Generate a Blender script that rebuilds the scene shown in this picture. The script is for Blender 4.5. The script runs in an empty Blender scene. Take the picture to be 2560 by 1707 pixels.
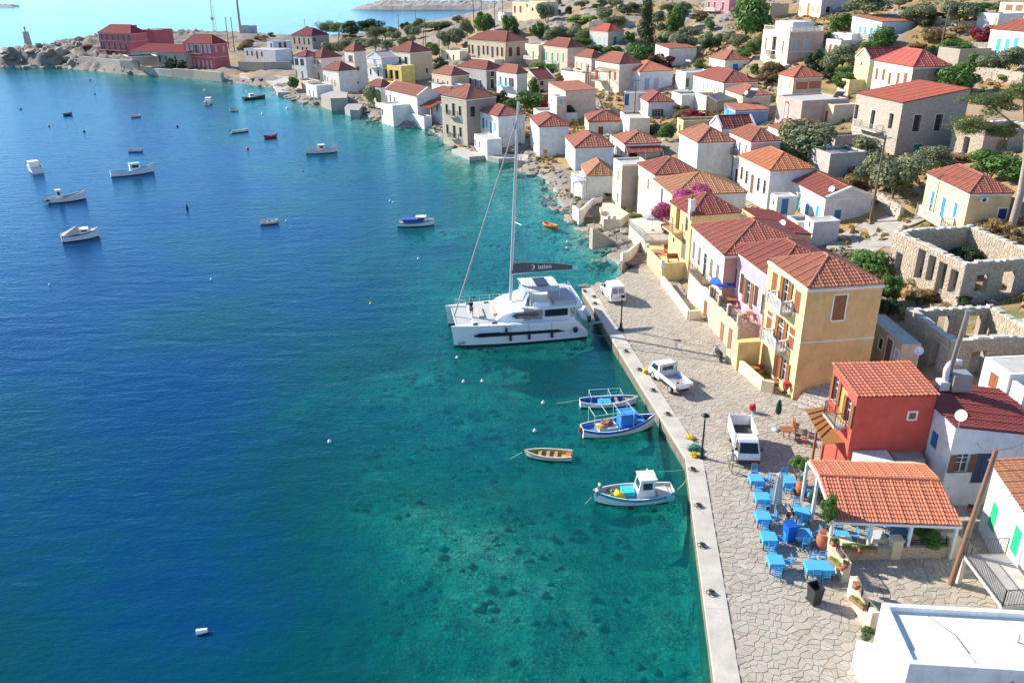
import bpy, math, random
import numpy as np
from mathutils import Vector, Matrix, noise
R = math.radians
random.seed(7); rnd = random.random
def U(a, b): return a + (b - a) * random.random()
scene = bpy.context.scene
C = scene.collection
# ------------------------------------------------------------------ camera
CAM_H, PITCH, ROLL, FPX = 32.0, R(24.0), R(0.86), 2050.0
fw = np.array([0, math.cos(PITCH), -math.sin(PITCH)])
_u = np.array([0, math.sin(PITCH), math.cos(PITCH)]); _r = np.array([1.0, 0, 0])
rt = _r * math.cos(ROLL) - _u * math.sin(ROLL); up = _u * math.cos(ROLL) + _r * math.sin(ROLL)
cd = bpy.data.cameras.new('camera'); cam = bpy.data.objects.new('camera', cd); C.objects.link(cam)
cd.sensor_width = 36; cd.lens = FPX / 2560 * 36; cd.clip_start = 0.5; cd.clip_end = 60000
cam.matrix_world = Matrix(((rt[0], up[0], -fw[0], 0), (rt[1], up[1], -fw[1], 0), (rt[2], up[2], -fw[2], CAM_H), (0, 0, 0, 1)))
scene.camera = cam
# ------------------------------------------------------------------ sky and sun
SUN_AZ, SUN_EL = 152.0, 31.0            # direction the light comes from, counted from +X
w = bpy.data.worlds.new('World'); scene.world = w; w.use_nodes = True
nt = w.node_tree; bg = nt.nodes['Background']
sky = nt.nodes.new('ShaderNodeTexSky'); sky.sky_type = 'NISHITA'; sky.sun_disc = False
sky.sun_elevation = R(SUN_EL); sky.sun_rotation = R(90 - SUN_AZ); sky.air_density = 1.0; sky.dust_density = 0.0; sky.ozone_density = 5.0
nt.links.new(sky.outputs[0], bg.inputs[0]); bg.inputs[1].default_value = 0.13
sd = bpy.data.lights.new('sun', 'SUN'); sd.energy = 4.8; sd.angle = R(0.53); sd.color = (1.0, 0.92, 0.79)
so = bpy.data.objects.new('sun', sd); C.objects.link(so)
dv = Vector((math.cos(R(SUN_EL)) * math.cos(R(SUN_AZ)), math.cos(R(SUN_EL)) * math.sin(R(SUN_AZ)), math.sin(R(SUN_EL))))
so.rotation_euler = dv.to_track_quat('Z', 'Y').to_euler(); so.location = (0, 0, 80)
vs = scene.view_settings; vs.view_transform = 'Standard'; vs.look = 'None'; vs.gamma = 1; vs.exposure = 0.9; vs.use_curve_mapping = False
scene.cycles.max_bounces = 8; scene.cycles.transparent_max_bounces = 8; scene.cycles.caustics_reflective = False; scene.cycles.caustics_refractive = False
# ------------------------------------------------------------------ pixels of the survey photograph -> places
TILE = {'a': (0, 0, 3.675), 'b': (600, 0, 3.675), 'c': (1100, 0, 3.675), 'd': (1600, 0, 4.704), 'e': (2060, 0, 4.704), 'B': (1100, 180, 5.88), 'C': (1400, 180, 5.345), 'D': (1700, 220, 4.704),
  'E': (2060, 180, 4.704), 'F': (1360, 380, 4.704), 'G': (1780, 360, 4.704), 'H': (2060, 380, 4.704), 'A': (1060, 240, 2.376), 'J': (1400, 520, 4.704), 'K': (1700, 560, 3.409),
  'L': (2100, 620, 4.611), 'M': (1400, 840, 3.408), 'N': (1860, 860, 3.36), 'O': (1720, 1120, 4.127), 'P': (1980, 1240, 3.357), 'W': (0, 200, 3.36), 'S': (0, 0, 1)}
def px(t, x, y): a, b, s = TILE[t]; return a + x / s, b + y / s
def ray(x, y): return fw + rt * ((x - 1280) / FPX) - up * ((y - 853.5) / FPX)
EYE = np.array([0, 0, CAM_H])
def gp(x, y, z=0.0): d = ray(x, y); return EYE + d * ((z - CAM_H) / d[2])
def at(t, x, y, z=0.0): return Vector(gp(*px(t, x, y), z))
def proj(p): d = np.array(p, float) - EYE; ww = d @ fw; return 1280 + FPX * (d @ rt) / ww, 853.5 - FPX * (d @ up) / ww
# ------------------------------------------------------------------ mesh builder
class MB:
 def __init__(s): s.v = []; s.f = []; s.m = []; s.sm = []
 def add(s, vs, fs, mi=0, smooth=False):
  o = len(s.v); s.v.extend([tuple(p) for p in vs])
  for f in fs: s.f.append([i + o for i in f]); s.m.append(mi); s.sm.append(smooth)
 def box(s, x0, x1, y0, y1, z0, z1, mi=0):
  s.add([(x0, y0, z0), (x1, y0, z0), (x1, y1, z0), (x0, y1, z0), (x0, y0, z1), (x1, y0, z1), (x1, y1, z1), (x0, y1, z1)],
              [(3, 2, 1, 0), (4, 5, 6, 7), (0, 1, 5, 4), (1, 2, 6, 5), (2, 3, 7, 6), (3, 0, 4, 7)], mi)
 def quad(s, a, b, c, d, mi=0): s.add([a, b, c, d], [(0, 1, 2, 3)], mi)
 def prism(s, poly, z0, z1, mi=0):
  n = len(poly); ar = sum(poly[i][0] * poly[(i + 1) % n][1] - poly[(i + 1) % n][0] * poly[i][1] for i in range(n))
  if ar < 0: poly = poly[::-1]
  g = lambda z, p: (p[0], p[1], z(p) if callable(z) else z)
  s.add([g(z0, p) for p in poly] + [g(z1, p) for p in poly],
              [tuple(range(n - 1, -1, -1)), tuple(range(n, 2 * n))] + [(i, (i + 1) % n, (i + 1) % n + n, i + n) for i in range(n)], mi)
 def cyl(s, p, q, r0, r1=None, n=8, mi=0, smooth=True, caps=True):
  r1 = r0 if r1 is None else r1; p = Vector(p); q = Vector(q); d = (q - p)
  if d.length < 1e-6: return
  d.normalize(); a = d.orthogonal().normalized(); b = d.cross(a)
  vs = [c + (a * math.cos(2 * math.pi * i / n) + b * math.sin(2 * math.pi * i / n)) * r for c, r in ((p, r0), (q, r1)) for i in range(n)]
  s.add(vs, [(i, (i + 1) % n, (i + 1) % n + n, i + n) for i in range(n)], mi, smooth)
  if caps: s.add(vs, [tuple(range(n - 1, -1, -1)), tuple(range(n, 2 * n))], mi)
 def tube(s, pts, r, n=5, mi=0):
  for a, b in zip(pts, pts[1:]): s.cyl(a, b, r, r, n, mi)
 def lathe(s, prof, c=(0, 0, 0), n=12, mi=0, smooth=True):
  k = len(prof); vs = [(c[0] + r * math.cos(2 * math.pi * i / n), c[1] + r * math.sin(2 * math.pi * i / n), c[2] + z) for r, z in prof for i in range(n)]
  s.add(vs, [(j * n + i, j * n + (i + 1) % n, (j + 1) * n + (i + 1) % n, (j + 1) * n + i) for j in range(k - 1) for i in range(n)], mi, smooth)
 def bar(s, p, q, w_, h_, mi=0):          # a bar with a rectangular section, w_ wide, h_ high
  p = Vector(p); q = Vector(q); d = (q - p).normalized(); a = d.cross(Vector((0, 0, 1)))
  a = Vector((1, 0, 0)) if a.length < 1e-4 else a.normalized(); b = a.cross(d).normalized(); a = a * w_ / 2; b = b * h_ / 2
  vs = [c + x * a + y * b for c in (p, q) for x, y in ((-1, -1), (1, -1), (1, 1), (-1, 1))]
  s.add(vs, [(0, 1, 2, 3), (7, 6, 5, 4), (0, 4, 5, 1), (1, 5, 6, 2), (2, 6, 7, 3), (3, 7, 4, 0)], mi)
 def blob(s, c, r, sub=2, rough=.25, mi=0, seed=0, smooth=False):
  vs, fs = ICO[sub]; c = Vector(c); out = []
  for p in vs:
   k = 1 + rough * noise.noise(p * 1.7 + Vector((seed * 3.1, seed, 0))) * 2
   out.append(c + Vector((p.x * r[0], p.y * r[1], p.z * r[2])) * k)
  s.add(out, fs, mi, smooth)
 def mesh(s, name, mats):
  me = bpy.data.meshes.new(name); me.from_pydata(s.v, [], s.f)
  for m_ in (mats if isinstance(mats, (list, tuple)) else [mats]): me.materials.append(m_)
  me.polygons.foreach_set('material_index', s.m); me.polygons.foreach_set('use_smooth', s.sm); me.update()
  return me
 def obj(s, name, mats, parent=None, loc=(0, 0, 0), rz=0): return ob(name, s.mesh(name, mats), parent, loc, rz)
def ob(name, me, parent=None, loc=(0, 0, 0), rz=0):
 o = bpy.data.objects.new(name, me); C.objects.link(o); o.location = loc; o.rotation_euler = (0, 0, rz)
 if parent: o.parent = parent
 return o
def tag(o, label=None, cat=None, group=None, kind=None):
 if label: o['label'] = label
 if cat: o['category'] = cat
 if group: o['group'] = group
 if kind: o['kind'] = kind
 return o
def thing(name, label, cat, loc=(0, 0, 0), rz=0, group=None): return tag(ob(name, None, None, loc, rz), label, cat, group, 'thing')
def kids(o): return [c for c in bpy.data.objects if c.parent == o]
def dup(root, loc, rz=None, label=None, group=None, scale=None):
 r = root.copy(); C.objects.link(r); r.location = loc
 if rz is not None: r.rotation_euler = (r.rotation_euler[0], r.rotation_euler[1], rz)
 if label: r['label'] = label
 if group: r['group'] = group
 if scale: r.scale = scale
 for ch in root.children:
  c = ch.copy(); C.objects.link(c); c.parent = r
  for g in ch.children:
   d = g.copy(); C.objects.link(d); d.parent = c
 return r
def _ico():
 import bmesh
 out = {}
 for k in (1, 2, 3):
  bm = bmesh.new(); bmesh.ops.create_icosphere(bm, subdivisions=k, radius=1.0)
  out[k] = ([v.co.copy() for v in bm.verts], [tuple(v.index for v in f.verts) for f in bm.faces]); bm.free()
 return out
ICO = _ico()
# ------------------------------------------------------------------ materials
MATS = {}
def nodes(name):
 m_ = bpy.data.materials.new(name); m_.use_nodes = True; t = m_.node_tree; return m_, t, t.nodes['Principled BSDF']
def N(t, typ, **k):
 n = t.nodes.new(typ)
 for a, b in k.items():
  if a in n.inputs and not hasattr(n, a): n.inputs[a].default_value = b
  else: setattr(n, a, b)
 return n
def L(t, a, b): t.links.new(a, b)
def ramp(t, fac, stops, interp='LINEAR'):
 r = t.nodes.new('ShaderNodeValToRGB'); r.color_ramp.interpolation = interp; e = r.color_ramp.elements
 while len(e) < len(stops): e.new(0.5)
 for el, (p, c) in zip(e, stops): el.position = p; el.color = (*c, 1) if len(c) == 3 else c
 L(t, fac, r.inputs[0]); return r
def mix(t, fac, a, b, mode='MIX'):
 n = t.nodes.new('ShaderNodeMix'); n.data_type = 'RGBA'; n.blend_type = mode
 for s_, v in ((n.inputs[0], fac), (n.inputs[6], a), (n.inputs[7], b)):
  if isinstance(v, (int, float)): s_.default_value = v
  elif isinstance(v, tuple): s_.default_value = (*v, 1)
  else: L(t, v, s_)
 return n.outputs[2]
def tex(t, scale, detail=3, kind='Noise', rough=.55, coord='Object', sc=(1, 1, 1), **k):
 c = t.nodes.new('ShaderNodeTexCoord') if coord != 'World' else t.nodes.new('ShaderNodeNewGeometry')
 mp = t.nodes.new('ShaderNodeMapping'); L(t, c.outputs[coord if coord != 'World' else 'Position'], mp.inputs[0]); mp.inputs[3].default_value = sc
 n = t.nodes.new('ShaderNodeTex' + kind); n.inputs['Scale'].default_value = scale; L(t, mp.outputs[0], n.inputs['Vector'])
 if kind == 'Noise': n.inputs['Detail'].default_value = detail; n.inputs['Roughness'].default_value = rough
 for a, b in k.items(): setattr(n, a, b)
 return n
def bump(t, h, strength=.3, dist=.05):
 b = t.nodes.new('ShaderNodeBump'); b.inputs['Strength'].default_value = strength; b.inputs['Distance'].default_value = dist; L(t, h, b.inputs['Height']); return b.outputs[0]
def hsv(c, k): return tuple(min(1, max(0, x * k)) for x in c)
def plaster(c, dirt=.45, key=None):
 key = ('pl', c, dirt)
 if key in MATS: return MATS[key]
 m_, t, b = nodes('plaster'); n1 = tex(t, .9, 5, coord='World', rough=.65); n2 = tex(t, 3.5, 4, coord='World', sc=(1, 1, .25)); n3 = tex(t, 22, 3, coord='World')
 col = mix(t, ramp(t, n1.outputs[0], [(.35, (0, 0, 0)), (.75, (1, 1, 1))]).outputs[0], c, tuple(x * y for x, y in zip(c, (.78, .74, .68))))
 col = mix(t, ramp(t, n2.outputs[0], [(.52, (0, 0, 0)), (.82, (dirt, dirt, dirt))]).outputs[0], col, (.32, .29, .25))
 L(t, col, b.inputs['Base Color']); b.inputs['Roughness'].default_value = .9
 L(t, bump(t, n3.outputs[0], .35, .02), b.inputs['Normal']); MATS[key] = m_; return m_
def stonem(c=(.44, .37, .29), scale=2.2, key=None, c2=None, mort=(.5, .45, .38)):
 key = ('st', c, scale)
 if key in MATS: return MATS[key]
 m_, t, b = nodes('rubble_stone'); v = tex(t, scale, kind='Voronoi', coord='World', sc=(1, 1, 1.7)); e = tex(t, scale, kind='Voronoi', coord='World', sc=(1, 1, 1.7), feature='DISTANCE_TO_EDGE')
 n1 = tex(t, 6, 4, coord='World')
 col = mix(t, ramp(t, v.outputs['Color'], [(0, (0, 0, 0)), (1, (1, 1, 1))]).outputs[0], hsv(c, .72), hsv(c, 1.2))
 col = mix(t, n1.outputs[0], col, c2 or (.33, .26, .21)); col = mix(t, .45, col, tuple(c))
 col = mix(t, ramp(t, e.outputs['Distance'], [(.0, (1, 1, 1)), (.09, (0, 0, 0))]).outputs[0], col, mort)
 L(t, col, b.inputs['Base Color']); b.inputs['Roughness'].default_value = .95
 h_ = ramp(t, e.outputs['Distance'], [(0, (0, 0, 0)), (.12, (1, 1, 1))]); hh = mix(t, .4, h_.outputs[0], n1.outputs[0])
 L(t, bump(t, hh, .9, .08), b.inputs['Normal']); MATS[key] = m_; return m_
def piecem(name, cols, rough=.85, sc=6, bs=.4):   # colour drawn per piece: per object and per loose island
 if name in MATS: return MATS[name]
 m_, t, b = nodes(name); oi = t.nodes.new('ShaderNodeObjectInfo'); g = t.nodes.new('ShaderNodeNewGeometry')
 a = N(t, 'ShaderNodeMath', operation='ADD'); L(t, oi.outputs['Random'], a.inputs[0]); L(t, g.outputs['Random Per Island'], a.inputs[1])
 f = N(t, 'ShaderNodeMath', operation='FRACT'); L(t, a.outputs[0], f.inputs[0])
 n1 = tex(t, sc, 4, coord='World'); k = len(cols)
 r = ramp(t, f.outputs[0], [(i / max(1, k - 1), c) for i, c in enumerate(cols)])
 col = mix(t, ramp(t, n1.outputs[0], [(.35, (0, 0, 0)), (.8, (.6, .6, .6))]).outputs[0], r.outputs[0], hsv(cols[0], .5))
 if name == 'paving_stone':
  n9 = tex(t, .16, 6, coord='World', rough=.7); n8 = tex(t, .7, 5, coord='World', rough=.75)
  col = mix(t, ramp(t, n9.outputs[0], [(.45, (0, 0, 0)), (.62, (.85, .85, .85))]).outputs[0], col, (.41, .37, .305)); col = mix(t, ramp(t, n8.outputs[0], [(.52, (0, 0, 0)), (.75, (.6, .6, .6))]).outputs[0], col, (.25, .2, .15))
 L(t, col, b.inputs['Base Color']); b.inputs['Roughness'].default_value = rough
 L(t, bump(t, n1.outputs[0], bs, .03), b.inputs['Normal']); MATS[name] = m_; return m_
def paint(c, rough=.45, metal=0., name='paint', wear=.12, coat=0.):
 key = ('pa', c, rough, metal, name)
 if key in MATS: return MATS[key]
 m_, t, b = nodes(name); n1 = tex(t, 3.5, 4)
 L(t, mix(t, ramp(t, n1.outputs[0], [(.45, (0, 0, 0)), (.85, (wear * 2, wear * 2, wear * 2))]).outputs[0], c, hsv(c, .55)), b.inputs['Base Color'])
 b.inputs['Roughness'].default_value = rough; b.inputs['Metallic'].default_value = metal; b.inputs['Coat Weight'].default_value = coat; MATS[key] = m_; return m_
def wood(c=(.25, .11, .04), key=None):
 key = ('wo', c)
 if key in MATS: return MATS[key]
 m_, t, b = nodes('wood'); n1 = tex(t, 5, 5, sc=(6, 6, .6)); L(t, mix(t, n1.outputs[0], hsv(c, 1.35), hsv(c, .55)), b.inputs['Base Color'])
 b.inputs['Roughness'].default_value = .6; L(t, bump(t, n1.outputs[0], .3, .01), b.inputs['Normal']); MATS[key] = m_; return m_
def glass(c=(.02, .025, .03)):
 if ('gl', c) in MATS: return MATS[('gl', c)]
 m_, t, b = nodes('glass'); b.inputs['Base Color'].default_value = (*c, 1); b.inputs['Roughness'].default_value = .08; b.inputs['IOR'].default_value = 1.5; MATS[('gl', c)] = m_; return m_
def concrete(c=(.42, .39, .34), key=None, sc=1.2):
 key = ('co', c)
 if key in MATS: return MATS[key]
 m_, t, b = nodes('concrete'); n1 = tex(t, sc, 6, coord='World', rough=.7); n2 = tex(t, 14, 5, coord='World', rough=.7)
 col = mix(t, ramp(t, n1.outputs[0], [(.35, (0, 0, 0)), (.7, (1, 1, 1))]).outputs[0], hsv(c, .78), hsv(c, 1.12)); col = mix(t, ramp(t, n2.outputs[0], [(.5, (0, 0, 0)), (.8, (.5, .5, .5))]).outputs[0], col, hsv(c, .55))
 L(t, col, b.inputs['Base Color']); b.inputs['Roughness'].default_value = .92; L(t, bump(t, n2.outputs[0], .4, .02), b.inputs['Normal']); MATS[key] = m_; return m_
def tilem(c):
 key = ('ti', c)
 if key in MATS: return MATS[key]
 m_, t, b = nodes('terracotta'); n1 = tex(t, .8, 6, coord='World', rough=.75); n2 = tex(t, 3.3, 2, kind='Voronoi', coord='World')
 col = mix(t, n2.outputs['Color'], hsv(c, .75), hsv(c, 1.25)); col = mix(t, .5, col, c)
 col = mix(t, ramp(t, n1.outputs[0], [(.45, (0, 0, 0)), (.75, (.6, .6, .6))]).outputs[0], col, tuple(x * .55 + y for x, y in zip(c, (.06, .06, .05))))
 L(t, col, b.inputs['Base Color']); b.inputs['Roughness'].default_value = .8; MATS[key] = m_; return m_
WHITE, CREAM, YEL = (.8, .79, .76), (.78, .7, .55), (.8, .56, .26)
T_RED, T_OR, T_BR, T_DK = (.35, .115, .072), (.42, .18, .095), (.28, .08, .058), (.19, .04, .034)
# ------------------------------------------------------------------ terrain
CTRL = [(1500,760,1.2),(1700,950,1.2),(1900,1000,1.2),(1750,1300,1.2),(1900,1600,1.2),(2200,1450,1.25),(2560,1640,1.3),(2400,1480,1.3),(2560,1250,2.0),(2300,1180,1.4),(2060,960,1.4),(2160,930,2.2),(2230,1000,2.4),(2363,939,3.6),(2560,900,4.6),(2390,772,4.4),(2200,760,3.0),(2560,720,6.0),(2409,586,5.0),(2560,560,7.5),(2099,590,3.4),(2150,625,3.1),(2240,560,4.4),(1990,510,3.2),(1919,526,3.0),(1800,540,2.0),(1640,560,1.6),(1700,480,2.4),(1900,400,4.6),(2008,400,5.6),(2234,395,7.5),(2109,337,7.8),(2560,420,9.6),(2450,400,9),(2180,470,6),(2300,480,6.5),(1671,237,5),(1621,318,3.6),(1471,339,2.6),(1550,400,2.6),(1500,420,1.6),(1420,430,1.5),(1440,345,2.2),(1800,290,5.5),(1750,180,9),(1966,168,11.5),(1830,110,15),(1795,40,20),(2020,45,19.5),(2210,110,17.5),(2350,150,15),(2150,190,12.0),(2300,230,11.5),(2450,260,12.5),(2330,60,20),(2560,130,16),(2560,40,22),(2450,6,25.5),(2200,4,25.5),(1700,30,20),(1600,60,16),(1640,130,10),(1520,115,11.5),(1500,30,20.5),(1400,30,19),(1400,110,10.5),(1340,60,14),(1280,41,18),(1220,60,11),(1264,169,4),(1150,120,5),(1100,70,7),(1050,110,4.5),(1000,110,3),(1180,35,10),(1230,230,2),(1320,240,3),(1340,320,2),(1400,170,5),(1560,200,6),(1250,380,1.2),(1150,330,1.2),(1000,300,1.2),(900,265,1.2),(830,170,2.6),(870,240,1.6),(950,200,2.8),(1000,230,2.4),(800,230,1.5),(720,200,1.5),(700,140,3),(900,120,3.0),(790,100,3.2),(650,110,3),(640,85,5),(560,200,1.3),(480,178,2),(350,170,2.0),(500,85,7.5),(300,100,8),(160,108,8),(60,130,7),(20,150,3),(230,150,3.0)]
CTRL += [(2700,100,20),(2700,400,13),(2700,800,7)]
WORLD = [(140,265,27.5),(90,290,27),(55,330,26),(25,400,24.5),(0,470,22),(60,480,26),(150,400,29),(170,200,26),(170,100,20),(-20,480,12)]
COAST = [(-260,170),(-120,160),(0,167),(60,166),(100,168),(168,165),(176,172),(300,184),(400,190),(540,203),(600,208),(650,217),(684,221),(692,238),(728,246),(748,256),(800,262),(850,268),(905,283),(925,298),(1000,318),(1065,322),(1100,345),(1140,374),(1168,392),(1230,398),(1290,392),(1305,405),(1288,428),(1330,436),(1368,452),(1378,480),(1390,505),(1415,540),(1430,562),(1478,556),(1470,590),(1500,604),(1540,612),(1505,640),(1545,668),(1560,700),(1500,712),(1455,722),(1500,795),(1715,1140),(1790,1707),(1850,2250)]
BACK = [(1260,12,16),(1240,24,13),(1185,30,11),(1100,47,7.5),(1035,60,5),(985,78,3),(900,86,2),(826,88,2),(728,92,2),(640,86,3.5),(540,78,6),(380,79,7.5),(240,90,7.5),(180,98,7.5),(100,108,7.5),(50,118,6),(10,135,4),(-100,140,3),(-260,150,2)]
CP = np.array([gp(x, y, z) for x, y, z in CTRL] + [gp(x, y, z) for x, y, z in BACK[:-3]] + WORLD)
def _solve():
 n = len(CP); K = np.hypot(CP[:, None, 0] - CP[None, :, 0], CP[:, None, 1] - CP[None, :, 1]); A = np.zeros((n + 3, n + 3))
 rad = np.hypot(CP[:, 0], CP[:, 1]); A[:n, :n] = K - np.diag(2.0 + rad * .05); A[:n, n] = 1; A[:n, n + 1] = CP[:, 0]; A[:n, n + 2] = CP[:, 1]; A[n:, :n] = A[:n, n:].T
 return np.linalg.solve(A, np.concatenate([CP[:, 2], [0, 0, 0]]))
RB = _solve()
def ztv(X, Y):
 Z = RB[-3] + RB[-2] * X + RB[-1] * Y
 for c, k in zip(CP, RB): Z = Z + k * np.hypot(X - c[0], Y - c[1])
 return Z
def zt(x, y): return float(RB[-3] + RB[-2] * x + RB[-1] * y + (RB[:-3] * np.hypot(CP[:, 0] - x, CP[:, 1] - y)).sum())
def hit(x, y, h=0):
 d = ray(x, y); t = 20.0
 while t < 620:
  p = EYE + d * t
  if p[2] < zt(p[0], p[1]) + h: return p
  t += .25 if t < 150 else .6
 return p
def onland(t, x, y, h=0): return Vector(hit(*px(t, x, y), h))
PADS = []                                    # level ground under buildings: x, y, z, radius
LAND = [tuple(gp(x, y, 0)[:2]) for x, y in COAST]
LAND += [(60, 0), (260, 0), (260, 560), (60, 560)] + [tuple(gp(x, y, z)[:2]) for x, y, z in BACK]
LAND = np.array(LAND)
QEDGE = [Vector(gp(x, y, 1.2)) for x, y in ((1455, 722), (1500, 795), (1715, 1140), (1790, 1707), (1850, 2250))]
def inside(X, Y, P):
 r = np.zeros(X.shape, bool); n = len(P)
 for i in range(n):
  x1, y1 = P[i]; x2, y2 = P[(i + 1) % n]
  c = (y1 > Y) != (y2 > Y)
  with np.errstate(all='ignore'): r ^= c & (X < (x2 - x1) * (Y - y1) / (y2 - y1 + 1e-12) + x1)
 return r
def dist(X, Y, P, closed=True):
 r = np.full(X.shape, 1e9); n = len(P)
 for i in range(n if closed else n - 1):
  a = np.array(P[i]); b = np.array(P[(i + 1) % n]); d = b - a; l2 = max(1e-9, d @ d)
  t = np.clip(((X - a[0]) * d[0] + (Y - a[1]) * d[1]) / l2, 0, 1); r = np.minimum(r, np.hypot(X - a[0] - t * d[0], Y - a[1] - t * d[1]))
 return r
def depth_at(X, Y):
 d = dist(X, Y, LAND); dq = dist(X, Y, [tuple(q[:2]) for q in QEDGE], False)
 wob = 1 + .25 * np.sin(X * .21 + 1.3 * np.sin(Y * .13)) + .18 * np.sin(Y * .27 + X * .11)
 base = .25 + .19 * d * wob; q = np.exp(-(dq / 9) ** 2)
 out = base + q * 2.6
 return np.clip(out, .2, 14)
def grid_mesh(name, xs, ys, Z, mats, attrs):
 nx, ny = len(xs), len(ys); X, Y = np.meshgrid(xs, ys); co = np.stack([X, Y, Z], -1).reshape(-1, 3).astype(np.float32)
 i = np.arange(nx * ny).reshape(ny, nx); f = np.stack([i[:-1, :-1], i[:-1, 1:], i[1:, 1:], i[1:, :-1]], -1).reshape(-1, 4)
 me = bpy.data.meshes.new(name); me.vertices.add(len(co)); me.vertices.foreach_set('co', co.ravel())
 me.loops.add(f.size); me.loops.foreach_set('vertex_index', f.ravel().astype(np.int32))
 me.polygons.add(len(f)); me.polygons.foreach_set('loop_start', np.arange(0, f.size, 4, dtype=np.int32)); me.polygons.foreach_set('loop_total', np.full(len(f), 4, np.int32))
 me.polygons.foreach_set('use_smooth', np.ones(len(f), bool)); me.update(calc_edges=True)
 for k, v in attrs.items(): a = me.attributes.new(k, 'FLOAT', 'POINT'); a.data.foreach_set('value', v.ravel().astype(np.float32))
 for m_ in mats: me.materials.append(m_)
 return me
def attr(t, n): a = t.nodes.new('ShaderNodeAttribute'); a.attribute_name = n; return a.outputs['Fac']
def build_ground():
 m_, t, b = nodes('hillside')
 n1 = tex(t, .12, 6, coord='World', rough=.65); n2 = tex(t, .9, 6, coord='World', rough=.7); n3 = tex(t, 5, 5, coord='World', rough=.75); v = tex(t, .55, kind='Voronoi', coord='World')
 grass = mix(t, n2.outputs[0], (.46, .29, .11), (.3, .19, .08)); grass = mix(t, ramp(t, n1.outputs[0], [(.5, (0, 0, 0)), (.66, (1, 1, 1))]).outputs[0], grass, (.14, .16, .06))
 rock = mix(t, n3.outputs[0], (.38, .35, .31), (.17, .155, .14)); rock = mix(t, ramp(t, n2.outputs[0], [(.4, (0, 0, 0)), (.7, (1, 1, 1))]).outputs[0], rock, (.34, .24, .15))
 ad = N(t, 'ShaderNodeMath', operation='ADD'); L(t, attr(t, 'rock'), ad.inputs[0]); L(t, n2.outputs[0], ad.inputs[1])
 col = mix(t, ramp(t, ad.outputs[0], [(.58, (0, 0, 0)), (.66, (1, 1, 1))]).outputs[0], grass, rock)
 col = mix(t, ramp(t, attr(t, 'rock'), [(.24, (0, 0, 0)), (.34, (.7, .7, .7))]).outputs[0], col, (.19, .17, .15))
 g = t.nodes.new('ShaderNodeNewGeometry'); sx = t.nodes.new('ShaderNodeSeparateXYZ'); L(t, g.outputs['Position'], sx.inputs[0])
 bed0 = mix(t, ramp(t, n2.outputs[0], [(.38, (0, 0, 0)), (.62, (1, 1, 1))]).outputs[0], (.4, .4, .34), (.07, .09, .07)); bed = mix(t, ramp(t, n3.outputs[0], [(.5, (0, 0, 0)), (.6, (1, 1, 1))]).outputs[0], bed0, (.62, .6, .5))
 wet = N(t, 'ShaderNodeMapRange'); wet.inputs[1].default_value = -.15; wet.inputs[2].default_value = .35; L(t, sx.outputs[2], wet.inputs[0])
 wr = ramp(t, wet.outputs[0], [(0, (0, 0, 0)), (.5, (.5, .5, .5)), (1, (1, 1, 1))])
 col = mix(t, wr.outputs[0], bed, col)
 L(t, col, b.inputs['Base Color']); b.inputs['Roughness'].default_value = .95
 hm = mix(t, .5, n2.outputs[0], n3.outputs[0]); L(t, bump(t, hm, 1.0, .25), b.inputs['Normal'])
 xs = np.concatenate([np.arange(-300, -60, 1.6), np.arange(-60, 90, 1.0), np.arange(90, 190, 1.6)]); ys = np.concatenate([np.arange(14, 230, 1.0), np.arange(230, 560, 1.6)])
 X, Y = np.meshgrid(xs, ys); Z = ztv(X, Y)
 for x, y, z, r in PADS:
  k = np.clip((r + 1.5 - np.hypot(X - x, Y - y)) / 1.5, 0, 1); Z = Z * (1 - k) + k * np.minimum(Z, z - .05)
 ins = inside(X, Y, LAND); d = dist(X, Y, LAND); dq = dist(X, Y, [tuple(q[:2]) for q in QEDGE], False)
 nz = np.array([noise.fractal(Vector((x * .35, y * .35, 0)), 1.0, 2.1, 4) for x, y in zip(X.ravel(), Y.ravel())]).reshape(X.shape)
 nz2 = np.array([noise.noise(Vector((x * .09, y * .09, 3))) for x, y in zip(X.ravel(), Y.ravel())]).reshape(X.shape)
 head = np.clip((-95 - X) / 20, 0, 1)*np.clip((-150-X)/15,.15,1)
 up_ = np.clip(d / 1.6, 0, 1); cliff = np.where(head > .3, np.clip(d / 4, 0, 1), np.clip(d / 2.2, 0, 1))
 Zl = -.4 + (Z + .4) * cliff ** .7 + nz * (.25 + 2.2 * head * np.clip(d / 6, 0, 1) + .5 * np.clip((Y - 140) / 120, 0, 1)) * up_ + nz2 * 1.2 * np.clip((Y - 150) / 100, 0, 1) * up_
 Zs = -depth_at(X, Y) + nz * .35
 Z = np.where(ins, Zl, Zs); inp = inside(X, Y, PAVE); Z = np.where(inp & ins, np.minimum(Z, .85), Z); Z = np.where(ins & (dq < 3.2), np.minimum(Z, -.8), Z)
 rock = np.where(d < 4.5, .35, 0) + head * .3 + .16 * np.clip((nz2 + .1) * 3, -1, 1) + .12 * np.clip((Y - 240) / 60, 0, 1)
 me = grid_mesh('hillside', xs, ys, Z, [m_], {'rock': rock}); o = ob('hillside', me); tag(o, kind='structure')
 global GX, GY, GZ; GX, GY, GZ = xs, ys, Z
def gz(x, y):                                # height of the finished ground mesh
 i = int(np.clip(np.searchsorted(GX, x) - 1, 0, len(GX) - 2)); j = int(np.clip(np.searchsorted(GY, y) - 1, 0, len(GY) - 2))
 a = (x - GX[i]) / (GX[i + 1] - GX[i]); b = (y - GY[j]) / (GY[j + 1] - GY[j])
 return float(GZ[j, i] * (1 - a) * (1 - b) + GZ[j, i + 1] * a * (1 - b) + GZ[j + 1, i] * (1 - a) * b + GZ[j + 1, i + 1] * a * b)
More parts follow.
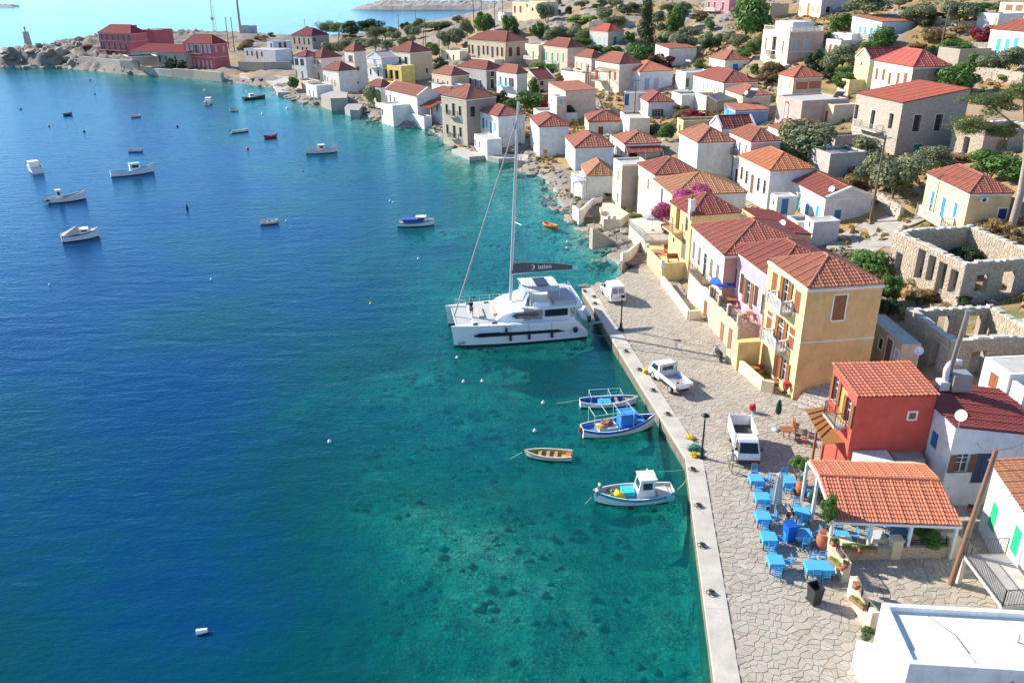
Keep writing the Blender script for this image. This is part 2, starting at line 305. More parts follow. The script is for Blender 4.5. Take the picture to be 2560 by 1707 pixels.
def build_water():
 m_ = bpy.data.materials.new('sea_water'); m_.use_nodes = True; t = m_.node_tree; t.nodes.remove(t.nodes['Principled BSDF']); out = t.nodes['Material Output']
 dep = attr(t, 'depth'); n1 = tex(t, .07, 4, coord='World'); a = N(t, 'ShaderNodeMath', operation='MULTIPLY_ADD'); a.inputs[1].default_value = 6.; L(t, n1.outputs[0], a.inputs[0]); L(t, dep, a.inputs[2])
 s_ = N(t, 'ShaderNodeMath', operation='SUBTRACT'); L(t, a.outputs[0], s_.inputs[0]); s_.inputs[1].default_value = 3.
 nb2 = tex(t, .42, 5, coord='World', rough=.7); a2 = N(t, 'ShaderNodeMath', operation='MULTIPLY_ADD'); a2.inputs[1].default_value = 6.5; L(t, nb2.outputs[0], a2.inputs[0]); L(t, s_.outputs[0], a2.inputs[2]); s_ = N(t, 'ShaderNodeMath', operation='SUBTRACT'); L(t, a2.outputs[0], s_.inputs[0]); s_.inputs[1].default_value = 3.1
 dn = N(t, 'ShaderNodeMath', operation='DIVIDE'); L(t, s_.outputs[0], dn.inputs[0]); dn.inputs[1].default_value = 14.
 body = ramp(t, dn.outputs[0], [(0, (.03, .16, .14)), (.2, (.002, .12, .115)), (.42, (.0005, .068, .098)), (.66, (.0003, .04, .115)), (1, (.0003, .028, .1))])
 opa = ramp(t, dn.outputs[0], [(0, (.08, .08, .08)), (.12, (.22, .22, .22)), (.3, (.5, .5, .5)), (.6, (.93, .93, .93)), (.8, (1, 1, 1))])
 tint = ramp(t, dn.outputs[0], [(0, (.8, .95, .92)), (.12, (.22, .82, .76)), (.35, (.03, .58, .56)), (1, (.01, .3, .4))])
 tr = t.nodes.new('ShaderNodeBsdfTransparent'); L(t, tint.outputs[0], tr.inputs[0]); df = t.nodes.new('ShaderNodeBsdfDiffuse'); L(t, body.outputs[0], df.inputs[0])
 m1 = t.nodes.new('ShaderNodeMixShader'); L(t, opa.outputs[0], m1.inputs[0]); L(t, tr.outputs[0], m1.inputs[1]); L(t, df.outputs[0], m1.inputs[2])
 # swell running from the upper left, plus fine ripples
 wv1 = tex(t, .55, 3, coord='World', sc=(.45, 1.15, 1)); wv1.inputs['Distortion'].default_value = .4; wv2 = tex(t, 2.6, 4, coord='World', sc=(.7, 1.2, 1)); wv3 = tex(t, .16, 2, coord='World', sc=(.6, 1.1, 1))
 h1 = mix(t, .3, wv1.outputs[0], wv2.outputs[0]); h2 = mix(t, .25, h1, wv3.outputs[0]); nb = bump(t, h2, .5, .45)
 gl = t.nodes.new('ShaderNodeBsdfGlossy'); gl.inputs['Roughness'].default_value = .09; L(t, nb, gl.inputs['Normal']); gl.inputs[0].default_value = (.5, .78, .95, 1)
 fr = t.nodes.new('ShaderNodeFresnel'); gb = t.nodes.new('ShaderNodeNewGeometry'); mr = t.nodes.new('ShaderNodeMapRange'); L(t, gb.outputs['Backfacing'], mr.inputs[0]); mr.inputs[3].default_value = 1.33; mr.inputs[4].default_value = 1 / 1.33; L(t, mr.outputs[0], fr.inputs[0]); L(t, nb, fr.inputs['Normal'])
 L(t, nb, df.inputs['Normal'])
 m2 = t.nodes.new('ShaderNodeMixShader'); L(t, fr.outputs[0], m2.inputs[0]); L(t, m1.outputs[0], m2.inputs[1]); L(t, gl.outputs[0], m2.inputs[2]); L(t, m2.outputs[0], out.inputs[0])
 xs = np.concatenate([[-20000, -4000, -1000, -500], np.arange(-300, -50, 4.), np.arange(-50, 60, 1.5), [70, 100, 200, 600, 2000, 20000]])
 ys = np.concatenate([[-400, -60, 0], np.arange(10, 150, 1.5), np.arange(150, 480, 4.), [520, 600, 800, 1200, 3000, 9000, 40000]])
 X, Y = np.meshgrid(xs, ys); D = depth_at(X, Y); ins = inside(X, Y, LAND); D = np.where(ins, .2, D)
 o = ob('sea_water', grid_mesh('sea_water', xs, ys, np.zeros(X.shape), [m_], {'depth': D})); tag(o, kind='structure')
 mb = MB(); mb.quad((-20000, -400, -14), (20000, -400, -14), (20000, 40000, -14), (-20000, 40000, -14)); tag(mb.obj('sea_bed', concrete((.3, .3, .22))), kind='structure')
# ------------------------------------------------------------------ quay and crazy paving
QZ = 1.2
PAVE = [tuple(gp(x, y, QZ)[:2]) for x, y in ((1455,722),(1500,795),(1715,1140),(1790,1707),(1850,2250),(2750,2250),(2900,1600),(2720,1330),(2480,1262),(2400,1230),(2330,1190),(2130,1130),(2080,1000),(1985,1000),(1960,985),(1900,950),(1850,890),(1790,830),(1720,750),(1690,690),(1620,660),(1570,680),(1530,702))]
def clip_poly(p, a, b, c):                   # keep a*x + b*y <= c
 o = []
 for i in range(len(p)):
  u, v = p[i], p[(i + 1) % len(p)]; du = a * u[0] + b * u[1] - c; dv_ = a * v[0] + b * v[1] - c
  if du <= 0: o.append(u)
  if (du < 0) != (dv_ < 0) and abs(du - dv_) > 1e-12: k = du / (du - dv_); o.append((u[0] + (v[0] - u[0]) * k, u[1] + (v[1] - u[1]) * k))
 return o
def voronoi(x0, x1, y0, y1, s, jit=.46, ok=None, drop=0.):
 S = {}; nx = int((x1 - x0) / s) + 3; ny = int((y1 - y0) / s) + 3; out = []
 for j in range(ny):
  for i in range(nx):
   if random.random() >= drop: S[i, j] = (x0 + (i - .5 + U(-jit, jit)) * s, y0 + (j - .5 + U(-jit, jit)) * s)
 for (i, j), p in S.items():
  if ok and not ok(*p): continue
  r = s * 1.6; poly = [(p[0] - r, p[1] - r), (p[0] + r, p[1] - r), (p[0] + r, p[1] + r), (p[0] - r, p[1] + r)]
  for dj in (-2, -1, 0, 1, 2):
   for di in (-2, -1, 0, 1, 2):
    q = S.get((i + di, j + dj))
    if q is None or q == p: continue
    a, b = q[0] - p[0], q[1] - p[1]; c = (q[0] ** 2 + q[1] ** 2 - p[0] ** 2 - p[1] ** 2) / 2; poly = clip_poly(poly, a, b, c)
    if len(poly) < 3: break
   if len(poly) < 3: break
  if len(poly) >= 3: out.append((p, poly))
 return out
def shrink(p, poly, g):
 n = len(poly); o = []
 for i in range(n):
  a, b = poly[i], poly[(i + 1) % n]; l = math.hypot(b[0] - a[0], b[1] - a[1])
  if l < 1e-4: continue
  o.append((a, ((b[1] - a[1]) / l, -(b[0] - a[0]) / l)))
 q = list(poly)
 for a, nn in o:
  c = a[0] * nn[0] + a[1] * nn[1]
  if nn[0] * p[0] + nn[1] * p[1] > c: nn = (-nn[0], -nn[1]); c = -c
  q = clip_poly(q, nn[0], nn[1], c - g)
 return q
def pieces(parent, items, name, mats, limit=300, stuffname=None):
 """items: (distance, MB centred at 0, location). The nearest become parts, the rest one part of stuff."""
 items.sort(key=lambda i: i[0])
 for d, mb, loc in items[:limit]: mb.obj(name, mats, parent, loc)
 if len(items) > limit:
  al = MB()
  for d, mb, loc in items[limit:]: al.add([(v[0] + loc[0], v[1] + loc[1], v[2] + loc[2]) for v in mb.v], mb.f)
  tag(al.obj(stuffname or name + 's', mats, parent), kind='stuff')
def slab(p, poly, h, bev=.02):
 mb = MB(); c = [(x - p[0], y - p[1]) for x, y in poly]; n = len(c)
 k = [(x * (1 - bev / max(.1, math.hypot(x, y))), y * (1 - bev / max(.1, math.hypot(x, y)))) for x, y in c]
 mb.add([(x, y, -.06) for x, y in c] + [(x, y, h - .012) for x, y in c] + [(x, y, h) for x, y in k],
           [(i, (i + 1) % n, (i + 1) % n + n, i + n) for i in range(n)] + [(i + n, (i + 1) % n + n, (i + 1) % n + 2 * n, i + 2 * n) for i in range(n)] + [tuple(range(2 * n, 3 * n))])
 return mb
def inpoly(x, y, P):
 r = False; n = len(P)
 for i in range(n):
  x1, y1 = P[i]; x2, y2 = P[(i + 1) % n]
  if (y1 > y) != (y2 > y) and x < (x2 - x1) * (y - y1) / (y2 - y1) + x1: r = not r
 return r
def edist(x, y):
 r = 1e9
 for a, b in zip(QEDGE, QEDGE[1:]):
  dx, dy = b.x - a.x, b.y - a.y; t = max(0, min(1, ((x - a.x) * dx + (y - a.y) * dy) / (dx * dx + dy * dy))); r = min(r, math.hypot(x - a.x - t * dx, y - a.y - t * dy))
 return r
def build_quay():
 mortar = concrete((.35, .31, .26)); stonec_ = piecem('paving_stone', [(.46, .41, .33), (.4, .36, .29), (.46, .36, .29), (.5, .45, .37), (.38, .32, .26), (.35, .32, .26), (.47, .42, .34), (.43, .39, .32)], sc=3, bs=.3)
 q = MB(); q.prism(PAVE, -4, QZ - .03); root = q.obj('pavement', mortar); tag(root, kind='structure')
 # concrete cap along the edge, cast in lengths
 cap = concrete((.52, .48, .41), sc=.8); wallm = concrete((.4, .33, .18), sc=.6)
 pts = [Vector((q_.x, q_.y)) for q_ in QEDGE]; W_ = 1.15; nrm = []
 for i in range(len(pts)):
  a = pts[max(0, i - 1)]; b = pts[min(len(pts) - 1, i + 1)]; d = (b - a).normalized(); nrm.append(Vector((-d.y, d.x)))
 for i in range(len(pts) - 1):
  a, b = pts[i], pts[i + 1]; n = max(1, int((b - a).length / 4.2))
  for k in range(n):
   f0, f1 = k / n, (k + 1) / n; p0 = a.lerp(b, f0); p1 = a.lerp(b, f1); n0 = nrm[i].lerp(nrm[i + 1], f0); n1 = nrm[i].lerp(nrm[i + 1], f1); g = (p1 - p0).normalized() * .008
   s = 1
   mb = MB(); mb.prism([tuple(p0 + g - n0 * .05), tuple(p1 - g - n1 * .05), tuple(p1 - g + n1 * W_), tuple(p0 + g + n0 * W_)], QZ - .28, QZ + .03); mb.obj('kerb_slab', cap, root)
  mb = MB(); mb.prism([tuple(a), tuple(b), tuple(b + nrm[i + 1] * .6), tuple(a + nrm[i] * .6)], -4.5, QZ - .28); mb.obj('quay_wall', wallm, root)
 it = []
 def ok(x, y): return inpoly(x, y, PAVE) and edist(x, y) > W_ + .12
 for p, poly in voronoi(6, 34, 27, 88, .37, .72, ok, .17):
  if p[1] > 92: continue
  s = shrink(p, poly, .012)
  if len(s) < 3: continue
  pr = proj((p[0], p[1], QZ)); d = math.dist((p[0], p[1], QZ), (0, 0, CAM_H))
  if not (-60 < pr[0] < 2600 and pr[1] < 1760) or zt(*p) > 99: d += 1000
  cx = sum(a for a, b in s) / len(s); cy = sum(b for a, b in s) / len(s)
  it.append((d, slab((cx, cy), s, U(.0, .022)), (cx, cy, QZ)))
 it = [i for i in it if i[0] < 1000]
 pieces(root, it, 'paving_stone', stonec_, 300)
 return root
# ------------------------------------------------------------------ houses
def arc(x, y): return math.degrees(math.atan2(y, x))
def fit(t, A, B, Cc, b, rot=None, D=None, W=None):
 A = px(t, *A); B = px(t, *B)
 if isinstance(b, tuple):
  g = hit(*px(t, *b)); z0 = g[2]; lo, hi = 0, 30
  for _ in range(40):
   m = (lo + hi) / 2
   if proj(g + [0, 0, m])[1] > A[1]: lo = m
   else: hi = m
  h = lo
 else: h = -b; g = hit(*A, h) - [0, 0, h]; z0 = g[2]
 ze = z0 + h; a = gp(*A, ze); bb = gp(*B, ze); u = bb - a; ud = arc(u[0], u[1])
 force = rot is not None
 if isinstance(Cc, tuple):
  Cc = px(t, *Cc); c = gp(*Cc, ze); v = c - a
  if not force: rot = (ud - 90 + arc(v[0], v[1])) / 2
 elif not force: rot = ud - 90
 def along(ang, tx):
  d = np.array([math.cos(R(ang)), math.sin(R(ang)), 0]); best = (1e18, 1); s = .5
  while s < 40:
   q = proj(a + d * s); e = (q[0] - tx[0]) ** 2 + (0.0 if force else 1.) * (q[1] - tx[1]) ** 2
   if e < best[0]: best = (e, s)
   s += .05
  return best[1]
 return a[0], a[1], z0, h, rot, W or (along(rot, Cc) if isinstance(Cc, tuple) else Cc), D or along(rot + 90, B)
WIN = {}
def opening_mesh(kind, w_, h_, col, fr, slats=True):
 """parts of a window or door; local x along the wall, y inwards, z up; origin at the lower middle"""
 key = (kind, round(w_, 2), round(h_, 2), col, fr)
 if key in WIN: return WIN[key]
 a = w_ / 2; fm = MB(); out = []
 t_ = .11
 if fr:
  fm.box(-a - t_, -a, -.035, .1, -t_ * .6, h_ + t_); fm.box(a, a + t_, -.035, .1, -t_ * .6, h_ + t_); fm.box(-a, a, -.035, .1, h_, h_ + t_); fm.box(-a - .05, a + .05, -.07, .1, -t_ * .6 - .04, 0)
 else: fm.box(-a - .04, a + .04, -.04, .08, -.07, 0)
 dark = kind in ('glass', 'open', 'void')
 if kind in ('glass', 'open'):
  p = MB(); p.box(-a, a, .13, .15, 0, h_); out.append(('pane', p.mesh('pane', glass())))
  s_ = MB()
  s_.box(-.03, .03, .09, .135, 0, h_)
  for x in (-a, a - .06): s_.box(x, x + .06, .09, .135, 0, h_)
  for z in ([.0, h_ - .06] + ([h_ * .5, h_ * .76] if h_ > 1.2 else [h_ * .5])): s_.box(-a + .06, a - .06, .092, .133, z, z + .05)
  out.append(('sash', s_.mesh('sash', paint(col if kind == 'glass' else (.7, .68, .64), .5, name='painted_wood'))))
 if kind == 'void': p = MB(); p.box(-a, a, .44, .48, 0, h_); out.append(('interior', p.mesh('interior', paint((.05, .04, .035), .9, name='dark_interior'))))
 if kind in ('shut', 'door', 'open'):
  mt = paint(col, .55, name='painted_wood') if max(col) > .3 or col[2] > col[0] else wood(col)
  for sgn in (-1, 1):
   s_ = MB(); lw = a - .01
   def leaf(x0, x1, y0, y1):
    s_.box(x0, x0 + .07, y0, y1, .02, h_ - .02); s_.box(x1 - .07, x1, y0, y1, .02, h_ - .02)
    n = max(3, int(h_ / .32)) if kind != 'door' else 3
    for k in range(n + 1): z = .02 + (h_ - .11) * k / n; s_.box(x0 + .07, x1 - .07, y0, y1, z, z + .07)
    s_.box(x0 + .06, x1 - .06, y0 + .015, y1 - .012, .03, h_ - .03)
   if kind == 'open': x0 = -a - lw - .02 if sgn < 0 else a + .02; leaf(x0, x0 + lw, -.1, -.05)
   else: x0 = -a + .005 if sgn < 0 else .005; leaf(x0, x0 + lw, -.01, .04)
   out.append(('door_leaf' if kind == 'door' else 'shutter', s_.mesh('shutter', mt)))
 r = (fm.mesh('frame', paint(fr or (.6, .58, .54), .6, name='painted_trim')), out); WIN[key] = r; return r
def put_opening(root, kind, w_, h_, col, fr, loc, rz):
 fm, subs = opening_mesh(kind, w_, h_, col, fr); o = ob('door' if kind == 'door' or h_ > 2.05 else 'window', fm, root, loc, rz)
 for n, me in subs: ob(n, me, o)
 return o
def wall_face(mb, P, s0, s1, z0, z1, holes, rec=.16, mi=0):
 """a wall with real openings. P(s, z, inward) -> point"""
 xs = sorted({s0, s1} | {min(max(v, s0), s1) for h in holes for v in (h[0], h[1])}); zs = sorted({z0, z1} | {min(max(v, z0), z1) for h in holes for v in (h[2], h[3])})
 for a, b in zip(xs, xs[1:]):
  for c, d in zip(zs, zs[1:]):
   if b - a < 1e-5 or d - c < 1e-5: continue
   m, n = (a + b) / 2, (c + d) / 2
   if any(h[0] < m < h[1] and h[2] < n < h[3] for h in holes): continue
   mb.add([P(a, c, 0), P(b, c, 0), P(b, d, 0), P(a, d, 0)], [(0, 1, 2, 3)], mi)
 for h in holes:
  a, b, c, d, rec = h
  for p, q in (((a, c), (b, c)), ((b, c), (b, d)), ((b, d), (a, d)), ((a, d), (a, c))): mb.add([P(*p, 0), P(*q, 0), P(*q, rec), P(*p, rec)], [(0, 1, 2, 3)], mi)
  mb.add([P(a, c, rec), P(b, c, rec), P(b, d, rec), P(a, d, rec)], [(0, 1, 2, 3)], mi)
def tile_plane(mb, o, e, up_, Le, a0, a1, S, tw=.27, tl=.36):
 """rows of terracotta tiles on a roof plane: o eave start, e unit eave direction, up_ unit up-slope, top edge from a0 to a1"""
 o, e, up_ = Vector(o), Vector(e), Vector(up_); n = e.cross(up_).normalized()
 if n.z < 0: n = -n
 rows = max(1, round(S / tl)); tl = S / rows
 for j in range(rows):
  b0 = j * tl - (.06 if j == 0 else .03); b1 = (j + 1) * tl; bm_ = (j + .5) * tl; k0 = max(0, bm_ / S); l = a0 * k0; r = Le + (a1 - Le) * k0
  if r - l < .15: continue
  i0 = math.floor(l / tw); i1 = math.ceil(r / tw)
  xs = []; hs = []
  for i in range(i0, i1 + 1):
   for f, h in ((0, .0), (.28, .068 if i % 4 else .1), (.72, .068 if i % 4 else .1)):
    x = (i + f) * tw
    if l <= x <= r: xs.append(x); hs.append(h)
  if len(xs) < 2: continue
  if xs[0] > l + .01: xs.insert(0, l); hs.insert(0, .02)
  if xs[-1] < r - .01: xs.append(r); hs.append(.02)
  m = len(xs)
  lo = [o + e * x + up_ * b0 + n * (h + .075) for x, h in zip(xs, hs)]; hi = [o + e * x + up_ * b1 + n * (h + .03) for x, h in zip(xs, hs)]; bt = [o + e * x + up_ * b0 + n * (h + .03) for x, h in zip(xs, hs)]
  mb.add(lo + hi + bt, [(i, i + 1, m + i + 1, m + i) for i in range(m - 1)] + [(2 * m + i, 2 * m + i + 1, i + 1, i) for i in range(m - 1)])
def ridge(mb, p, q, r=.13, seg=.42):
 p, q = Vector(p), Vector(q); n = max(1, int((q - p).length / seg)); 
 for i in range(n): mb.cyl(p.lerp(q, i / n), p.lerp(q, (i + 1) / n), r * 1.12, r * .92, 6)
def roof_planes(kind, W, D, ov, rh):
 x0, x1, y0, y1 = -ov, W + ov, -ov, D + ov; w_, d_ = x1 - x0, y1 - y0
 if kind == 'hip':
  m = min(w_, d_) / 2
  if d_ >= w_: r0, r1 = Vector((x0 + m, y0 + m, rh)), Vector((x0 + m, y1 - m, rh))
  else: r0, r1 = Vector((x0 + m, y0 + m, rh)), Vector((x1 - m, y0 + m, rh))
  c = [Vector((x0, y0, 0)), Vector((x1, y0, 0)), Vector((x1, y1, 0)), Vector((x0, y1, 0))]
  if d_ >= w_: pl = [(c[0], c[1], r0, r0), (c[1], c[2], r0, r1), (c[2], c[3], r1, r1), (c[3], c[0], r1, r0)]; rg = [(c[0], r0), (c[1], r0), (c[2], r1), (c[3], r1), (r0, r1)]
  else: pl = [(c[0], c[1], r0, r1), (c[1], c[2], r1, r1), (c[2], c[3], r1, r0), (c[3], c[0], r0, r0)]; rg = [(c[0], r0), (c[1], r1), (c[2], r1), (c[3], r0), (r0, r1)]
  return pl, rg, []
 if kind == 'gx':     # ridge along x, gables on the x ends
  a, b = Vector((x0, D / 2, rh)), Vector((x1, D / 2, rh)); c = [Vector((x0, y0, 0)), Vector((x1, y0, 0)), Vector((x1, y1, 0)), Vector((x0, y1, 0))]
  return [(c[0], c[1], a, b), (c[2], c[3], b, a)], [(a, b)], [((0, 0, 0), (0, D, 0), (0, D / 2, rh)), ((W, 0, 0), (W, D, 0), (W, D / 2, rh))]
 if kind == 'gy':
  a, b = Vector((W / 2, y0, rh)), Vector((W / 2, y1, rh)); c = [Vector((x0, y0, 0)), Vector((x1, y0, 0)), Vector((x1, y1, 0)), Vector((x0, y1, 0))]
  return [(c[1], c[2], a, b), (c[3], c[0], b, a)], [(a, b)], [((0, 0, 0), (W, 0, 0), (W / 2, 0, rh)), ((0, D, 0), (W, D, 0), (W / 2, D, rh))]
 if kind == 'sx':     # one slope, rising with x
  c = [Vector((x0, y0, 0)), Vector((x1, y0, rh)), Vector((x1, y1, rh)), Vector((x0, y1, 0))]
  pl = [(c[3], c[0], c[2], c[1])]
  return pl, [], [((0, 0, 0), (W, 0, 0), (W, 0, rh)), ((0, D, 0), (W, D, 0), (W, D, rh)), ((W, 0, 0), (W, D, 0), (W, D, rh), (W, 0, rh))]
 if kind == 'sxn':    # one slope, falling with x
  c = [Vector((x0, y0, rh)), Vector((x1, y0, 0)), Vector((x1, y1, 0)), Vector((x0, y1, rh))]
  return [(c[1], c[2], c[0], c[3])], [], [((0, 0, 0), (W, 0, 0), (0, 0, rh)), ((0, D, 0), (W, D, 0), (0, D, rh)), ((0, 0, 0), (0, D, 0), (0, D, rh), (0, 0, rh))]
 if kind == 'sy':     # one slope, rising with y
  c = [Vector((x0, y0, 0)), Vector((x1, y0, 0)), Vector((x1, y1, rh)), Vector((x0, y1, rh))]
  return [(c[0], c[1], c[3], c[2])], [], [((0, 0, 0), (0, D, 0), (0, D, rh)), ((W, 0, 0), (W, D, 0), (W, D, rh)), ((0, D, 0), (W, D, 0), (W, D, rh), (0, D, rh))]
def make_roof(root, kind, W, D, h, rh, tc, ov=.12, wallmat=None, ridges=True, z0=0, far=False, trim=None):
 pl, rg, gab = roof_planes(kind, W, D, ov, rh); base = MB(); s = Vector((0, 0, h))
 z = min(0, rh)
 if kind == 'hip': base.box(-ov, W + ov, -ov, D + ov, h - .1, h + .0)
 tm = MB(); big = 1.7 if far else 1.
 for a, b, c, d in pl:            # a->b eave, a..c and b..d run up (c above a side, d above b side)
  e = (b - a); Le = e.length; e = e.normalized()
  ca = c - a; upv = ca - e * ca.dot(e); S = upv.length
  if S < .1: continue
  upv = upv / S; a0 = (c - a).dot(e); a1 = (d - a).dot(e)
  n = e.cross(upv)
  base.add([s + a, s + b, s + d, s + c], [(0, 1, 2, 3)]) if (d - c).length > .01 else base.add([s + a, s + b, s + c], [(0, 1, 2)])
  tile_plane(tm, s + a, e, upv, Le, a0, a1, S, .27 * big, .36 * big)
 r_ = base.obj('roof', tilem(tc), root)
 tag(tm.obj('roof_tiles', tilem(tc), r_), kind='stuff')
 if rg and ridges:
  rm = MB()
  for p, q in rg: ridge(rm, s + p + Vector((0, 0, .06)), s + q + Vector((0, 0, .06)), .13 * (1.25 if far else 1))
  tag(rm.obj('ridge_tiles', tilem(hsv(tc, .92)), r_), kind='stuff')
 if gab and wallmat:
  for poly in gab:
   g = MB(); p = [s + Vector(v) for v in poly]; g.add(p, [tuple(range(len(p)))]); g.obj('gable', wallmat, root)
  if trim:
   for poly in gab:
    k = MB()
    if len(poly) == 3 and kind in ('gx', 'gy'):
     a, b, c = [s + Vector(v) for v in poly]; off = Vector((-.02 if a.x < W / 2 else .02, 0, .1)) if kind == 'gx' else Vector((0, -.02 if a.y < D / 2 else .02, .1))
     k.bar(a + off, c + off, .32, .26); k.bar(b + off, c + off, .32, .26)
     k.obj('gable_trim', plaster(trim, .1), root)
 return r_
HOUSES = {}
def house(key, label, spec, wall, roof='hip', tc=T_RED, rh=None, trim=WHITE, L_=(), R_=(), cat='house', group=None, rwall=None, parapet=.3, far=False, band=None, base=2.5, ov=.12, ridges=True, **kw):
 x, y, z0, h, rot, W, D = fit(*spec, **kw)
 q_ = (sum(map(ord, key)) % 7 - 3) / 3; tc = (round(tc[0] * (1 + .1 * q_), 3), round(tc[1] * (1 + .22 * q_), 3), round(tc[2] * (1 + .15 * q_), 3))
 if roof == 'sx' and rh < 0: h += rh; rh = -rh; roof = 'sxn'
 far = far or math.hypot(x, y) > 125
 root = thing('house' if cat == 'house' else cat.replace(' ', '_'), label, cat, (x, y, z0), R(rot), group)
 PADS.append((*(np.array((x, y)) + rotv(rot, W / 2, D / 2)), z0, min(W, D) / 2 + .8))
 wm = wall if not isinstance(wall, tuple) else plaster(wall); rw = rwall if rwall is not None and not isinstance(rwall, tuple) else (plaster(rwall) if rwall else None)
 O = np.array((x, y, z0)); ex = np.array([math.cos(R(rot)), math.sin(R(rot)), 0]); ey = np.array([-math.sin(R(rot)), math.cos(R(rot)), 0]); t = spec[0]
 rec = []
 def pick(side, X, Y):
  d = ray(*px(t, X, Y)); n = ex if side == 'L' else ey; k = ((O - EYE) @ n) / (d @ n); p = EYE + d * k - O
  return (p @ (ey if side == 'L' else ex)), p[2]
 holes = {'L': [], 'R': []}
 for side, groups in (('L', L_), ('R', R_)):
  lim = D if side == 'L' else W
  for g in groups:
   kind, w_, h_, col, fr = g[:5]
   for X, Y in g[5:]:
    s_, zc = pick(side, X, Y); s_ = min(max(s_, w_ / 2 + .15), lim - w_ / 2 - .15); zb = max(zc - h_ / 2, -1.2 if kind != 'door' else -.6); zb = min(zb, h - h_ - .12)
    if w_ + .3 > lim: continue
    if any(a < s_ + w_ / 2 and b > s_ - w_ / 2 and c < zb + h_ and d > zb for a, b, c, d, e in holes[side]): continue
    holes[side].append((s_ - w_ / 2, s_ + w_ / 2, zb, zb + h_, .5 if kind == 'void' else .16))
    loc, rz = ((0, s_, zb), -math.pi / 2) if side == 'L' else ((s_, 0, zb), 0)
    put_opening(root, kind, w_, h_, col, fr, loc, rz)
 mb = MB(); B_ = -base
 wall_face(mb, lambda s_, z, i: (i, s_, z), 0, D, B_, h, holes['L'], .16 if True else 0)
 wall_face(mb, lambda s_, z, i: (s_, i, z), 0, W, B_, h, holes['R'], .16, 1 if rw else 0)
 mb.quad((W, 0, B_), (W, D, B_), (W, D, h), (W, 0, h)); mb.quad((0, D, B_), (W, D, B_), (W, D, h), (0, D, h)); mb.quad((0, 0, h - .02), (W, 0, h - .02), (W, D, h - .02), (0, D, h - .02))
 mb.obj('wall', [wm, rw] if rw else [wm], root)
 if trim and roof != 'flat':
  c = MB(); k = .3
  for a in ((-.09, W + .09, -.09, -.003), (-.09, -.003, -.003, D + .003), (W + .003, W + .09, -.003, D + .003), (-.09, W + .09, D + .003, D + .09)): c.box(*a, h - k, h - .105)
  c.obj('cornice', plaster(trim, .1), root)
 if band:
  zb = h * band; c = MB(); c.box(-.04, W, -.04, -.003, zb, zb + .12); c.box(-.04, -.003, -.003, D, zb, zb + .12); c.obj('string_course', plaster(trim or WHITE, .1), root)
 if roof == 'flat':
  c = MB(); q = .24
  c.box(0, W, 0, q, h, h + parapet); c.box(0, W, D - q, D, h, h + parapet); c.box(0, q, q, D - q, h, h + parapet); c.box(W - q, W, q, D - q, h, h + parapet); c.obj('parapet', wm, root)
  c = MB(); c.box(q, W - q, q, D - q, h - .0, h + .03); c.obj('roof', plaster(WHITE) if key == 'boxw' else concrete((.5, .48, .43)), root)
 elif roof:
  rh = rh if rh is not None else min(W, D) * .235
  make_roof(root, roof, W, D, h, rh, tc, ov, rw or wm, ridges, 0, far, trim)
 HOUSES[key] = dict(root=root, x=x, y=y, z=z0, h=h, rot=rot, W=W, D=D, ex=ex, ey=ey, pick=pick, O=O)
 return root
def rotv(rot, a, b): c, s = math.cos(R(rot)), math.sin(R(rot)); return np.array((a * c - b * s, a * s + b * c))
BLUE, LBLUE, GRN, DGR, BRN, DBR, SLATE, TEAL = (.02, .16, .42), (.05, .4, .62), (.03, .42, .2), (.04, .13, .06), (.28, .1, .035), (.1, .035, .02), (.07, .08, .09), (.03, .25, .27)
GW, WW = (.5, .5, .48), (.7, .68, .64)
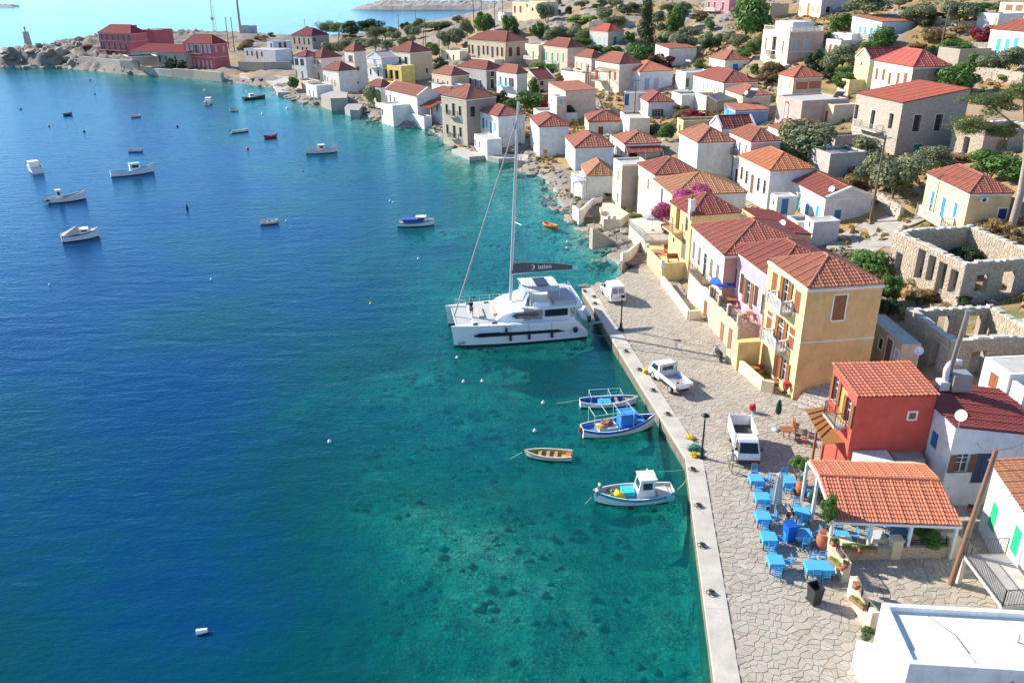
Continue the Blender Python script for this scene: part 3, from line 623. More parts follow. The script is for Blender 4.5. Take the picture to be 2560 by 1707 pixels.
def build_houses():
 H = house
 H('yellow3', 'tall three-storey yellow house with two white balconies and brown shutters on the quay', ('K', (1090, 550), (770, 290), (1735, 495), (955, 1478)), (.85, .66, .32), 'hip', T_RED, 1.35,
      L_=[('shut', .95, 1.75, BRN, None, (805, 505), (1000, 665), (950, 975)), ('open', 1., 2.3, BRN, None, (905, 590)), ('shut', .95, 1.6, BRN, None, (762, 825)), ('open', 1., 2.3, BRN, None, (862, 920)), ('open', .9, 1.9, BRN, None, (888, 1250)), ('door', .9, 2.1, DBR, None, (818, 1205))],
      R_=[('shut', 1., 2.0, BRN, WHITE, (1357, 712))], ov=-.05, band=.51, rwall=(.78, .49, .21))  # one yellow wall: sunlit front paler, shaded side deeper, put into the colours
 H('pink', 'pink house with white trim behind the stone terrace with the blue parasol', ('K', (800, 462), (440, 195), 7.0, -7.6), (.8, .4, .5), 'hip', T_RED, 1.5,
      L_=[('shut', .8, 1.9, DBR, WHITE, (470, 455), (530, 510), (650, 615), (712, 690)), ('open', 1., 2.3, BRN, WHITE, (585, 590))])
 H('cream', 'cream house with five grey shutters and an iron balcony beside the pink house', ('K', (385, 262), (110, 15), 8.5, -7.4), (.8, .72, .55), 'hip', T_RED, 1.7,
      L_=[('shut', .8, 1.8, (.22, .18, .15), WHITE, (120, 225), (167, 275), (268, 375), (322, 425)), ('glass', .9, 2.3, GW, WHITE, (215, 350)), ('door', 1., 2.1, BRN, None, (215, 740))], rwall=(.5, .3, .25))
 H('red', 'red plastered house with a tiled flat pitch roof and brown canopy beside it', ('N', (955, 440), (790, 175), (1590, 385), -6.6), plaster((.6, .1, .07), .08), 'sy', (.46, .16, .085), .35, trim=None, W=5.0, ov=.14,
      L_=[('open', .75, 1.7, BRN, None, (775, 385), (880, 565)), ('door', .95, 2.2, (.5, .36, .12), None, (830, 510)), ], R_=[('shut', .45, .45, BRN, WHITE, (1413, 600))])
 H('chimney', 'yellow house with a white chimney beside the magenta bougainvillea', ('F', (1740, 745), (1500, 580), (2310, 700), -7.2), (.8, .6, .28), 'hip', T_RED, 1.5,
      L_=[('void', 1.1, 2.6, BRN, None, (1575, 770)), ('glass', .7, 1.5, (.3, .3, .28), None, (1678, 850)), ('shut', 1.2, 2.3, (.2, .16, .12), None, (1640, 1140)), ('glass', .5, .5, SLATE, None, (1525, 1035))], trim=None)
 H('orangew', 'white house with a long orange roof overgrown by bougainvillea at its corner', ('F', (1535, 510), (1310, 330), 9, -6.2), WHITE, 'hip', T_OR, 1.6, D=8.6, L_=[('glass', .9, 2.4, (.4, .38, .36), None, (1385, 520)), ('shut', .5, .9, (.4, .4, .4), None, (1455, 530))])
 H('beige7', 'cream two-storey house with brown shutters and red hipped roof above the rocks', ('F', (1310, 268), (1062, 100), (1625, 250), -6.6), (.8, .72, .58), 'hip', T_RED, 1.4, D=7, W=6,
      L_=[('shut', .6, 1.4, BRN, None, (1225, 380))])
 H('beigeflat', 'cream flat-roofed wing with brown shutters and a terrace overlooking the sea', ('F', (920, 175), (828, 105), 4, -6.2), (.8, .72, .58), 'flat', trim=None, D=4.6,
      L_=[('shut', .6, 1.4, BRN, None, (872, 280)), ('shut', .6, 1.4, BRN, None, (862, 535))], rwall=(.42, .36, .31))
 H('white8', 'small white house with an orange roof and a trellis terrace on the shore rocks', ('F', (512, 283), (450, 160), (830, 275), (470, 560)), WHITE, 'hip', T_OR, 1.5, L_=[('shut', .5, 1.0, LBLUE, None, (487, 400))])
 H('wingw8', 'low white wing with a turquoise door under a slatted canopy', ('F', (470, 300), (300, 245), 1.5, -3.4), WHITE, 'flat', trim=None, D=3.4, parapet=.12, L_=[], R_=[])
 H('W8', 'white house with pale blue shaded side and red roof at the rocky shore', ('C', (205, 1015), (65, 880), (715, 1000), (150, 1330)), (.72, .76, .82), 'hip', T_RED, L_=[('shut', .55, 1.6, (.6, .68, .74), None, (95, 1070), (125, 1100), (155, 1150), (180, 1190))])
 H('scaf', 'white house with a pipe frame on its shaded wall and red roof', ('B', (1460, 808), (1310, 680), (1890, 795), (1450, 1265)), (.78, .77, .76), 'hip', T_RED, L_=[('glass', .6, 1.5, GW, None, (1335, 880), (1357, 890), (1380, 920), (1405, 940), (1430, 960)), ], R_=[('shut', .7, .8, (.55, .3, .1), None, (1548, 1175))])
 H('white5', 'white house with four blue shutters and an outer stair by the small jetty', ('B', (855, 655), (575, 580), (1245, 620), (825, 1130)), WHITE, 'hip', T_RED, rh=1.4,
      L_=[('shut', .8, 2., BLUE, None, (637, 755)), ('shut', .7, 1.6, LBLUE, None, (685, 765), (808, 810)), ('door', .9, 2.1, (.06, .3, .55), WHITE, (750, 820))], R_=[('shut', .6, 1.1, BLUE, None, (1100, 800)), ('glass', .6, .6, SLATE, None, (815, 1058))])
 H('w5low', 'low white block with a stair on its side below the blue shuttered house', ('B', (690, 1010), (385, 870), 3.0, -2.8), WHITE, 'flat', trim=None, D=7, parapet=.15, L_=[('glass', .7, 1.2, WW, None, (520, 1040), (580, 1070))])
 H('orange12', 'small cream house with orange trim and a round emblem on its side', ('C', (385, 660), (258, 565), (755, 660), (380, 850)), (.8, .74, .62), 'hip', T_RED, 1.4, trim=(.7, .34, .12), rwall=(.76, .75, .74),
      L_=[('shut', .5, 1.3, (.55, .25, .06), None, (277, 720), (303, 740), (330, 760), (357, 775))], R_=[('door', .9, 1.9, (.2, .05, .03), (.7, .38, .2), (543, 800))], W=6.6, D=8)
 H('ver13', 'white house with a red tiled verandah roof and dark windows', ('C', (868, 965), (720, 850), (1345, 945), (860, 1180)), WHITE, 'hip', T_RED, 1.3, L_=[('glass', .6, 1.5, (.2, .1, .08), None, (745, 1050), (820, 1120))], R_=[('void', 1.5, 1.8, BRN, None, (980, 1120))])
 H('lblue', 'pale blue house with an orange hipped roof and blank side wall', ('C', (1850, 945), (1600, 812), 5.5, -6.5), (.5, .7, .8), 'hip', T_OR, 1.6, rwall=(.7, .7, .66), D=8.6)
 H('temple', 'white gabled house with a small iron balcony and dark red roof', ('D', (492, 482), (335, 430), (805, 475), -6.8), WHITE, 'gx', T_DK, 1.5, rot=9, D=4.6, W=5.4, rwall=(.74, .72, .68),
      L_=[('glass', .55, 1.6, GW, None, (362, 560)), ('glass', .6, 1.8, (.2, .2, .2), None, (412, 600)), ('shut', .5, 1.5, GW, None, (380, 880))], R_=[('shut', 1., 2.0, (.42, .38, .28), None, (540, 620))])
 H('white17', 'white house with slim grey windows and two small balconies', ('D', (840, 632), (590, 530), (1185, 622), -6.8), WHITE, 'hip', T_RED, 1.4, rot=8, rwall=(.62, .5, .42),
      L_=[('glass', .5, 1.4, (.3, .3, .3), None, (630, 685), (775, 730)), ('glass', .6, 1.9, (.3, .3, .3), None, (700, 715)), ('shut', .6, 1.6, DBR, None, (525, 930)), ('shut', .5, 1.5, GW, None, (600, 965)), ('shut', .7, 1.9, DBR, None, (662, 1030))])
 H('palew', 'weathered white house with an old orange roof and boarded brown door', ('G', (690, 312), (325, 145), (1200, 290), (655, 780)), (.76, .73, .66), 'hip', (.5, .17, .075), 1.6, trim=(.7, .66, .55), rwall=(.72, .71, .72),
      L_=[('glass', .8, 1.8, (.5, .42, .36), (.75, .72, .62), (352, 345), (410, 395), (548, 480), (620, 510)), ('door', .95, 2.6, (.2, .11, .07), (.75, .72, .62), (472, 470))])
 H('whiteG', 'white gabled house with turquoise shutters and a satellite dish on the roof', ('G', (1340, 640), (860, 440), (1885, 635), (1300, 950)), WHITE, 'gy', T_RED, 1.15, rot=6.5, rwall=(.7, .68, .72),
      L_=[('shut', .7, 1.6, (.02, .4, .62), None, (1020, 715), (1235, 805)), ('shut', .8, 2.2, (.02, .36, .6), None, (1118, 790))], R_=[('shut', .85, 1.15, BLUE, None, (1478, 830))])
 H('longy', 'long low yellow outbuilding with a plain red sloping roof', ('G', (785, 1040), (335, 750), (1190, 1115), -4.6), (.8, .66, .36), 'sx', (.36, .085, .055), -.5, trim=None, rot=7, W=3.7, D=10.2, rwall=(.66, .48, .26), ridges=False, ov=.05)
 H('ann1', 'small white cube annex with a blue door beside the turquoise shutters', ('G', (772, 632), (680, 575), (960, 590), -3.2), WHITE, 'flat', trim=None, rot=8, D=2, W=2.6, parapet=.1, L_=[('glass', .35, .7, SLATE, None, (725, 685))], R_=[('door', .9, 2.0, BLUE, None, (855, 735))])
 H('ann2', 'small white cube annex with a grey roof standing in the lane', ('G', (1200, 927), (1100, 885), (1510, 905), (1180, 1200)), WHITE, 'flat', trim=None, rot=10, D=2, parapet=.08, rwall=(.72, .7, .73), L_=[('glass', .3, .6, SLATE, None, (1150, 945))])
 H('yellR', 'pale yellow house with three blue shutters and an air conditioner on the side', ('H', (1720, 485), (1225, 250), (2220, 480), (1640, 970)), (.82, .72, .38), 'hip', T_RED, 1.4, rwall=(.74, .55, .3),
      L_=[('shut', .7, 1.9, (.04, .26, .5), WHITE, (1275, 560), (1543, 700)), ('door', .85, 2.5, (.04, .26, .5), WHITE, (1400, 665))], R_=[('shut', .9, 1.2, (.02, .05, .2), WHITE, (2095, 730))])
 H('smallb', 'low beige building with a grey flat roof tucked behind the tall yellow house', ('L', (720, 1115), (405, 850), 1.5, -3.2), (.6, .47, .36), 'flat', trim=None, parapet=.02, D=6, L_=[('glass', .6, .9, DBR, WHITE, (470, 1100)), ('shut', .5, .7, GW, WHITE, (655, 1225)), ('door', .9, 2.1, (.2, .12, .12), WHITE, (560, 1190))])
 H('modern', 'white flat-roofed house with a brown shuttered window beside the roofless ruin', ('N', (2235, 262), (2035, 125), 7, -4.2), WHITE, 'flat', (0, 0, 0), trim=None, parapet=.06, D=2.8, rot=4, L_=[('shut', .9, 1.1, BRN, None, (2095, 310))])
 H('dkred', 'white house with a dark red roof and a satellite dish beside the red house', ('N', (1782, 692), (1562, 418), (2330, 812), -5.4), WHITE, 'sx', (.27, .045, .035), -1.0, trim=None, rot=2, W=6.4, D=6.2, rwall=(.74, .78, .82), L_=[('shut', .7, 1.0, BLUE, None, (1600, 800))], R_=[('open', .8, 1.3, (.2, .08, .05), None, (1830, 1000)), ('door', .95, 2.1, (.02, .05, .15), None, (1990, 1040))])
 H('stone', 'large rough stone house with empty windows and a balcony above the olive trees', ('E', (930, 368), (300, 222), (1555, 300), (820, 1010)), stonem((.56, .5, .41), 2.6), 'sx', (.52, .15, .08), 1.5, trim=None, rot=12, W=10.5, D=11, rwall=stonem((.4, .32, .28), 2.6), ov=.1,
      L_=[('void', .9, 2.1, BRN, None, (375, 470), (785, 580)), ('void', 1., 2.7, BRN, WHITE, (570, 560))], R_=[('void', 1.2, 2.3, BRN, (.5, .46, .42), (1092, 605), (1345, 598)), ('shut', 1.3, 1.9, (.02, .2, .1), (.5, .48, .45), (1090, 930))])
 H('mansion', 'old cream mansion with a balustraded roof terrace and faded pink side wall', ('d', (1765, 385), (1450, 350), (2170, 390), (1720, 790)), (.78, .7, .56), 'flat', trim=None, rot=15, parapet=.1, rwall=plaster((.6, .42, .34), .6), far=True, band=.42,
      L_=[('glass', .5, 2.8, (.3, .26, .2), None, (1480, 520), (1680, 560)), ('void', 1.7, 4., BRN, None, (1575, 540)), ('shut', 1.6, 1.6, (.5, .42, .33), None, (1540, 720))], R_=[('shut', 1., 2.6, (.36, .44, .52), (.62, .55, .5), (1810, 540), (1950, 545)), ('shut', 1.1, 1.4, (.3, .45, .5), None, (1845, 760))])
 H('wmono', 'white house with a red sloped roof behind the dark bougainvillea bush', ('d', (342, 575), (88, 548), (600, 500), -5), WHITE, 'sy', T_RED, .6, rot=14, D=9, W=8, trim=None, L_=[('void', .8, 2.2, BRN, None, (135, 690), (185, 680))])
 H('bluesh', 'cream house with blue shutters and a red panel door beside the mansion', ('d', (1003, 712), (745, 672), (1290, 715), (1003, 850)), (.8, .74, .6), 'hip', T_RED, 2.0, rot=12, D=9, rwall=(.7, .62, .56), R_=[('shut', 1.5, 1.9, BLUE, WHITE, (1120, 800)), ('shut', 1.2, 1.7, (.3, .04, .03), None, (1240, 800))])
 H('large38', 'long white house with pink and green shutters under a wide red roof', ('d', (988, 975), (560, 880), (1385, 970), -5.6), WHITE, 'hip', T_RED, 1.9, rot=12, D=15, rwall=(.62, .55, .5), L_=[('shut', .7, 1.9, (.6, .3, .2), None, (748, 1030), (790, 1030), (835, 1050), (880, 1060), (920, 1075)), ('shut', .8, 2.4, (.3, .45, .3), None, (590, 1010), (640, 1040), (680, 1050))])
 H('r39', 'low house with a red roof and a solar tank beside the dark corrugated canopy', ('d', (1212, 1127), (1010, 1050), (1540, 1115), -4.6), (.72, .6, .42), 'hip', T_RED, 1.3, trim=WHITE)
 H('blue40', 'bright blue house with a red sloping roof and a stepped front wall', ('D', (655, 268), (515, 215), (1025, 245), (655, 470)), (.13, .38, .72), 'sy', T_RED, .5, trim=(.55, .65, .75), rot=8, rwall=(.22, .33, .6), D=5.4, W=6.5)
 H('salmon', 'peach coloured house with a flat grey roof and brown doors', ('D', (1815, 212), (1440, 170), (1975, 210), (1800, 430)), (.82, .58, .4), 'flat', trim=None, rot=14, D=8.5, W=4.5, rwall=(.66, .56, .47), parapet=.12, L_=[('shut', .7, 2., BRN, None, (1500, 265), (1590, 300), (1720, 340)), ('shut', .6, 1., BRN, None, (1645, 275))])
 H('salmon2', 'mauve walled building with a wide flat terrace roof beside the peach house', ('D', (1440, 170), (1080, 60), 7, -4.6), (.5, .4, .38), 'flat', trim=None, rot=14, D=8, W=9, parapet=.25)
 H('hip42', 'small cream house with a hipped red roof and two brick panels on its side', ('d', (1812, 913), (1630, 875), (2150, 910), -6), (.8, .72, .54), 'hip', (.44, .13, .07), 1.7, rot=10, D=6, trim=(.7, .66, .56), rwall=(.55, .45, .36), L_=[('shut', .6, 1.6, (.5, .33, .16), None, (1660, 985), (1765, 1000))], R_=[('shut', 2.4, 1.4, (.36, .12, .07), None, (1905, 1010)), ('shut', 2.4, 1.4, (.36, .12, .07), None, (2055, 1000))])
 H('dup44', 'stone and cream house with brown shutters and red hipped roof on the slope', ('e', (1052, 790), (560, 705), (1480, 795), -6.4), (.78, .72, .6), 'hip', (.44, .09, .07), 2.3, rot=8, D=12, rwall=stonem((.3, .26, .25), 2.2), L_=[('shut', .8, 1.9, BRN, None, (620, 870), (700, 880), (770, 925), (870, 925)), ('shut', 1., 1.9, BRN, None, (955, 930))])
 H('gab44', 'yellow gabled house end with dark red roof behind the brown shuttered house', ('e', (545, 700), (380, 690), 9, -6.), (.82, .7, .36), 'gx', (.2, .03, .025), 1.7, rot=10, D=5, L_=[('shut', .5, .7, DBR, WHITE, (440, 752))])
 H('wb45', 'white house with blue shutters and an orange roof high on the slope', ('e', (688, 262), (378, 248), (1000, 200), (690, 450)), (.8, .76, .68), 'sy', T_OR, 1.0, rot=20, D=9.5, W=9, trim=None, rwall=(.68, .66, .7), L_=[('shut', .8, 2.1, (.1, .4, .66), None, (420, 370), (480, 380), (630, 350)), ('door', .9, 2.2, (.1, .3, .55), None, (553, 390))], R_=[('shut', 1.1, 1.4, (.02, .08, .22), None, (795, 365))])
 H('rt46', 'cream house with turquoise shutters beside the crimson bougainvillea', ('e', (2420, 378), (2005, 352), 6, -4.6), (.82, .75, .6), 'hip', T_RED, 1.8, rot=10, D=10, L_=[('shut', 1.1, 2.4, (.04, .42, .62), WHITE, (2050, 535), (2255, 525)), ('door', 1.1, 2.4, (.05, .5, .7), WHITE, (2150, 540))])
 H('rt47', 'yellow and white tower house at the upper right edge', ('e', (2500, 60), (2110, 50), 7, -6.5), (.85, .8, .5), 'flat', trim=None, rot=12, D=10, L_=[('shut', .8, 2.2, (.4, .2, .1), None, (2140, 290), (2250, 280)), ('shut', 2., 1.2, (.3, .14, .08), None, (2180, 80), (2300, 80))])
 H('rt48', 'small white block with a brown door beside the yellow tower house', ('e', (2060, 180), (1850, 165), 6, -4.5), (.78, .74, .7), 'flat', trim=None, rot=12, D=6, L_=[('door', .9, 2.2, (.45, .35, .2), None, (2015, 280))])
 H('stonec', 'long stone house with brown window frames and twin red hipped roofs', ('c', (605, 385), (215, 360), (810, 370), (610, 620)), (.6, .5, .38), 'hip', T_RED, 2.6, trim=(.62, .52, .42), D=20, far=True, L_=[('glass', 1., 2.8, (.3, .15, .08), (.6, .5, .4), (252, 452), (300, 455), (400, 462), (438, 465), (528, 475), (570, 480)), ('glass', 1.2, 3.4, (.5, .48, .44), (.62, .56, .5), (356, 470), (482, 480))], R_=[('shut', 1.4, 2.8, (.15, .03, .02), None, (647, 480), (718, 475))])
 H('green48', 'beige house with five green shutters and a lace balcony', ('c', (1172, 440), (905, 420), (1335, 435), (1172, 635)), (.66, .56, .44), 'hip', T_RED, 2.2, rot=29, D=14, trim=(.62, .54, .42), L_=[('shut', 1., 2.6, (.1, .36, .2), WHITE, (932, 512), (978, 518), (1083, 528), (1133, 530)), ('door', 1.1, 3.2, (.03, .28, .14), WHITE, (1032, 535)), ('door', 1., 2., (.02, .22, .1), None, (1090, 645))])
 H('cream48', 'cream annex with brown shutters and a curved white balcony', ('c', (905, 425), (745, 418), 6, -6.4), (.8, .72, .5), 'flat', trim=WHITE, rot=29, D=8.5, L_=[('shut', .8, 1.7, BRN, WHITE, (795, 485)), ('door', .9, 2.4, (.3, .09, .05), WHITE, (857, 505)), ('shut', .8, 1.2, BRN, None, (735, 598), (790, 605), (845, 612))])
 H('teal49', 'small beige house with white and turquoise window sets and red roof', ('c', (1545, 292), (1370, 282), (1690, 285), (1545, 430)), (.62, .56, .47), 'hip', (.5, .1, .07), 1.9, rot=30, D=10, trim=(.68, .6, .5), L_=[('shut', 1.3, 2.6, (.3, .58, .66), WHITE, (1405, 370), (1460, 375), (1510, 378))], R_=[('door', 1.3, 2.6, TEAL, WHITE, (1607, 378))])
 H('p50', 'pale pink house with orange shutters beside the pergola', ('c', (1392, 537), (1225, 510), (1520, 530), (1390, 660)), (.8, .66, .56), 'hip', T_RED, 1.9, rot=28, D=9, L_=[('shut', .7, 2.2, (.55, .28, .14), None, (1255, 605), (1300, 610), (1345, 620))])
 H('p51', 'cream house with a dark timber pergola and red panels in front', ('c', (1650, 592), (1400, 560), (1845, 592), -7.4), (.8, .7, .56), 'hip', T_RED, 2.2, rot=24, D=12, rwall=(.72, .62, .54), L_=[('void', .8, 2., BRN, None, (1560, 690), (1607, 700)), ('shut', 1.6, 2.6, (.45, .03, .04), None, (1410, 690))])
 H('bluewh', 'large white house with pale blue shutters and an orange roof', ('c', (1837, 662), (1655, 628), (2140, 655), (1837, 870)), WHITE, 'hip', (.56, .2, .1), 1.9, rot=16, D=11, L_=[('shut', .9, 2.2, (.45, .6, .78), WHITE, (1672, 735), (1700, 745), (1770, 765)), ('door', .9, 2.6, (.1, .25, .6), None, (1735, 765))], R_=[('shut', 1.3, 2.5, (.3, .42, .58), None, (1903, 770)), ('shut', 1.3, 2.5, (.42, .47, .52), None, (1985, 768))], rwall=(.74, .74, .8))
 H('bluewh2', 'low white block with blue doors in front of the pale blue shuttered house', ('C', (860, 290), (610, 235), 3.5, -4.6), WHITE, 'flat', trim=None, rot=-8, D=2.5, parapet=.2, W=6.5, R_=[('door', .9, 2.4, (.01, .12, .3), None, (828, 335)), ('shut', .5, .8, (.01, .14, .36), None, (741, 293))])
 H('gs53', 'white house with dark green shutters and two air conditioners', ('C', (1182, 405), (1020, 335), (1520, 400), (1175, 640)), WHITE, 'hip', T_RED, 1.5, trim=(.7, .66, .6), L_=[('shut', .7, 1.6, (.07, .2, .07), None, (1030, 480), (1052, 495), (1137, 530)), ('glass', .7, 2.2, (.15, .25, .12), None, (1098, 540))], R_=[('open', 1.2, 1.5, (.06, .15, .06), (.5, .45, .4), (1305, 548))], rwall=(.76, .74, .74))
 H('greyH', 'grey house with five tall white framed windows and red hipped roof', ('c', (425, 645), (135, 612), (590, 630), (425, 845)), (.47, .47, .47), 'hip', T_RED, 2., D=14, rwall=(.3, .3, .32), L_=[('glass', 1., 2.6, WW, WHITE, (183, 752), (228, 755), (325, 770), (373, 782)), ('glass', 1.1, 3., TEAL, WHITE, (277, 768))], R_=[('glass', 1.3, 1.4, SLATE, WHITE, (480, 682)), ('glass', 1.3, 2.6, SLATE, WHITE, (480, 773))])
 H('wbalc', 'white house with a turquoise balcony and dark brown doors', ('c', (705, 680), (512, 662), (800, 672), -6.6), WHITE, 'hip', T_RED, 1.8, rot=34, D=9.5, L_=[('void', .9, 2., BRN, WHITE, (555, 740)), ('shut', .9, 2., (.03, .1, .2), WHITE, (605, 750)), ('open', 1., 2.1, DBR, WHITE, (655, 758))])
 H('gab56', 'pale yellow gabled house with ivy climbing its front', ('B', (1430, 122), (1125, 70), (1690, 100), (1420, 330)), (.8, .74, .52), 'gx', T_DK, 2.2, D=9, rwall=(.62, .52, .4), L_=[('glass', .9, 1.2, SLATE, None, (1260, 155), (1350, 160)), ('glass', .9, 1.6, (.5, .5, .46), WHITE, (1180, 280), (1262, 285))], R_=[('glass', 1.1, 1.2, DBR, None, (1497, 168)), ('glass', 1.1, .9, DBR, None, (1500, 285))])
 H('peach57', 'peach house with a red sloped roof and a small round vent on it', ('B', (1845, 287), (1545, 228), (2115, 215), -6.2), (.8, .74, .62), 'sy', T_RED, 1.0, rot=22, D=9, W=7.5, rwall=(.76, .58, .44), trim=None)
 H('peachtow', 'narrow cream stair block with a turquoise shutter below the peach house', ('B', (1715, 385), (1580, 360), 2.4, -5.6), (.82, .76, .68), 'flat', trim=None, rot=22, D=3.4, rwall=(.74, .55, .45), R_=[('shut', .9, 1.1, (.2, .5, .45), WHITE, (1778, 435))], L_=[('glass', .3, .8, SLATE, None, (1640, 425))])
 H('greyc', 'grey stone house with iron balconies standing right at the water', ('B', (385, 405), (15, 350), (825, 360), (385, 1090)), (.52, .46, .37), 'hip', T_RED, 2.1, rwall=(.36, .3, .26), band=None,
      L_=[('glass', .8, 1.8, (.08, .07, .06), (.4, .36, .3), (100, 545), (295, 575), (110, 840), (303, 885)), ('glass', .9, 2.4, (.08, .07, .06), (.4, .36, .3), (200, 555), (212, 880))], R_=[('glass', 1.1, 2., (.03, .03, .03), None, (482, 588))])
 H('pinkr59', 'pale pink house with arcaded balcony and red hipped roof in the far row', ('b', (742, 537), (617, 512), (935, 530), -7.4), (.8, .68, .6), 'hip', T_RED, 2.6, rot=46, L_=[('shut', 1.3, 2.2, (.3, .1, .06), None, (680, 580)), ('shut', .7, 2., (.3, .1, .06), None, (718, 588)), ('shut', .8, 2., (.3, .1, .06), None, (645, 680), (682, 690), (725, 700))])
 H('tower', 'slim cream tower house with orange bands and a red pyramid roof', ('b', (1045, 472), (957, 463), (1152, 470), (1020, 825)), (.8, .76, .68), 'hip', T_RED, 2.2, rot=44, trim=(.75, .5, .35), band=.7, L_=[('open', .9, 1.8, (.3, .2, .1), None, (1015, 540)), ('shut', .7, 1.5, (.4, .2, .1), (.7, .4, .2), (965, 640), (925, 620))], R_=[('glass', .8, 1., (.3, .15, .1), (.7, .4, .2), (1083, 632)), ('glass', .7, .6, (.4, .38, .34), None, (992, 772))])
 H('tower2', 'low cream wing with a red roof stepping down to the shore rocks', ('b', (905, 655), (760, 640), 6, -6.4), (.82, .78, .7), 'hip', T_RED, 2.2, rot=44, L_=[('shut', .5, 1.6, (.4, .22, .14), None, (785, 720), (845, 760), (872, 765)), ('glass', .5, 1.4, WW, None, (760, 715), (805, 730))])
 H('cream62', 'tall cream house with a yellow verandah and dark grey upper windows', ('b', (1560, 485), (1374, 467), (1762, 480), -8.6), (.8, .76, .64), 'hip', T_RED, 2.6, rot=43, rwall=(.7, .56, .36), L_=[('glass', 1.4, 2.8, (.2, .26, .28), (.5, .52, .52), (1410, 560), (1470, 570), (1525, 570))], R_=[('glass', .8, 1.4, SLATE, None, (1718, 650))])
 H('yver62', 'yellow verandah block with square arches below the tall cream house', ('b', (1480, 620), (1312, 605), 5, -5.4), (.8, .62, .2), 'flat', trim=WHITE, rot=43, L_=[('void', 1.9, 2.6, BRN, (.8, .66, .3), (1338, 680), (1388, 685), (1440, 690))])
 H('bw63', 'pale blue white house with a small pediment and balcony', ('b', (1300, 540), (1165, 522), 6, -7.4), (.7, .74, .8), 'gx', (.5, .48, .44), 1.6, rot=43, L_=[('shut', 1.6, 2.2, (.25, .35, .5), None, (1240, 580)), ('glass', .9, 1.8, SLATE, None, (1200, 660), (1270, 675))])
 H('grey64', 'narrow grey and white house with a glazed porch in the far row', ('b', (600, 525), (490, 480), 6, -8), (.62, .62, .62), 'hip', (.3, .06, .07), 1.6, rot=48, L_=[('glass', 2., 2., SLATE, None, (570, 575), (520, 570)), ('glass', .9, 2.6, WW, None, (575, 695), (505, 680))])
 H('sto65', 'grey stone house with a dark red roof and chimney before the sea', ('b', (657, 332), (475, 325), (815, 330), (685, 465)), (.42, .38, .34), 'hip', (.26, .04, .05), 3., rot=50, trim=(.5, .46, .42), rwall=(.34, .32, .32), L_=[('glass', 1.3, 2.8, (.4, .4, .4), None, (500, 375), (545, 378), (590, 380), (632, 385)), ('glass', 1.3, 2., DBR, None, (530, 450), (575, 455), (610, 458))], R_=[('glass', 1.2, 1.6, SLATE, None, (687, 365))])
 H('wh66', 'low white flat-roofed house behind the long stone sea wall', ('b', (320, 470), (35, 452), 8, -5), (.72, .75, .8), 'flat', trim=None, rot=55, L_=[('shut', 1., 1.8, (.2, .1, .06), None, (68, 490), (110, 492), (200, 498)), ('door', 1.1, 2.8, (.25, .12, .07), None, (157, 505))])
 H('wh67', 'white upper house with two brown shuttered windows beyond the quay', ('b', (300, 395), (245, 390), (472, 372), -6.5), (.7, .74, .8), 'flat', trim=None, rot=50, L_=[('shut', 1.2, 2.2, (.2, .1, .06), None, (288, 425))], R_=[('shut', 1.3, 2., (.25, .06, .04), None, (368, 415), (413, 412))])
 H('wr68', 'small white house with turquoise shutters and red roof near the shore', ('b', (1290, 805), (1145, 787), (1418, 785), -5), WHITE, 'hip', T_RED, 1.5, rot=40, D=7, L_=[('shut', .7, 1.8, (.1, .38, .55), None, (1173, 850), (1200, 855), (1232, 862), (1258, 868))])
 H('wl69', 'long white house with a red gabled roof in the shoreline row', ('b', (1625, 888), (1312, 815), 6, -5.8), WHITE, 'gy', T_RED, 1.7, rot=33, D=17, L_=[('glass', .8, 2., (.25, .2, .18), None, (1345, 915), (1382, 912), (1418, 930))])
 H('wl69b', 'low white annex with an arched doorway below the long gabled house', ('b', (1400, 985), (1265, 960), 5, -3.6), (.78, .78, .76), 'flat', trim=None, rot=33, D=6.4, L_=[('glass', .7, 1.4, SLATE, None, (1305, 1030))])
 H('vh70', 'white house with a wide red verandah roof over dark round windows', ('b', (1855, 955), (1610, 950), 5.5, -4.4), WHITE, 'sx', (.45, .1, .06), 1.2, trim=None, rot=34, D=14, far=True, L_=[('void', 1., 1.3, DBR, WHITE, (1635, 1000), (1705, 1000), (1812, 1000)), ('void', 1.2, 2., DBR, None, (1755, 1005))])
 H('vh70b', 'red hipped roof house rising behind the white verandah house', ('b', (1905, 880), (1690, 890), 5.5, -5.6), WHITE, 'hip', T_RED, 1.3, trim=None, rot=34, D=9, far=True)
 H('b71', 'small beige house with white doors and an orange roof', ('b', (1940, 698), (1712, 677), 6, -4.6), (.62, .52, .4), 'hip', T_RED, 2., rot=36, D=10.5, L_=[('glass', .9, 2.1, WW, WHITE, (1760, 755), (1818, 762), (1862, 775), (1908, 780))])
 H('redR', 'rose red two-storey building with a hipped roof near the far jetty', ('a', (1950, 407), (1680, 398), (2085, 402), (1975, 638)), (.55, .13, .14), 'hip', (.3, .03, .03), 3., rot=60, trim=(.75, .55, .5), band=.46, far=True, L_=[('shut', 1., 2.8, (.5, .4, .42), WHITE, (1722, 447), (1762, 450), (1842, 450), (1885, 450), (1922, 452)), ('glass', 1.6, 3., (.4, .34, .36), WHITE, (1802, 452)), ('shut', 1., 2.6, (.55, .4, .42), None, (1742, 578), (1785, 582), (1826, 585), (1868, 590), (1905, 592), (1943, 595))], R_=[('shut', .9, 2.2, (.5, .42, .44), None, (1985, 452), (2055, 450))])
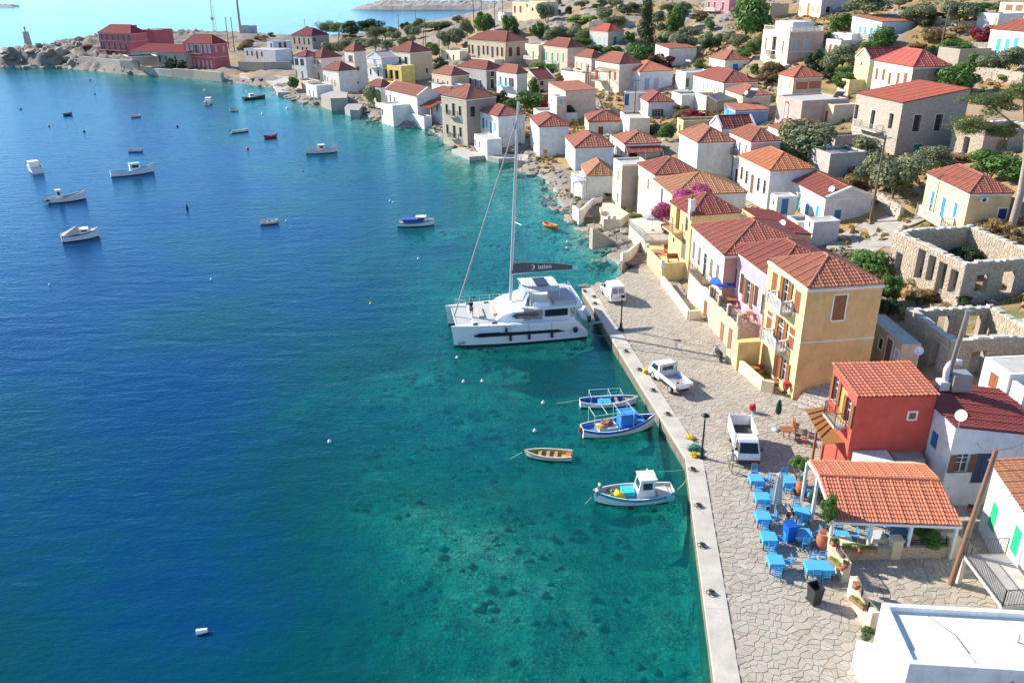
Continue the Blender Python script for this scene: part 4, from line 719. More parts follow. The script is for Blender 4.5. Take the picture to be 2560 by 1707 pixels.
 H('redL', 'large rose red three-storey hotel with arched balconies on the far quay', ('a', (1200, 310), (900, 302), (1345, 305), (1160, 525)), (.58, .14, .15), 'hip', (.32, .03, .035), 3., rot=62, trim=(.75, .5, .45), band=.66, far=True, L_=[('glass', 1.3, 2.4, (.3, .3, .32), (.6, .3, .3), (935, 340), (983, 342), (1035, 345), (1087, 348), (1135, 350), (1187, 352)), ('glass', 1.3, 3., (.2, .2, .24), (.6, .35, .35), (905, 418), (955, 420), (1005, 425), (1057, 428), (1107, 432), (1157, 436)), ('void', 2.4, 3.2, BRN, None, (990, 500), (1045, 503)), ('shut', 1., 2., (.5, .35, .36), None, (920, 490))])
 H('redM', 'long low rose roofed hall between the two red buildings', ('a', (1700, 492), (1200, 460), 9, -5.4), (.46, .42, .36), 'sx', (.36, .05, .045), 2.2, trim=(.7, .5, .45), rot=61, far=True, L_=[('void', 1., 2.4, BRN, None, (1468, 545), (1525, 550), (1610, 545))])
 H('redB', 'rear rose red wing standing behind the large far hotel', ('a', (1410, 285), (1320, 278), 10, -8), (.55, .12, .14), 'flat', trim=None, rot=62, D=8, far=True)
 H('top72', 'pale beige house with maroon shutters alone on the upper slope', ('c', (930, 30), (630, 22), 8, -5.6), (.7, .6, .42), 'flat', trim=WHITE, rot=33, D=20, far=True, L_=[('shut', 1.5, 2.6, (.2, .04, .05), WHITE, (687, 88), (740, 87)), ('glass', 1., 1.2, SLATE, WHITE, (800, 52)), ('glass', 1.2, 1.3, SLATE, WHITE, (850, 88))])
 H('pinktop', 'rose pink house with white framed dark shutters at the top of the picture', ('d', (1055, -30), (650, -30), (1200, -35), (1050, 165)), (.62, .27, .32), 'hip', T_RED, 1.8, rot=24, D=11, far=True, L_=[('shut', 1.2, 2.4, (.08, .05, .04), WHITE, (708, 65), (792, 75), (878, 72), (975, 75))])
 H('toph', 'cream house with brown shutters rising beyond the roof terrace', ('d', (2147, -40), (1825, -40), (2352, -60), (2147, 205)), (.8, .74, .58), 'flat', trim=None, rot=18, D=10, W=9, far=True, rwall=(.48, .42, .44), L_=[('shut', 1., 1.8, (.55, .38, .24), None, (1862, 105), (2035, 115), (2093, 118)), ('door', 1.1, 3.2, (.4, .2, .1), None, (1978, 110))], R_=[('glass', 1.3, 1.6, DBR, None, (2210, 118))])
 H('mid_a', 'white terrace house with a green doored courtyard between the red roofs', ('d', (540, 870), (390, 855), 4, -4), WHITE, 'flat', trim=None, rot=12, D=6, W=7, R_=[('door', .8, 2., (.1, .2, .08), None, (430, 980), (500, 1000))])
 H('ruinroof', 'low white walled house with an old tiled roof behind the big olive tree', ('D', (1290, 540), (1030, 440), 6, -3.6), WHITE, 'sx', (.46, .15, .08), .9, trim=None, rot=9, D=7.5)
 H('boxw', 'bright white flat-roofed block with rounded parapets at the lower right corner', ('P', (975, 1450), (745, 935), 13, -3.1), (.86, .85, .83), 'flat', trim=None, parapet=.32, base=2, rwall=(.78, .78, .8))
 # lone windows of the rear are unseen and left out
# ------------------------------------------------------------------ plants
import re
def short(label): return re.split(r' (with|beside|and|behind|at|right|in|on|above|under|between|before|near|to|over|beyond|tucked|standing|rising|climbing|alone|stepping|below|high)\b', label)[0]
def leafm(name, cols):
 if name in MATS: return MATS[name]
 cols = [hsv(c, 1.3 if c[1] > c[0] else 1.05) for c in cols]
 m_, t, b = nodes(name); g = t.nodes.new('ShaderNodeNewGeometry'); n = tex(t, .9, 2, coord='World')
 r = ramp(t, g.outputs['Random Per Island'], [(i / (len(cols) - 1), c) for i, c in enumerate(cols)])
 col = mix(t, ramp(t, n.outputs[0], [(.35, (0, 0, 0)), (.65, (.5, .5, .5))]).outputs[0], r.outputs[0], hsv(cols[-1], 1.0))
 L(t, col, b.inputs['Base Color']); b.inputs['Roughness'].default_value = .65; b.inputs['Transmission Weight'].default_value = 0
 tl = t.nodes.new('ShaderNodeBsdfTranslucent'); L(t, col, tl.inputs[0]); ms = t.nodes.new('ShaderNodeMixShader'); ms.inputs[0].default_value = .3
 L(t, b.outputs[0], ms.inputs[1]); L(t, tl.outputs[0], ms.inputs[2]); L(t, ms.outputs[0], t.nodes['Material Output'].inputs[0]); MATS[name] = m_; return m_
KIND = {  # colours, leaf size, leaves, clumps, flatness, trunk?, words, category
 'olive': ([(.12, .155, .07), (.19, .22, .11), (.25, .27, .15), (.08, .1, .04)], .075, 1500, 16, .8, 1, 'silvery green olive tree', 'tree'),
 'broad': ([(.05, .13, .02), (.09, .19, .03), (.14, .24, .045), (.03, .07, .015)], .08, 1500, 14, .85, 1, 'leafy green tree', 'tree'),
 'dark': ([(.02, .055, .02), (.035, .08, .025), (.06, .11, .03), (.012, .03, .012)], .075, 1600, 14, .8, 1, 'dark green tree', 'tree'),
 'pine': ([(.07, .12, .025), (.11, .16, .035), (.15, .17, .045), (.04, .07, .02)], .06, 2400, 20, .6, 1, 'spreading pine tree', 'tree'),
 'conifer': ([(.035, .06, .025), (.06, .09, .03), (.08, .1, .035), (.02, .035, .015)], .05, 2600, 22, 1., 1, 'tall dark conifer', 'tree'),
 'lime': ([(.14, .26, .03), (.2, .3, .04), (.25, .33, .06), (.08, .15, .02)], .09, 900, 10, .7, 0, 'bright green vine', 'vine'),
 'bush': ([(.07, .12, .03), (.1, .15, .04), (.15, .17, .06), (.04, .07, .02)], .1, 800, 9, .7, 0, 'low green bush', 'bush'),
 'pale': ([(.2, .26, .13), (.28, .33, .18), (.34, .36, .22), (.1, .15, .06)], .1, 900, 9, .8, 0, 'pale grey green shrub', 'shrub'),
 'dry': ([(.32, .19, .07), (.4, .26, .1), (.26, .15, .06), (.2, .16, .06)], .08, 900, 9, .6, 0, 'dry brown bush', 'bush'),
 'rust': ([(.22, .1, .05), (.16, .14, .05), (.28, .13, .07), (.1, .11, .035)], .09, 1300, 12, .75, 0, 'rust coloured shrub', 'shrub'),
 'magenta': ([(.75, .03, .34), (.85, .08, .46), (.65, .02, .28), (.1, .18, .04)], .09, 1700, 13, .85, 0, 'magenta bougainvillea', 'bougainvillea'),
 'crimson': ([(.38, .01, .06), (.5, .02, .1), (.25, .01, .04), (.05, .07, .02)], .09, 1500, 12, .85, 0, 'crimson bougainvillea', 'bougainvillea'),
 'plum': ([(.16, .03, .05), (.1, .05, .03), (.22, .04, .08), (.05, .05, .02)], .09, 1500, 12, .75, 0, 'dark plum shrub', 'shrub'),
 'cactus': ([(.09, .16, .05), (.16, .24, .08), (.2, .27, .11), (.04, .08, .02)], .15, 500, 8, .85, 0, 'prickly pear cactus', 'cactus'),
}
CROWN = {}
def crown(kind, var):
 if (kind, var) in CROWN: return CROWN[kind, var]
 cols, ls, n, nc, flat, tr, _, _ = KIND[kind]; st = random.getstate(); random.seed(hash(kind) % 1 + len(kind) * 31 + var * 7 + ord(kind[0])); cl = []
 for i in range(nc):
  while True:
   p = Vector((U(-1, 1), U(-1, 1), U(-1, 1)))
   if p.length < 1: break
  if kind == 'conifer': z = U(-1, 1); k = (1 - (z + 1) / 2) * .8 + .12; p = Vector((p.x * k, p.y * k, z)); cl.append((p, U(.2, .34) * (1.1 - .35 * z)))
  else: p = p * .74; p.z *= .9; cl.append((p, U(.3, .5)))
 vs = []; fs = []
 for i in range(n * 3):
  c, r = random.choice(cl)
  while True:
   d = Vector((U(-1, 1), U(-1, 1), U(-1, 1)))
   if .05 < d.length < 1: break
  d = d.normalized() * (.55 + .5 * rnd() ** .6); p = c + Vector((d.x, d.y, d.z * .85)) * r
  nn = (d + Vector((U(-1, 1), U(-1, 1), U(-.4, 1.2))) * .7).normalized(); a = nn.orthogonal().normalized(); a.rotate(Matrix.Rotation(U(0, 6.3), 3, nn)); b = nn.cross(a); s = ls * U(.5, 1.15); k = .6 if kind != 'pine' else .3
  o = len(vs); vs += [p - a * s, p - b * s * k, p + a * s, p + b * s * k]; fs.append((o, o + 1, o + 2, o + 3))
 me = bpy.data.meshes.new('crown'); me.from_pydata([tuple(v) for v in vs], [], fs); me.materials.append(leafm('leaves_' + kind, cols)); random.setstate(st); CROWN[kind, var] = me; return me
TRUNK = {}
def trunk_mesh(var):
 if var in TRUNK: return TRUNK[var]
 mb = MB(); random.seed(90 + var); p = Vector((0, 0, -.3)); pts = [p]
 for i in range(4): p = p + Vector((U(-.06, .06), U(-.06, .06), .33)); pts.append(p)
 for i in range(4): mb.cyl(pts[i], pts[i + 1], .09 * (1 - i * .17), .09 * (1 - (i + 1) * .17), 7)
 for k in range(5):
  a = k * 1.256 + U(-.3, .3); q = pts[3] + Vector((math.cos(a) * .3, math.sin(a) * .3, .35)); mb.cyl(pts[2 + k % 2], q, .045, .028, 5); mb.cyl(q, q + Vector((math.cos(a) * .3, math.sin(a) * .3, .35)), .028, .01, 4)
 TRUNK[var] = mb.mesh('trunk', piecem('bark', [(.2, .15, .11), (.26, .2, .15)], sc=9)); return TRUNK[var]
PLANTS = []; _used = {}
def near_names(x, y):
 l = sorted(HOUSES.values(), key=lambda h: (h['x'] - x) ** 2 + (h['y'] - y) ** 2); out = []
 for h in l:
  s = short(h['root']['label'])
  if s not in out: out.append(s)
  if len(out) == 2: break
 return out
def uniq(words, x, y, r):
 a, b = near_names(x, y); base = '%s between the %s and the %s' % (words, a, b)
 if len(base.split()) > 14: base = '%s beside the %s' % (words, a)
 for pre in ('', 'smaller ', 'shorter ', 'further ', 'another low ', 'narrow ', 'ragged ', 'rounded ', 'last small '):
  if pre + base not in _used: _used[pre + base] = 1; return pre + base
 return base
def plant(t, X, Y, rx, ry, kind, lift=None, label=None, z=None):
 s = TILE[t][2]; cols, ls, n, nc, flat, tr, words, cat = KIND[kind]; x, y = px(t, X, Y)
 p = hit(x, y, 1.5); d = math.dist(p, EYE); rw = rx / s * d / FPX; rh = ry / s * d / FPX * 1.05
 lf = lift if lift is not None else (rh * .9 + (.35 * rw if tr and rw < 6 else .1)); p = hit(x, y, lf); g = zt(p[0], p[1]) if z is None else z
 zc = p[2] - g; var = random.randrange(3); lab = label or uniq(words, p[0], p[1], rw)
 root = thing('%s_tree' % kind if tr else cat, lab, cat, (p[0], p[1], g), U(0, 6.28), None)
 c = ob('crown' if tr else 'foliage', crown(kind, var), root, (0, 0, zc)); c.scale = (rw * 1.25, rw * 1.25, rh * 1.25)
 if tr: tk = ob('trunk', trunk_mesh(var), root); tk.scale = (max(.9, rw * .75),) * 2 + (max(.6, zc / 1.5),)
 else:
  st = MB(); st.cyl((0, 0, -.3), (.1, 0, zc), .06, .03, 5); st.obj('stem', MATS.get('bark') or piecem('bark', [(.2, .15, .11), (.26, .2, .15)], sc=9), root)
 return root
VEG = {
 'a': 'dark 1575 585 48 38;dark 1668 597 38 34;bush 890 532 35 9;bush 970 540 35 9;dry 2200 430 60 30;bush 2280 380 50 22;dry 760 430 60 20',
 'b': 'pine 790 245 70 42;pine 905 262 55 42;dark 1020 262 65 42;dark 1190 238 100 48;pine 1240 300 80 42;pine 1330 300 60 42;olive 1400 310 50 45;dark 1520 240 40 28;olive 1590 280 60 50;olive 1530 370 60 50;olive 1640 230 50 40;olive 1790 230 110 42;olive 1910 340 75 60;olive 1990 310 60 60;olive 2085 240 50 65;broad 2240 220 70 60;olive 1080 385 110 45;olive 1240 400 70 40;olive 1350 420 60 35;olive 850 430 70 50;olive 370 505 45 40;olive 440 510 40 35;broad 490 765 45 50;broad 1760 455 60 60;lime 2025 505 40 30;pale 1220 900 60 85;olive 1990 170 40 25;dark 1840 590 60 50;bush 285 318 30 15;bush 2150 540 50 20;dry 180 350 50 20;dry 60 400 60 25;dry 220 340 30 16;bush 1000 340 60 20;olive 950 400 50 40;olive 1440 330 40 40',
 'c': 'olive 165 170 40 25;broad 390 190 50 60;lime 460 200 40 50;broad 630 220 60 75;dark 680 290 40 40;rust 780 110 40 35;rust 860 130 50 30;olive 970 90 60 65;olive 1090 25 30 25;dark 1185 105 28 36;olive 1300 30 55 30;bush 1080 110 30 20;cactus 920 290 65 70;olive 1050 330 80 60;olive 1140 290 60 50;olive 1230 290 60 60;olive 1320 310 60 55;lime 1270 180 100 28;broad 1280 380 80 30;lime 1380 165 60 25;olive 1520 120 60 60;olive 1560 190 60 42;olive 1640 180 60 45;broad 1420 450 80 35;broad 1590 465 70 40;broad 1790 490 120 80;conifer 1900 210 95 200;broad 1740 340 50 40;dark 2030 400 60 50;pale 2080 340 70 40;broad 2150 230 60 70;olive 2230 370 90 80;plum 2060 560 120 60;olive 2000 170 60 50;dark 560 905 62 62;broad 800 930 110 75;crimson 935 950 78 52;broad 1000 650 50 40;dry 1090 735 60 40;dark 1300 930 75 80;dark 1180 1040 50 55;broad 930 610 90 25;broad 650 960 60 50;broad 860 820 42 85;broad 840 890 60 40;bush 420 250 50 30;bush 1440 60 50 20;olive 1620 20 60 30;olive 1500 20 50 30;bush 1700 100 60 30;bush 1770 60 60 25;olive 2100 60 60 40;bush 2220 120 60 40;olive 2260 60 50 40',
 'd': 'broad 1280 175 195 190;olive 490 80 60 50;broad 430 220 85 120;rust 700 190 90 50;olive 600 380 110 60;cactus 820 300 60 65;pale 780 440 85 60;dark 830 520 80 60;olive 960 440 80 60;olive 1060 450 70 60;magenta 1075 405 30 24;olive 1170 460 90 70;broad 1330 560 70 60;broad 1240 620 90 60;olive 1400 500 60 80;rust 1560 820 120 75;rust 1500 920 120 65;dark 2060 720 90 105;olive 2260 730 110 90;dark 2230 880 80 60;broad 1350 820 40 60;broad 700 760 60 50;lime 1780 1150 85 25;crimson 650 1350 130 50;rust 500 1290 90 60;crimson 740 1195 38 45;bush 1960 310 50 22;bush 2080 310 60 22;olive 2290 640 60 50;bush 320 560 60 40;pale 300 430 80 35;bush 240 330 60 40;dark 100 640 60 60',
 'e': 'olive 520 60 150 85;broad 210 265 100 75;olive 1100 130 150 75;olive 1620 100 130 90;broad 1830 110 105 65;broad 700 440 125 85;broad 560 540 120 45;olive 230 660 140 100;olive 60 770 70 60;broad 280 850 100 55;broad 1530 550 130 58;dark 1250 630 80 58;dry 1290 400 100 60;crimson 1890 415 110 82;broad 1560 920 180 130;cactus 1780 740 90 90;olive 1980 730 110 105;olive 2200 700 120 95;lime 260 480 130 18;lime 2170 900 120 35;olive 900 20 100 38;olive 2050 70 90 55;dry 1450 450 80 40;dry 1100 560 90 40;bush 100 430 60 60;dry 1650 330 90 40;bush 1350 200 90 40;dry 1900 240 100 40;bush 1200 250 80 40',
 'E': 'olive 480 920 170 120;olive 870 1190 230 210;olive 590 1180 140 170;olive 1270 1030 180 115;broad 1980 1080 230 130;dry 1560 1020 120 50;dry 400 1300 110 80;broad 250 110 100 80;bush 300 1170 70 50',
 'D': 'olive 1500 590 260 235;dark 548 1135 75 78;broad 1200 340 60 55;lime 1320 115 80 26;dry 2050 1000 110 60;dry 1950 1120 130 50;dry 760 1200 60 40;dry 700 1150 40 40',
 'L': 'broad 370 190 205 125;broad 575 480 115 155;dark 560 690 130 85;dark 1480 90 130 80;dry 700 300 90 50;dry 850 400 110 60;dry 980 540 150 70;dry 1220 670 60 36;dark 1430 600 90 40;bush 900 590 90 40;rust 1120 560 70 40',
 'H': 'dry 2100 890 150 80;dry 2300 980 110 90;dry 1930 860 100 50;dry 2250 800 90 60;bush 2270 1120 70 40;dry 420 360 80 70;dry 300 330 70 50;dry 650 560 70 40;rust 2150 1010 90 50',
 'C': 'broad 1430 790 95 95;bush 1250 760 150 42;rust 1380 720 70 40;crimson 1850 590 90 40;crimson 1700 640 70 50;rust 1620 560 110 60;dry 170 680 80 50;dark 120 560 90 60',
 'F': 'magenta 1820 430 120 60 7.2;magenta 1640 505 115 58 6.8;magenta 1430 680 125 100 4.2;magenta 1400 870 62 70 2.4;broad 1080 770 68 48;bush 745 500 60 22',
}
def build_plants():
 for t, s in VEG.items():
  for e in s.split(';'):
   k, a, b, c, d, *l = e.split(); plant(t, float(a), float(b), float(c), float(d), k, float(l[0]) if l else None)
def build_big_pine():
 b = onland('H', 2200, 905); h = 3.
 while proj((b.x, b.y, b.z + h))[1] > 262: h += .1
 r = thing('pine_tree', 'tall pine tree with a bare pale trunk above the brown brush at the right edge', 'tree', b); m_ = MB(); P = [Vector((0, 0, -.5)), Vector((.1, 0, h * .3)), Vector((-.1, .1, h * .55)), Vector((-.7, .2, h * .78)), Vector((-.9, .2, h))]
 for i in range(4): m_.cyl(P[i], P[i + 1], .42 - i * .07, .35 - i * .07, 10)
 for q in ((-4.5, .5, h - .3), (2.5, 0, h + .3), (-6.5, 0, h - 2.2), (-2., 0, h + .8)): m_.cyl(P[3], q, .14, .05, 6)
 m_.obj('trunk', piecem('pale_bark', [(.42, .36, .31), (.34, .28, .24)], sc=6), r)
 for i, (x, y, z, s, k) in enumerate(((-4.8, .5, h + .1, 3., 1.3), (2.2, .3, h + .7, 3., 1.2), (-6.8, 0, h - 2., 2.4, 1.1), (-1.6, -.3, h + 1.3, 2.8, 1.3), (-3.4, 0, h - 2.4, 2.2, .9))): c = ob('crown', crown('pine', i % 3), r, (x, y, z), i); c.scale = (s, s, k)
# ------------------------------------------------------------------ rocks
ROCKM = lambda: piecem('shore_rock', [(.3, .26, .21), (.38, .32, .24), (.22, .2, .17), (.28, .22, .16)], sc=2.5, bs=.8)
def rockmesh(i, sub=2):
 k = ('rock', i, sub)
 if k not in WIN: mb = MB(); mb.blob((0, 0, 0), (1, .8, .6), 1, sub, .0) if 0 else mb.blob((0, 0, 0), (1, .82, .62), sub, .33, 0, i * 2.7 + 1); WIN[k] = mb.mesh('rock', ROCKM())
 return WIN[k]
def build_rocks():
 random.seed(5); sr = MB()
 for k in range(2600):
  y = U(24, 118); x = U(-26, 13); g = gz(x, y)
  if g > -.4 or edist(x, y) < .5 or noise.noise(Vector((x * .16, y * .16, 2))) + .25 * rnd() < .05: continue
  r = U(.1, .36); sr.blob((x, y, g + r * .1), (r * U(.8, 1.5), r, r * .7), 1, .45, 0, k, True)
 tag(sr.obj('seabed_stones', piecem('seabed_stone', [(.12, .13, .1), (.2, .2, .16), (.4, .39, .32), (.08, .09, .07)], sc=3)), kind='stuff')
 random.seed(21); pts = [Vector(gp(x, y, 0)) for x, y in COAST]; n = 0
 skip = {i for i, c in enumerate(COAST) if c in ((1455, 722), (1500, 795), (1715, 1140), (1790, 1707), (1850, 2250))}
 small = MB()
 for i in range(len(pts) - 1):
  if i in skip or i < 2: continue
  a, b = pts[i], pts[i + 1]; ln = (b - a).length; nr = Vector((-(b - a).y, (b - a).x, 0)).normalized(); x0 = COAST[i][0]
  big = 1.15 if x0 >= 1160 else (3.2 if x0 < 170 else 1.2); den = 1.05 if x0 >= 1160 else (.38 if x0 < 170 else .5)
  if 170 < x0 < 600: den *= .3
  for k in range(int(ln * den) + (1 if x0 > 1160 else 0)):
   p = a.lerp(b, rnd()) + nr * U(-1.2, 2.6) * (1 if x0 > 170 else 3); r = U(.45, 1.) * big; z = max(-.3, gz(p.x, p.y)) + r * .05
   if inpoly(p.x, p.y, PAVE): continue
   o = ob('rock', rockmesh(random.randrange(7)), None, (p.x, p.y, z - .1), U(0, 6.28)); o.scale = (r * U(.9, 1.6), r * U(.7, 1.2), r * U(.4, .85)); n += 1
   if x0 < 170: tag(o, 'jagged grey cliff rock at the waterline of the far headland', 'rock', 'waterline rocks of the headland', 'thing')
   else: q = near_names(p.x, p.y); tag(o, ' '.join(('shore rock between the sea and the %s, by the %s' % (q[0], q[1])).split()[:16]), 'rock', 'shore rocks near the ' + q[0], 'thing')
  for k in range(int(ln * 1.6)):
   p = a.lerp(b, rnd()) + nr * U(-2.5, 3); r = U(.12, .38)
   if inpoly(p.x, p.y, PAVE): continue
   small.blob((p.x, p.y, gz(p.x, p.y) + r * .2), (r, r * .8, r * .6), 1, .3, 0, k)
 for k in range(90):                       # headland crags
  x, y = U(4, 200), U(105, 158); p = hit(x, y, 0); r = U(1.2, 3.2)
  if not inpoly(p[0], p[1], [tuple(q) for q in LAND]): continue
  o = ob('rock', rockmesh(random.randrange(7)), None, (p[0], p[1], gz(p[0], p[1])), U(0, 6.28)); o.scale = (r, r * .8, r * U(.7, 1.2)); tag(o, 'jagged grey cliff rock on the far headland below the beacon', 'rock', 'cliff rocks of the headland', 'thing')
 tag(small.obj('shore_rubble', ROCKM()), kind='stuff')
 hr = MB()
 for k in range(3600):                     # loose stones of the hillside
  x, y = U(-60, 130), U(55, 330)
  if not inpoly(x, y, [tuple(q) for q in LAND]) or inpoly(x, y, PAVE): continue
  if noise.noise(Vector((x * .06, y * .06, 5))) < -.05: continue
  if y < 110 and x < 30: continue
  r = U(.1, .55) * (1 + y / 400); hr.blob((x, y, gz(x, y) + r * .15), (r, r * .8, r * .6), 1, .3, 0, k)
 tag(hr.obj('hillside_stones', piecem('hill_stone', [(.5, .47, .42), (.42, .38, .33), (.56, .52, .46), (.36, .31, .27)], sc=3)), kind='stuff')
 sc = MB()
 for k in range(420):
  x, y = U(-40, 130), U(60, 330)
  if not inpoly(x, y, [tuple(q) for q in LAND]) or inpoly(x, y, PAVE) or (x < 34 and y < 112) or noise.noise(Vector((x * .05, y * .05, 14))) < -.12: continue
  z = gz(x, y); r = U(.4, 1.1) * (1 + y / 330)
  for j in range(34):
   d = Vector((U(-1, 1), U(-1, 1), U(0, .8))); p = Vector((x, y, z)) + d * r; s = r * U(.12, .24); a = Vector((U(-1, 1), U(-1, 1), U(-1, 1))).normalized() * s; b = a.orthogonal().normalized() * s * .7; sc.add([p - a, p - b, p + a, p + b], [(0, 1, 2, 3)])
 tag(sc.obj('scrub', leafm('scrub_leaves', [(.07, .1, .035), (.13, .15, .06), (.2, .18, .08), (.05, .07, .025)])), kind='stuff')
 gr = MB()
 for k in range(9000):
  x, y = U(-20, 125), U(48, 260)
  if not inpoly(x, y, [tuple(q) for q in LAND]) or inpoly(x, y, PAVE) or (x < 28 and y < 100): continue
  if noise.noise(Vector((x * .05, y * .05, 9))) < -.1: continue
  z = gz(x, y)
  for j in range(3):
   a = U(0, 6.28); s = U(.2, .5) * (1 + y / 250); dx, dy = math.cos(a) * s, math.sin(a) * s; h_ = U(.25, .6); gr.add([(x - dx, y - dy, z - .05), (x + dx, y + dy, z - .05), (x + dx * .7 + U(-.1, .1), y + dy * .7, z + h_), (x - dx * .6, y - dy * .6 + U(-.1, .1), z + h_ * U(.6, 1))], [(0, 1, 2, 3)])
 tag(gr.obj('dry_grass', leafm('dry_blades', [(.42, .27, .1), (.5, .34, .14), (.33, .22, .09), (.2, .19, .07)])), kind='stuff')
 # far islands
 im = piecem('island_rock', [(.3, .27, .24), (.36, .32, .28)], sc=.12, bs=1.)
 def island(x0, x1, y0, hh, label, dy=60):
  a = Vector(gp(x0, y0, 0)); b = Vector(gp(x1, y0, 0)); nx, ny = 90, 14; V = []; F = []
  for j in range(ny):
   for i in range(nx):
    f, g = i / (nx - 1), j / (ny - 1); p = a.lerp(b, f) + Vector((0, (g - .02) * dy, 0)); e = min(1, f * 5) ** .6 * min(1, (1 - f) * 9) ** .6 * math.sin(min(1, g * 1.0) * math.pi * .999) ** .5
    V.append((p.x, p.y, -1 + e * hh * (1 + .35 * noise.fractal(Vector((p.x * .02, p.y * .03, 1)), 1, 2, 5)) + e * 1.6 * noise.noise(Vector((p.x * .22, p.y * .22, 2)))))
  for j in range(ny - 1):
   for i in range(nx - 1): o = j * nx + i; F.append((o, o + 1, o + nx + 1, o + nx))
  mb = MB(); mb.add(V, F, 0, False); return tag(mb.obj('island', im), label, 'island')
 island(868, 1330, 25, 9.5, 'long low rocky island beyond the bay near the horizon'); island(-60, 31, 18, 4, 'small dark islet at the upper left on the open sea', 30)
# ------------------------------------------------------------------ boats
def hull_parts(Lh, B, H, root, col=(.8, .8, .78), band=(.02, .2, .5), inside=(.5, .42, .3), boot=(.02, .03, .05), sheer=.55, transom=.0, deck=None, bandw=.16, rake=.25, thwarts=0, gun=None, n=16):
 """x from stern (-L/2) to bow (+L/2); open shell with gunwale and floor"""
 def sec(t):
  s = min(1, max(0, t)); w_ = (math.sin(math.pi * min(1, (s * (.5 - 0) + .5 * 1) if False else 1)) if False else 1)
  f = 1 - max(0, (s - .45) / .55) ** 2.2; a = transom + (1 - transom) * (1 - max(0, (.38 - s) / .38) ** 2.0)
  w_ = B / 2 * max(.015, f) * max(.02, a); z = H * (1 + sheer * (max(0, s - .35) / .65) ** 2 + sheer * .35 * (max(0, .35 - s) / .35) ** 2)
  x = -Lh / 2 + Lh * s; return x, w_, z
 rows = [[], [], [], [], []]; inn = [[], []]; fl = []
 dz = deck if deck is not None else .12
 for i in range(n + 1):
  x, w_, z = sec(i / n); rk = rake * (max(0, i / n - .8) / .2) ** 2
  pts = [(x - rk * 1.2, 0, -.35), (x - rk * .8, w_ * .72, -.06), (x - rk * .6, w_ * .86, .1), (x - rk * .25, w_ * .97, z - bandw), (x, w_, z)]
  for r, p in zip(rows, pts): r.append(p)
  iw = max(.005, w_ - .07); fw_ = max(.004, w_ * .86 - .05); inn[0].append((x * .985, iw, z)); inn[1].append((x * .97, fw_, min(z - .05, dz if deck is None else z - deck)))
 def strip(mb, a, b, mi, flip=False):
  k = len(a)
  for sgn in (1, -1):
   vs = [(p[0], p[1] * sgn, p[2]) for p in a] + [(p[0], p[1] * sgn, p[2]) for p in b]; fs = [(i, i + 1, k + i + 1, k + i) for i in range(k - 1)]
   if (sgn > 0) != flip: fs = [f[::-1] for f in fs]
   mb.add(vs, fs, mi, True)
 hm = MB(); strip(hm, rows[0], rows[1], 2); strip(hm, rows[1], rows[2], 2); strip(hm, rows[2], rows[3], 0); strip(hm, rows[3], rows[4], 1)
 hm.add([r[0] for r in rows] + [(r[0][0], -r[0][1], r[0][2]) for r in rows[::-1]], [tuple(range(10))], 0)   # stern
 pb = lambda c: paint(c, .5, name='boat_paint', wear=.2)
 hm.obj('hull', [pb(col), pb(band), pb(boot)], root)
 g = MB(); strip(g, rows[4], inn[0], 0); g.obj('gunwale', pb(gun or col), root)
 f = MB(); strip(f, inn[0], inn[1], 0, False); k = n + 1
 f.add(inn[1] + [(p[0], -p[1], p[2]) for p in inn[1]], [(i, i + 1, k + i + 1, k + i) for i in range(n)], 0); f.obj('deck', pb(inside), root)
 for j in range(thwarts):
  s = .25 + .5 * (j + .5) / thwarts; x, w_, z = sec(s); t_ = MB(); t_.box(x - .12, x + .12, -w_ + .08, w_ - .08, z - .16, z - .12); t_.obj('thwart', wood((.4, .26, .14)), root)
 return sec
def boat_at(label, t, a, b, name='boat', cat='boat', group=None):
 """a: stern pixel, b: bow pixel at the waterline"""
 p, q = at(t, *a), at(t, *b); d = q - p; return thing(name, label, cat, (p + q) / 2, math.atan2(d.y, d.x), group), d.length
def motor(root, x, z, col=(.04, .04, .045), y=0):
 m_ = MB(); m_.box(x - .32, x - .02, y - .13, y + .13, z, z + .38); m_.box(x - .2, x - .08, y - .05, y + .05, z - .75, z); m_.obj('outboard_motor', paint(col, .4), root)
def cabin(root, x0, x1, w_, z0, z1, col=(.8, .8, .78), roof=None, slope=.25, win=True, wc=None, name='cabin'):
 c = MB(); v = [(x0, -w_, z0), (x1, -w_, z0), (x1, w_, z0), (x0, w_, z0), (x0, -w_ * .92, z1), (x1 - slope, -w_ * .92, z1), (x1 - slope, w_ * .92, z1), (x0, w_ * .92, z1)]
 c.add(v, [(3, 2, 1, 0), (4, 5, 6, 7), (0, 1, 5, 4), (1, 2, 6, 5), (2, 3, 7, 6), (3, 0, 4, 7)]); cb = c.obj(name, paint(col, .5, name='boat_paint', wear=.2), root)
 r = MB(); r.box(x0 - .12, x1 - slope + .1, -w_ - .02, w_ + .02, z1 + .002, z1 + .07); r.obj('cabin_roof', paint(roof or col, .5, name='boat_paint', wear=.2), root)
 if win:
  za, zb = z0 + (z1 - z0) * .52, z0 + (z1 - z0) * .86; g = glass((.03, .06, .08)); ln = x1 - x0 - slope
  for sgn in (-1, 1):
   k = MB(); yy = w_ * (1 - .08 * .7) + .012
   k.box(x0 + ln * .2, x0 + ln * .85, sgn * yy - .012, sgn * yy + .012, za, zb); k.obj('window', g, cb)
  k = MB(); f = lambda z: x1 - slope * (z - z0) / (z1 - z0) + .012
  k.add([(f(za), -w_ * .75, za), (f(za), w_ * .75, za), (f(zb), w_ * .75, zb), (f(zb), -w_ * .75, zb)], [(0, 1, 2, 3)]); k.obj('windscreen', g, cb)
 return cb
